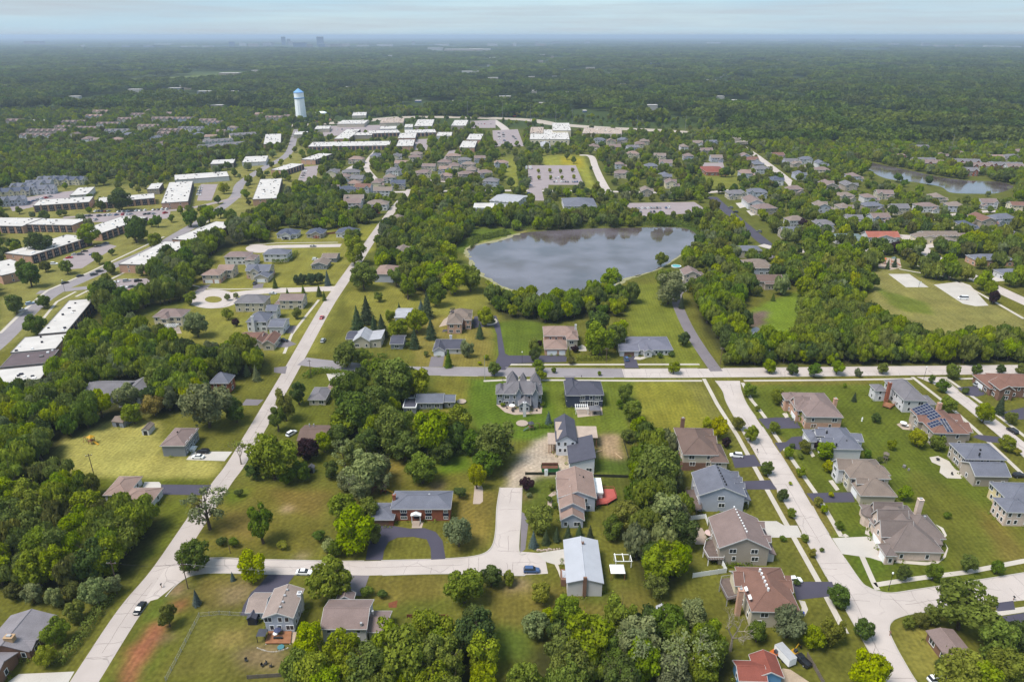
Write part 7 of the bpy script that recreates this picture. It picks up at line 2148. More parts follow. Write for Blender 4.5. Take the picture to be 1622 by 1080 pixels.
for c in ((103, 449, 52, 'sedan', 'black'), (127, 438, 50, 'sedan', 'black'), (149, 436, 50, 'suv', 'grey'), (158, 431, 50, 'suv', 'grey'), (171, 426, 48, 'suv', 'red'), (48, 482, 52, 'suv', 'pale blue'), (36, 492, 52, 'sedan', 'white'),
          (183, 448, 30, 'sedan', 'white'), (201, 446, 30, 'suv', 'silver'), (219, 446, 30, 'suv', 'black'), (196, 457, 35, 'suv', 'white'), (209, 455, 30, 'sedan', 'grey'), (207, 462, 40, 'sedan', 'red'), (206, 474, 20, 'sedan', 'white'), (182, 459, 30, 'sedan', 'pale blue'),
          (110, 409, 20, 'sedan', 'red'), (119, 404, 20, 'sedan', 'silver'), (128, 404, 25, 'suv', 'grey'), (134, 399, 20, 'sedan', 'black'), (155, 391, 20, 'sedan', 'black'), (168, 386, 20, 'sedan', 'grey'), (86, 419, 10, 'suv', 'white'), (147, 404, 15, 'sedan', 'blue'),
          (1157, 330, 135, 'suv', 'grey'), (1165, 337, 135, 'suv', 'black'), (1202, 368, 135, 'suv', 'grey'), (1484, 407, 120, 'suv', 'black'), (590, 338, 20, 'sedan', 'black'), (598, 338, 20, 'sedan', 'red'), (432, 466, 0, 'sedan', 'silver')):
    car(*c, near=False)
COLS = ['white', 'silver', 'black', 'grey', 'blue', 'white', 'red', 'silver', 'grey']
def lot_rows(rows):
    for (xa, ya), (xb, yb), n, yaw, fill in rows:
        for i in range(n):
            if random.random() < fill:
                t = (i + .5) / n
                car(xa + (xb - xa) * t, ya + (yb - ya) * t, yaw + random.uniform(-3, 3), random.choice(('sedan', 'sedan', 'suv')), random.choice(COLS), near=False)
lot_rows([((134, 336), (175, 335), 8, 85, .9), ((185, 336), (268, 332), 12, 85, .75), ((130, 343), (160, 343), 6, 60, .7), ((165, 342), (210, 340), 8, 70, .75), ((215, 341), (265, 338), 8, 60, .6), ((130, 350), (155, 349), 4, 80, .7),
          ((876, 289), (916, 289), 11, 90, .8), ((840, 280), (840, 296), 5, 0, .9), ((878, 283), (886, 283), 2, 90, .9), ((1005, 331), (1062, 330), 12, 90, .8), ((1012, 337), (1060, 336), 9, 90, .6), ((790, 210), (792, 228), 6, 0, .8), ((797, 210), (800, 228), 6, 0, .7), ((812, 216), (818, 222), 3, 0, .7),
          ((318, 296), (314, 314), 6, 0, .8), ((530, 206), (610, 205), 10, 90, .6), ((755, 197), (780, 197), 5, 90, .7), ((650, 226), (648, 235), 3, 0, .8), ((30, 325), (90, 310), 9, 70, .7), ((484, 270), (478, 284), 4, 0, .8), ((1030, 342), (1045, 341), 2, 90, .9), ((838, 306), (840, 312), 2, 0, .9)])
# trailer, lorries, boat, digger
def boxy(name, label, cat, px, py, yaw, L, w, h, m, z0=.6):
    p = W(px, py)
    t = thing(name, label, cat, (p.x, p.y, .04), RAD(yaw))
    MB().box(-L / 2, -w / 2, z0, L / 2, w / 2, z0 + h).build('box_body', m, t)
    b = MB().box(-L / 2 + .05, -w / 2 - .02, z0 + h, L / 2 - .05, w / 2 + .02, z0 + h + .08)
    b.build('roof', M_METAL, t)
    for sy in (-1, 1):
        for k in (-.1, .12):
            put('wheel', car_meshes('suv')[3], t, (k * L, sy * (w / 2 - .1), 0))
    MB().rod((L / 2, 0, z0), (L / 2 + 1.1, 0, .45), .07, n=5).build('hitch', M_BLACK, t)
    return t
boxy('cargo_trailer', 'white box trailer parked behind the bright blue building', 'trailer', 1242, 1044, 112, 5.4, 2.3, 2.3, M_WHITE)
for x_ in (833.5, 840):
    t = boxy('box_lorry', 'left white box lorry at the end of the flower-field car park' if x_ < 836 else 'right white box lorry at the end of the flower-field car park', 'lorry', x_, 268, 92, 8, 2.5, 2.8, M_WHITE)
    MB().box(4.1, -1.15, .6, 6.0, 1.15, 2.7).build('cab', M_GLASS, t)
p = W(67, 766)
t = thing('covered_boat', 'boat under a pale cover at the edge of the left woods', 'boat', (p.x, p.y, 0), RAD(60))
loft([(-2.6, .7, .7, 1.5, .5), (-1, 1.0, .5, 1.9, .55), (1, .9, .5, 1.8, .4), (2.7, .1, .9, 1.4, .05)]).build('cover', M_METAL, t)
MB().box(-1.8, -.6, 0, 1.5, .6, .7).build('cradle', M_BLACK, t)
M_ORANGE = mat('digger_orange', C(226, 120, 50), .6, .1, 1)
for lab, px_, py_, s_ in (('orange digger beside the highway', 815, 186, 2.2), ('small orange digger behind the bright blue building', 1226, 1038, .8), ('yellow mini digger by the white trailer', 1257, 1036, .7)):
    p = W(px_, py_)
    t = thing('digger', lab, 'digger', (p.x, p.y, .03), RAD(30))
    m_ = M_ORANGE if 'orange' in lab else mat('digger_yellow', C(220, 170, 40), .6, .1, 1)
    b = MB().box(-1.2 * s_, -1.1 * s_, .6 * s_, 1.0 * s_, 1.1 * s_, 1.5 * s_)
    b.build('body', m_, t)
    MB().box(-.4 * s_, -.9 * s_, 1.5 * s_, .8 * s_, .1 * s_, 2.6 * s_).build('cab', M_GLASS, t)
    for sy in (-1, 1):
        MB().box(-1.6 * s_, sy * .8 * s_ - .25 * s_, 0, 1.6 * s_, sy * .8 * s_ + .25 * s_, .6 * s_).build('track', M_BLACK, t)
    a = MB().rod((.9 * s_, .5 * s_, 1.3 * s_), (2.6 * s_, .5 * s_, 3.4 * s_), .16 * s_, n=5).rod((2.6 * s_, .5 * s_, 3.4 * s_), (4.0 * s_, .5 * s_, 1.6 * s_), .13 * s_, n=5)
    a.build('arm', m_, t)
    MB().box(3.7 * s_, .1 * s_, .9 * s_, 4.4 * s_, .9 * s_, 1.6 * s_).build('bucket', M_BLACK, t)

# ================================================================ posts, fences, hedges
M_POLE = mat('weathered_pole', C(128, 108, 96), .95, .2, 1)
def pole(label, px, py, h, arm=2.2, r=.16, yaw=0, m=None):
    p = W(px, py)
    t = thing('utility_pole', label, 'pole', (p.x, p.y, 0), RAD(yaw), 'utility poles')
    MB().rod((0, 0, 0), (0, 0, h), r, r * .65, 8).build('pole', m or M_POLE, t)
    if arm:
        b = MB().box(-arm / 2, -.08, h - .9, arm / 2, .08, h - .72)
        c = b.build('crossarm', m or M_POLE, t)
        i = MB()
        for x in (-arm * .45, -arm * .2, arm * .45):
            i.rod((x, 0, h - .72), (x, 0, h - .45), .05, n=5)
        i.build('insulator', M_WHITE, c)
    if not label:
        auto(t, 'wooden utility pole' if m is None else 'tall steel power pole', 'pole', px, py)
    return (p.x, p.y, h - .5)
wires = []
wires.append([pole('wooden utility pole at the junction of left road and cul-de-sac street', 298, 932, 9.5, 2.6), pole('wooden utility pole among silvery bushes by the left road', 187, 930, 9.5, 2.6)])
pole('leaning wooden utility pole on the lawn below the big left yard', 149, 752, 9, 2.2, yaw=20)
pole('tall pale lamp pole beside the cross street left of the gabled mansion', 768, 602, 12.5, 0, .1, m=M_METAL)
pole('wooden utility pole at the end of the clipped hedge', 960, 574, 8, 1.6)
pole('wooden utility pole at the foot of the lakeside lane', 1141, 577, 9, 1.6)
pole('bare wooden post on the corner lot near the junction', 365, 876, 5, 0, .12)
pole('wooden utility pole by the junction hedge', 493, 597, 9, 1.8)
for px_, py_, h_ in ((558, 180, 24), (588, 181, 24), (605, 180, 22), (640, 183, 26), (669, 183, 26), (716, 184, 27), (741, 187, 30), (768, 187, 24), (796, 187, 30), (840, 193, 30), (880, 196, 24), (906, 196, 24), (1009, 205, 22), (1085, 208, 24), (1155, 214, 24), (1215, 222, 24), (1506, 240, 22), (1590, 246, 22)):
    pole(None, px_, py_, h_, 3.0, .3, m=mat('steel_pole', C(150, 150, 158), .7, .1, 1))
def wire(a, b, sag=.6, r=.012):
    m = MB()
    n = 10
    q = []
    for i in range(n + 1):
        t = i / n
        q.append((a[0] + (b[0] - a[0]) * t, a[1] + (b[1] - a[1]) * t, a[2] + (b[2] - a[2]) * t - sag * 4 * t * (1 - t)))
    for i in range(n):
        m.rod(q[i], q[i + 1], r, n=3)
    return m
(a_, b_), = wires
for k, off in enumerate((-1.1, .0, 1.1)):
    tag(wire((a_[0] + off, a_[1], a_[2]), (b_[0] + off, b_[1], b_[2]), 1.0, .02).build('power_line', M_BLACK), ('left', 'middle', 'right')[k] + ' power line strung between the two poles by the left road', 'cable', 'power lines')
far_e = W(560, 905, 7)
tag(wire(a_, (far_e.x, far_e.y, 7.5), 1.2, .02).build('power_line', mat('pale_cable', C(190, 188, 186), .8, .05, 1)), 'pale cable running from the junction pole along the cul-de-sac street', 'cable')
def lamp_post(label, px, py, h=6.0):
    p = W(px, py)
    t = thing('street_lamp', label, 'lamp', (p.x, p.y, 0))
    MB().rod((0, 0, 0), (0, 0, h), .09, .06, 6).build('post', M_BLACK, t)
    MB().lathe([(.12, h), (.28, h + .25), (.24, h + .55), (.05, h + .75)], 8).build('lantern', M_WHITE, t)
lamp_post('street lamp on the verge left of the bottom right junction trees', 1407, 935)
lamp_post('street lamp beside the mauve-roofed house drive', 827, 575, 5.5)
lamp_post('street lamp where the right side road leaves the cross street', 1463, 601)
lamp_post('street lamp at the apartment car park entrance', 103, 462, 7)
p = W(1455, 455)
t = thing('basketball_hoop', 'basketball hoop at the edge of the park court', 'hoop', (p.x, p.y, .02))
MB().rod((0, 0, 0), (0, 0, 3.4), .09, n=6).build('post', M_BLACK, t)
MB().box(-.9, -.5, 2.9, .9, -.42, 3.95).build('backboard', M_WHITE, t)
def post_box(label, px, py, m=M_BLACK):
    p = W(px, py)
    t = thing('mailbox', label, 'mailbox', (p.x, p.y, 0))
    MB().box(-.06, -.06, 0, .06, .06, 1.05).build('post', M_WOOD, t)
    MB().box(-.14, -.3, 1.05, .14, .3, 1.38).build('letter_box', m, t)
for a in (('black mailbox beside the left road below the junction', 256, 930), ('black mailbox at the brown hip-roofed house drive', 1199, 716), ('mailbox at the first drive of the bottom right road', 1605, 950), ('brown box on the kerb of the corner lawn', 1409, 1006, M_BRICKB), ('mailbox at the end of the ranch hedge', 796, 603), ('dark mailbox on the cross street verge before the navy house', 921, 599)):
    post_box(*a)
def fence(label, px, h, m, step=2.4, kind='panel', name='garden_fence'):
    q = wpts(px)
    t = thing(name, label, 'fence', (q[0][0], q[0][1], 0))
    ox, oy = q[0]
    for i in range(len(q) - 1):
        a, b = Vector((q[i][0] - ox, q[i][1] - oy, 0)), Vector((q[i + 1][0] - ox, q[i + 1][1] - oy, 0))
        L = (b - a).length
        n = max(1, round(L / step))
        d = (b - a) / n
        ang = math.atan2(d.y, d.x)
        for k in range(n + (i == len(q) - 2)):
            c = a + d * k
            MB().box(-.07, -.07, 0, .07, .07, h + .08).build('post', m, t, c)
            if k < n:
                w = d.length
                b_ = MB()
                if kind == 'panel':
                    b_.box(.08, -.025, .08, w - .08, .025, h)
                elif kind == 'rail':
                    for z in (.35, .75, h - .08):
                        b_.box(.08, -.03, z, w - .08, .03, z + .14)
                else:                                  # wire mesh
                    for z in (.05, h - .03):
                        b_.rod((0, 0, z), (w, 0, z), .03, n=4)
                    for s in np.arange(0, w, .3):
                        b_.rod((s, 0, .05), (min(s + h, w), 0, .05 + min(h, w - s) - .08), .006, n=3)
                        b_.rod((s, 0, h - .03), (min(s + h, w), 0, h - .03 - min(h, w - s) + .08), .006, n=3)
                o = b_.build({'panel': 'fence_panel', 'rail': 'rail', 'mesh': 'wire_mesh'}[kind], m, t, c)
                o.rotation_euler = (0, 0, ang)
fence('silver chain-link fence around the patchy back yard', [(263, 1078), (316, 976), (348, 973), (398, 976)], 1.3, mat('galvanised', C(180, 180, 172), .6, .05, 1, .5), 3.0, 'mesh', 'chain_link_fence')
M_GREYWOOD = mat('grey_fence_wood', C(140, 128, 116), .95, .15, 1)
fence('grey board fence along the bottom edge of the chain-link yard', [(392, 1075), (470, 1070), (545, 1066)], 1.3, M_GREYWOOD, 2.6)
fence('red-brown board fence below the dry lawn', [(645, 978), (709, 978), (711, 986)], 1.2, mat('red_fence_wood', C(150, 92, 70), .95, .15, 1), 2.4)
fence('white vinyl fence at the top of the patio of the tan house', [(1078, 826), (1117, 821), (1121, 832)], 1.8, M_WHITE)
fence('white vinyl fence below the tan house with white deck', [(1143, 893), (1150, 907), (1097, 915)], 1.8, M_WHITE)
fence('grey board fence beside the black pickup', [(1278, 1040), (1290, 1060), (1304, 1085)], 1.6, M_GREYWOOD)
fence('brown board fence behind the middle blue-roofed house', [(516, 372), (535, 370), (536, 362)], 1.7, M_WOOD)
fence('low dark fence along the north edge of the red deck garden', [(832, 752), (885, 752)], 1.2, mat('dark_fence', C(70, 72, 56), .95, .1, 1))
fence('dark fence crossing the garden behind the sunroom', [(940, 755), (1003, 757)], 1.2, MATS['dark_fence'])
fence('dark fence between the building plot and the mown field', [(1003, 757), (992, 715), (985, 690)], 1.3, MATS['dark_fence'], kind='rail')
def hedge(label, px, w, h, col='d', step=.5):
    q = smooth(wpts(px), 4) if len(px) > 2 else wpts(px)
    P_, N_ = [], []
    for i in range(len(q) - 1):
        a, b = np.array(q[i]), np.array(q[i + 1])
        L = np.linalg.norm(b - a)
        n = int(L * (w + 2 * h) * 7)
        d = (b - a) / L
        nn = np.array([d[1], -d[0]])
        s = rng.random(n)
        side = rng.random(n) * (w + 2 * h)
        c = np.where(side < h, w / 2, np.where(side < 2 * h, -w / 2, (side - 2 * h) - w / 2))
        z = np.where(side < h, side, np.where(side < 2 * h, side - h, h))
        P_.append(np.column_stack([a[0] + d[0] * L * s + nn[0] * c, a[1] + d[1] * L * s + nn[1] * c, z + .1]) + rng.normal(0, .14, (n, 3)))
        base = np.column_stack([np.where(side < h, nn[0], np.where(side < 2 * h, -nn[0], 0)), np.where(side < h, nn[1], np.where(side < 2 * h, -nn[1], 0)), np.where(side < 2 * h, .3, 1.0)])
        v = base + rng.normal(0, .4, (n, 3))
        N_.append(v / np.linalg.norm(v, axis=1)[:, None])
    c, n = np.concatenate(P_), np.concatenate(N_)
    c[:, 2] = np.maximum(c[:, 2], .02)
    o = put('hedge', leaf_mesh('hedge', c, n, rng.uniform(.16, .34, len(c)), np.clip(rng.normal(.5, .25, len(c)), 0, 1), LM_[col]))
    return tag(o, label, 'hedge')
hedge('long clipped hedge running beside the left road at bottom left', [(186, 930), (160, 965), (125, 1015), (92, 1055)], 2.6, 1.8, 'g')
hedge('clipped green hedge in front of the mauve-roofed house', [(913, 570), (966, 570)], 2.4, 1.8, 'g')
hedge('dark hedge curving round the corner by the left road junction', [(484, 600), (497, 592), (520, 590), (552, 596)], 2.6, 2.2, 'd')
hedge('left clipped hedge below the white farmhouse', [(575, 567), (592, 566)], 2.6, 1.8, 'd')
hedge('right clipped hedge below the white farmhouse', [(598, 567), (614, 566)], 2.6, 1.8, 'd')
hedge('dark hedge beside the grey-roofed white house', [(432, 418), (455, 416), (470, 402)], 2.6, 2.6, 'd')
hedge('low hedge at the foot of the tan house wall', [(1150, 898), (1212, 890)], 1.2, 1.0, 'd')
hedge('row of small clipped shrubs between mansion and building plot', [(850, 678), (878, 677)], .9, 1.4, 'd')
hedge('rough green hedge line south of the low grey house', [(575, 722), (660, 722), (745, 718)], 3.0, 2.2, 'd')

# ================================================================ garden things
def canopy(label, px, py, w, d, h, m, post=M_WHITE, rise=.8, name='gazebo', yaw=0):
    p = W(px, py)
    t = thing(name, label, name, (p.x, p.y, .03), RAD(yaw))
    for sx in (-1, 1):
        for sy in (-1, 1):
            MB().box(sx * (w / 2 - .15) - .07, sy * (d / 2 - .15) - .07, 0, sx * (w / 2 - .15) + .07, sy * (d / 2 - .15) + .07, h).build('post', post, t)
    MB().add([(-w / 2, -d / 2, h), (w / 2, -d / 2, h), (w / 2, d / 2, h), (-w / 2, d / 2, h), (-w * .1, -d * .1, h + rise), (w * .1, -d * .1, h + rise), (w * .1, d * .1, h + rise), (-w * .1, d * .1, h + rise)],
             [(0, 1, 5, 4), (1, 2, 6, 5), (2, 3, 7, 6), (3, 0, 4, 7), (4, 5, 6, 7), (3, 2, 1, 0)]).build('canopy', m, t)
def pergola(label, px, py, w, d, h, m, n=6, yaw=0):
    p = W(px, py)
    t = thing('pergola', label, 'pergola', (p.x, p.y, .03), RAD(yaw))
    for sx in (-1, 1):
        for sy in (-1, 1):
            MB().box(sx * w / 2 - .1, sy * d / 2 - .1, 0, sx * w / 2 + .1, sy * d / 2 + .1, h).build('post', m, t)
    for sy in (-1, 1):
        MB().box(-w / 2 - .3, sy * d / 2 - .08, h, w / 2 + .3, sy * d / 2 + .08, h + .2).build('beam', m, t)
    for i in range(n):
        x = -w / 2 + w * i / (n - 1)
        MB().box(x - .1, -d / 2 - .3, h + .2, x + .1, d / 2 + .3, h + .38).build('rafter', m, t)
canopy('white canopy gazebo behind the metal-roofed house', 977, 912, 4.2, 3.8, 2.6, M_WHITE, M_WOOD)
p = W(978, 915)
pergola('bare white frame standing behind the white gazebo', 986, 893, 4.6, 3.0, 2.2, M_WHITE, 3)
canopy('grey soft-top gazebo on the patio of the navy blue house', 942, 655, 4.6, 4.0, 2.6, mat('grey_canvas', C(128, 128, 136), .9, .05, 1), M_BLACK, 1.0)
pergola('white pergola on the patio of the navy blue house', 921, 653, 5.0, 3.6, 2.5, M_WHITE, 7)
pergola('white pergola on the patio of the cream house', 273, 523, 6.0, 3.6, 2.6, M_WHITE, 7)
canopy('dark flat awning over the wooden deck', 417, 1012, 2.4, 2.6, 2.3, mat('charcoal_canvas', C(86, 88, 100), .9, .05, 1), M_BLACK, .1, 'awning')
def umbrella(label, px, py, r, h, m):
    p = W(px, py)
    t = thing('garden_umbrella', label, 'umbrella', (p.x, p.y, .03))
    MB().rod((0, 0, 0), (0, 0, h), .05, n=6).build('pole', M_BLACK, t)
    MB().lathe([(r, h - .55), (r, h - .5), (.05, h)], 10).build('canopy', m, t)
umbrella('pale pink patio umbrella behind the tan house', 1123, 852, 1.6, 2.6, mat('pink_canvas', C(236, 208, 204), .9, .03, 1))
umbrella('small blue umbrella on the wooden deck', 441, 1006, 1.0, 2.4, mat('blue_canvas', C(84, 92, 128), .9, .03, 1))
umbrella('white umbrella on the slate mansion patio', 811, 648, 1.3, 2.4, M_WHITE)
umbrella('white umbrella on the solar house patio', 1430, 675, 1.3, 2.2, M_WHITE)
def table_set(label, px, py, m, n=4, s=1.0):
    p = W(px, py)
    t = thing('garden_table', label, 'table', (p.x, p.y, .04), .3)
    MB().lathe([(.7 * s, .68), (.7 * s, .75)], 10).build('tabletop', m, t)
    MB().rod((0, 0, 0), (0, 0, .68), .12, n=6).build('leg', m, t)
    return p
def chair(label, px, py, m, yaw=0, z=.04):
    p = W(px, py)
    t = thing('garden_chair', label, 'chair', (p.x, p.y, z), RAD(yaw))
    MB().box(-.32, -.32, .38, .32, .32, .46).build('seat', m, t)
    MB().box(-.32, .26, .46, .32, .34, 1.05).build('backrest', m, t)
    for sx in (-1, 1):
        for sy in (-1, 1):
            MB().box(sx * .28 - .03, sy * .28 - .03, 0, sx * .28 + .03, sy * .28 + .03, .38).build('leg', m, t)
table_set('round dark table on the slate mansion patio', 812, 652, M_BLACK)
table_set('white square-looking table on the wooden deck', 437, 1006, M_WHITE)
table_set('brown table on the white deck of the tan house', 1129, 879, M_BRICKR)
table_set('round fire pit on the patio of the tan house', 1100, 846, M_BLACK, s=1.5)
table_set('dark fire pit on the curving patio', 1485, 729, M_BLACK)
table_set('dark table under the grey gazebo', 942, 656, M_BLACK)
table_set('white table on the solar house patio', 1436, 676, M_WHITE)
for a in (('single black lawn chair on the bare yard', 390, 1047, 20), ('left of three black chairs on the bare yard', 416, 1055, 60), ('middle of three black chairs on the bare yard', 421, 1052, -30), ('right of three black chairs on the bare yard', 429, 1056, -70), ('dark chair on the slate mansion patio left end', 803, 647, 90), ('dark chair on the slate mansion patio right end', 850, 651, 200), ('dark chair on the right of the mansion patio', 854, 647, 120), ('dark chair on the curving patio', 1508, 752, 0)):
    chair(*a[:3], M_BLACK, a[3])
p = W(413, 1013)
t = thing('garden_bench', 'dark bench on the edge of the wooden deck', 'bench', (*W(441, 1013)[:2], .52))
MB().box(-1.2, -.3, .35, 1.2, .3, .45).build('seat', M_BLACK, t)
for sx in (-1, 1):
    MB().box(sx * 1.0 - .08, -.25, 0, sx * 1.0 + .08, .25, .35).build('leg', M_BLACK, t)
# play equipment
M_PLAYY = mat('yellow_plastic', C(236, 178, 40), .5, .05, 1)
M_PLAYO = mat('orange_plastic', C(226, 120, 60), .5, .05, 1)
def playset(label, px, py, slide, tower, roofm, s=1.0, yaw=0, surf=.03):
    p = W(px, py)
    t = thing('playset', label, 'playset', (p.x, p.y, surf), RAD(yaw))
    for sx in (-1, 1):
        for sy in (-1, 1):
            MB().box(sx * .8 * s - .08, sy * .8 * s - .08, 0, sx * .8 * s + .08, sy * .8 * s + .08, 2.9 * s).build('post', tower, t)
    MB().box(-.9 * s, -.9 * s, 1.3 * s, .9 * s, .9 * s, 1.42 * s).build('platform', tower, t)
    MB().add([(-1.1 * s, -1.1 * s, 2.9 * s), (1.1 * s, -1.1 * s, 2.9 * s), (1.1 * s, 1.1 * s, 2.9 * s), (-1.1 * s, 1.1 * s, 2.9 * s), (0, 0, 3.8 * s)], [(0, 1, 4), (1, 2, 4), (2, 3, 4), (3, 0, 4), (3, 2, 1, 0)]).build('roof', roofm, t)
    MB().add([(.9 * s, -.35 * s, 1.4 * s), (.9 * s, .35 * s, 1.4 * s), (3.3 * s, .35 * s, .12 * s), (3.3 * s, -.35 * s, .12 * s), (.9 * s, -.35 * s, 1.3 * s), (.9 * s, .35 * s, 1.3 * s), (3.3 * s, .35 * s, .0), (3.3 * s, -.35 * s, .0)],
             [(0, 3, 2, 1), (4, 5, 6, 7), (0, 4, 7, 3), (1, 2, 6, 5), (2, 3, 7, 6), (0, 1, 5, 4)]).build('slide', slide, t)
    MB().rod((-.9 * s, 0, 2.3 * s), (-3.6 * s, 0, 2.3 * s), .07, n=5).rod((-3.6 * s, -.8 * s, 0), (-3.6 * s, 0, 2.3 * s), .07, n=5).rod((-3.6 * s, .8 * s, 0), (-3.6 * s, 0, 2.3 * s), .07, n=5).build('swing_frame', tower, t)
    for k in (-1.7, -2.8):
        MB().box(k * s - .25, -.12, .5, k * s + .25, .12, .56).rod((k * s - .2, 0, .56), (k * s - .2, 0, 2.3 * s), .015, n=3).rod((k * s + .2, 0, .56), (k * s + .2, 0, 2.3 * s), .015, n=3).build('swing', M_BLACK, t)
playset('yellow-slide wooden playset on the big left lawn', 146, 702, M_PLAYY, M_WOOD, M_PLAYY, 1.0, -20)
playset('red wooden playset behind the brick ranch house', 608, 780, M_PLAYY, mat('red_play_wood', C(150, 62, 58), .8, .1, 1), R_BROWN, 1.0, 0)
playset('dark playset with slide between mansion and building plot', 841, 680, mat('green_plastic', C(96, 120, 104), .5, .05, 1), M_BRICKB, R_DGREY, 1.0, 200)
playset('orange climbing tower in the park playground, right one', 1414, 419, M_PLAYO, M_PLAYO, R_GREEN, 1.5, -30, .06)
playset('orange climbing tower in the park playground, left one', 1400, 418, M_PLAYO, M_PLAYO, M_PLAYO, 1.2, 150, .06)
playset('wooden playset below the small tree by the white-dormered house', 1402, 728, M_WOOD, M_GREYWOOD, M_GREYWOOD, .9, 60)
# building plot: skip and site toilet
p = W(871, 745)
t = thing('waste_skip', 'green waste skip with rusty load on the building plot', 'skip', (p.x, p.y, .0))
b = MB().add([(-2.9, -1.1, .1), (2.9, -1.1, .1), (2.9, 1.1, .1), (-2.9, 1.1, .1), (-3.2, -1.2, 1.7), (3.2, -1.2, 1.7), (3.2, 1.2, 1.7), (-3.2, 1.2, 1.7)], [(0, 3, 2, 1), (0, 1, 5, 4), (1, 2, 6, 5), (2, 3, 7, 6), (3, 0, 4, 7)])
b.build('bin', mat('skip_green', C(70, 150, 90), .6, .1, 1), t)
MB().box(-2.9, -1.0, .9, 2.9, 1.0, 1.5).build('load', mat('rusty_load', C(130, 88, 70), .95, .25, 1), t)
MB().box(-3.0, 1.0, 1.7, 3.0, 1.15, 2.6).build('back_board', MATS['rusty_load'], t)
p = W(865, 752)
t = thing('site_toilet', 'white portable toilet in front of the green skip', 'toilet', (p.x, p.y, .0))
MB().box(-.6, -.6, 0, .6, .6, 2.1).build('cabin', M_WHITE, t)
MB().lathe([(.75, 2.1), (.6, 2.3), (.2, 2.4)], 8).build('roof', M_METAL, t)
# blue bin, utility boxes, pool, garden oddments
def small(name, label, cat, px, py, prof, m, n=8, sub=None):
    p = W(px, py)
    t = thing(name, label, cat, (p.x, p.y, .045))
    MB().lathe(prof, n).build(sub or 'body', m, t)
    return t
small('refuse_bin', 'bright blue bin beside the rust-brown house path', 'bin', 1271, 974, [(.35, 0), (.42, 1.0), (.45, 1.05), (.1, 1.15)], mat('bin_blue', C(70, 90, 190), .5, .05, 1))
small('utility_box', 'left pale utility box on the shared back lawns', 'utility box', 1432, 740, [(.7, 0), (.7, .9), (.5, 1.0)], M_HVAC, 4)
small('utility_box', 'right pale utility box on the shared back lawns', 'utility box', 1439, 745, [(.45, 0), (.45, .8), (.3, .9)], M_HVAC, 4)
small('garden_statue', 'white figure standing on the lawn below the white house', 'statue', 1365, 667, [(.3, 0), (.2, .6), (.35, 1.1), (.15, 1.5), (.2, 1.8)], M_WHITE)
small('bird_bath', 'white lawn ornament near the corner brown roof', 'ornament', 1483, 1021, [(.3, 0), (.15, .5), (.6, .8), (.6, .9)], M_WHITE)
small('planter', 'round stone planter on the lawn behind the low grey house', 'planter', 731, 637, [(1.9, 0), (2.1, .5), (1.5, .5)], M_PATIO, 12)
small('fire_ring', 'oval stone ring on the lawn below the mansion', 'fire ring', 827, 671, [(2.4, 0), (2.5, .3), (1.6, .3)], M_PATIO, 14)
t = small('pool', 'round turquoise pool beside the lakeside house', 'pool', 1071, 423, [(3.2, 0), (3.4, .8), (3.0, .8)], M_WHITE, 20, 'rim')
MB().lathe([(2.95, .8), (2.95, .84)], 20).build('pool_water', mat('pool_water', C(96, 200, 205), .08, .05, 1, .6), t)
small('garden_bed_frame', 'raised round bed with blue pot near the deck stones', 'planter', 445, 1026, [(.8, 0), (.9, .4), (.7, .4)], mat('teal_pot', C(90, 150, 160), .6, .05, 1))
st_ = MB()
for i in range(22):
    t_ = i / 21
    q = W(408 + 48 * t_, 1026 + 6 * math.sin(t_ * math.pi))
    s_ = random.uniform(.12, .24)
    st_.lathe([(s_, 0), (s_ * .8, s_), (s_ * .3, s_ * 1.2)], 6, q.x, q.y)
tag(st_.build('edging_stones', M_WALK), 'curved line of pale edging stones below the deck', 'stones', kind='stuff')
rk = MB()
for i in range(16):
    q = W(852 + 34 * i / 15 + random.uniform(-1, 1), 872 - 3 * i / 15 + random.uniform(-1, 1))
    s_ = random.uniform(.25, .5)
    rk.lathe([(s_, 0), (s_ * .8, s_ * .8), (s_ * .3, s_ * 1.1)], 6, q.x, q.y)
tag(rk.build('border_rocks', M_PATIO), 'row of pale rocks along the drive border of the metal-roofed house', 'stones', kind='stuff')
MATS['lumber'] = mat('lumber', C(210, 180, 140), .9, .1, 1)
for lab, px_, py_, yw in (('left plank lying on the churned earth', 946, 716, 25), ('right plank lying on the churned earth', 980, 723, 120)):
    p = W(px_, py_)
    t = thing('timber_plank', lab, 'plank', (p.x, p.y, .0), RAD(yw))
    MB().box(-2, -.25, .02, 2, .25, .35).build('board', MATS['lumber'], t)

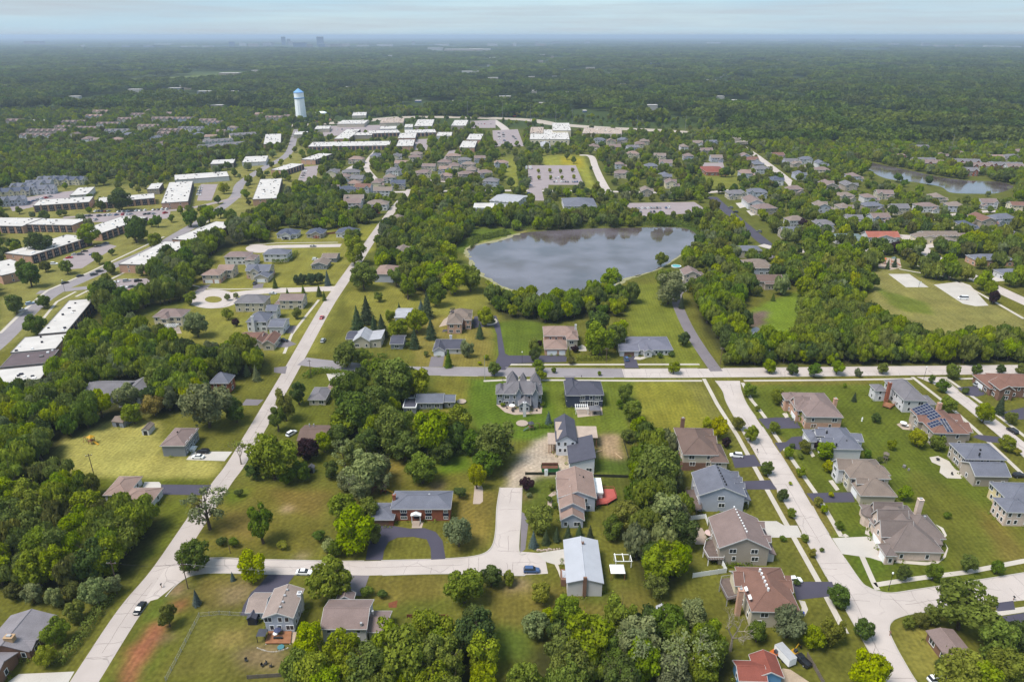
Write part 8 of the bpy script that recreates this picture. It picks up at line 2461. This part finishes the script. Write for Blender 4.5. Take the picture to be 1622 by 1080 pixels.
# ---------------------------------------------------------------- dead and half-dead trees
def dead_tree(label, px, py, H, seed, leaves=0, col='s', spread=.5):
    p = W(px, py)
    t = thing('dead_tree', label, 'tree', (p.x, p.y, 0))
    R_ = random.Random(seed)
    b = MB()
    tips = []
    def grow(a, d, L, r, k):
        e = a + d * L
        b.rod(a, e, r, r * .62, 5 if k < 2 else 3)
        if k == 5 or r < .012:
            tips.append(e)
            return
        for i in range(3 if k < 4 else 2):
            v = Vector((R_.uniform(-1, 1), R_.uniform(-1, 1), R_.uniform(-.25, .8)))
            nd = (d * .75 + v * (.62 + spread * .3)).normalized()
            grow(e, nd, L * R_.uniform(.58, .82), r * R_.uniform(.5, .66), k + 1)
    grow(Vector((0, 0, 0)), Vector((0, 0, 1)), H * .3, H * .03, 0)
    b.build('trunk', M_DEADWOOD, t)
    if leaves:
        n = leaves
        c = np.array([list(tips[R_.randrange(len(tips))]) for _ in range(n)]) + rng.normal(0, H * .03, (n, 3))
        nn = rng.normal(size=(n, 3)) + np.array([0, 0, 1.2])
        nn /= np.linalg.norm(nn, axis=1)[:, None]
        put('crown', leaf_mesh('crown', c, nn, rng.uniform(.18, .42, n), np.clip(rng.normal(.6, .2, n), 0, 1), LM_[col]), t)
dead_tree('grey leafless tree in front of the rust-brown house with skylights', 1157, 1030, 14, 3, 0)
dead_tree('half-dead silvery tree at the bottom edge left of the blue building', 1085, 1088, 15, 5, 900)
dead_tree('half-dead silvery willow below the white garden shed', 1010, 1062, 14, 9, 1400)
dead_tree('pale dead snag beside the playset behind the brick ranch house', 560, 792, 10, 11, 150)
dead_tree('thin-leaved pale tree on the verge of the left road by the corner lot', 332, 838, 12, 14, 420, 'o', .8)
dead_tree('thin-leaved small tree at the road above the white car', 382, 735, 10, 17, 260, 'g')

# ---------------------------------------------------------------- reeds
def reeds(label, polys, n, h, col):
    P_, N_ = [], []
    for poly in polys:
        q = wpts(poly)
        xs, ys = [p[0] for p in q], [p[1] for p in q]
        x, y = rng.uniform(min(xs), max(xs), n), rng.uniform(min(ys), max(ys), n)
        m = inpoly(x, y, q)
        x, y = x[m], y[m]
        P_.append(np.column_stack([x, y, rng.uniform(.2, h, len(x))]))
        N_.append(rng.normal(size=(len(x), 3)) + np.array([0, -.6, .6]))
    c, nn = np.concatenate(P_), np.concatenate(N_)
    nn /= np.linalg.norm(nn, axis=1)[:, None]
    o = put('reeds', leaf_mesh('reeds', c, nn, rng.uniform(.3, .7, len(c)), np.clip(rng.normal(.5, .25, len(c)), 0, 1), LM_[col]))
    tag(o, label, 'reeds', kind='stuff')
reeds('reed bed along the far bank of the lake', [[(790, 352), (1090, 348), (1098, 361), (1000, 358), (860, 362), (815, 366)], [(1085, 345), (1112, 350), (1150, 378), (1135, 388), (1110, 372)], [(745, 395), (760, 382), (810, 372), (800, 366), (745, 378)]], 9000, 1.8, 'd')
reeds('tall grass fringing the near lake shore', [[(770, 444), (800, 460), (840, 472), (905, 478), (960, 466), (985, 455), (990, 462), (930, 484), (860, 484), (800, 470), (768, 452)]], 5000, 1.4, 'y')
reeds('marsh plants round the grassy clearing', [[(1262, 470), (1285, 482), (1280, 520), (1290, 545), (1268, 545), (1262, 510), (1258, 490)], [(1172, 505), (1188, 522), (1196, 548), (1180, 545), (1168, 520)]], 3000, 1.6, 'g')

# ================================================================ water tower and tank
M_TOWER = mat('tower_pale_blue', (0.80, 0.84, 0.86, 1), .6, .04, .05)
M_TOWERC = mat('tower_blue_cap', C(120, 168, 220, 1.4), .6, .04, .05)
b0 = W(478, 192)
t = thing('water_tower', 'tall pale blue water tower with pointed blue cap', 'water tower', (b0.x, b0.y, 0))
HT = 62.0
t.scale = (.86, .86, .87)
def tower_r(z): return 11.2 - 1.2 * z / 46
flut = MB()
n = 36
for z0_, z1_ in ((0, 45.5),):
    vs = []
    for z in (z0_, z1_):
        for i in range(n):
            a = 6.2832 * i / n
            r_ = tower_r(z) * (1 if i % 3 else .965)
            vs.append((r_ * math.cos(a), r_ * math.sin(a), z))
    flut.add(vs, [(i, (i + 1) % n, (i + 1) % n + n, i + n) for i in range(n)])
flut.build('shaft', M_TOWER, t)
MB().lathe([(10.7, 45.5), (11.1, 46.2), (11.1, 47.2), (10.3, 47.4)], 36).build('ring', M_TOWERC, t)
MB().lathe([(10.2, 47.3), (10.2, 57.2)], 36).build('tank', M_TOWER, t)
MB().lathe([(10.9, 57.0), (10.9, 57.8), (.2, HT + 3.6)], 36).build('cap', M_TOWERC, t)
b1 = W(509, 187)
t = thing('storage_tank', 'low round white storage tank right of the water tower', 'tank', (b1.x, b1.y, 0))
MB().lathe([(11.0, 0), (11.0, 9.5)], 32).build('wall', M_WHITE, t)
MB().lathe([(11.2, 9.5), (11.2, 9.9), (7, 11.4), (.3, 12.0)], 32).build('roof', M_TOWER, t)
flat('bare_ground', [(490, 191), (520, 187), (530, 190), (505, 194)], Z3, mat('reddish_soil', C(176, 130, 110), 1, .15, .1))


# ---------------------------------------------------------------- planting along the house walls
def wall_planting():
    P_, N_ = [], []
    for cx, cy, c, s, hx, hy, e in RECTS:
        if cy > 420 or hx < 2.2 or hy < 2.2:
            continue
        for ax, L, off, sg in (('x', hx, hy, -1), ('y', hy, hx, -1), ('y', hy, hx, 1)):
            k = int(L * 2 / 2.2)
            for i in range(k):
                if random.random() < .5:
                    continue
                u = -L + 2 * L * (i + random.random()) / k
                v = sg * (off + .35)
                lx, ly = (u, v) if ax == 'x' else (v, u)
                r = random.uniform(.4, .95)
                n = int(26 * r)
                q = rng.normal(size=(n, 3))
                q /= np.linalg.norm(q, axis=1)[:, None]
                P_.append(np.column_stack([cx + lx * c - ly * s + q[:, 0] * r, cy + lx * s + ly * c + q[:, 1] * r, np.abs(q[:, 2]) * r * 1.1 + .1]))
                w = q + rng.normal(0, .4, (n, 3))
                w[:, 2] = np.abs(w[:, 2])
                N_.append(w / np.linalg.norm(w, axis=1)[:, None])
    c, n = np.concatenate(P_), np.concatenate(N_)
    o = put('wall_planting', leaf_mesh('wall_planting', c, n, rng.uniform(.14, .3, len(c)), np.clip(rng.normal(.5, .3, len(c)), 0, 1), LM_['g']))
    tag(o, 'low shrubs and garden plants along the foot of the house walls', 'plants', kind='stuff')
wall_planting()
# ================================================================ the air
hz = MB().box(-43000, -3200, -1.0, 43000, 42500, 160.0)
M_HAZE = bpy.data.materials.new('haze')
M_HAZE.use_nodes = True
M_HAZE.node_tree.nodes.clear()
_o = M_HAZE.node_tree.nodes.new('ShaderNodeOutputMaterial')
_v = M_HAZE.node_tree.nodes.new('ShaderNodeVolumePrincipled')
_v.inputs['Color'].default_value = (0.60, 0.72, 0.94, 1)
_v.inputs['Density'].default_value = 0.00008
_v.inputs['Anisotropy'].default_value = 0.2
M_HAZE.node_tree.links.new(_v.outputs[0], _o.inputs['Volume'])
tag(hz.build('haze', M_HAZE), 'thin blue summer haze over the suburbs', 'haze', kind='stuff')
settle_labels()
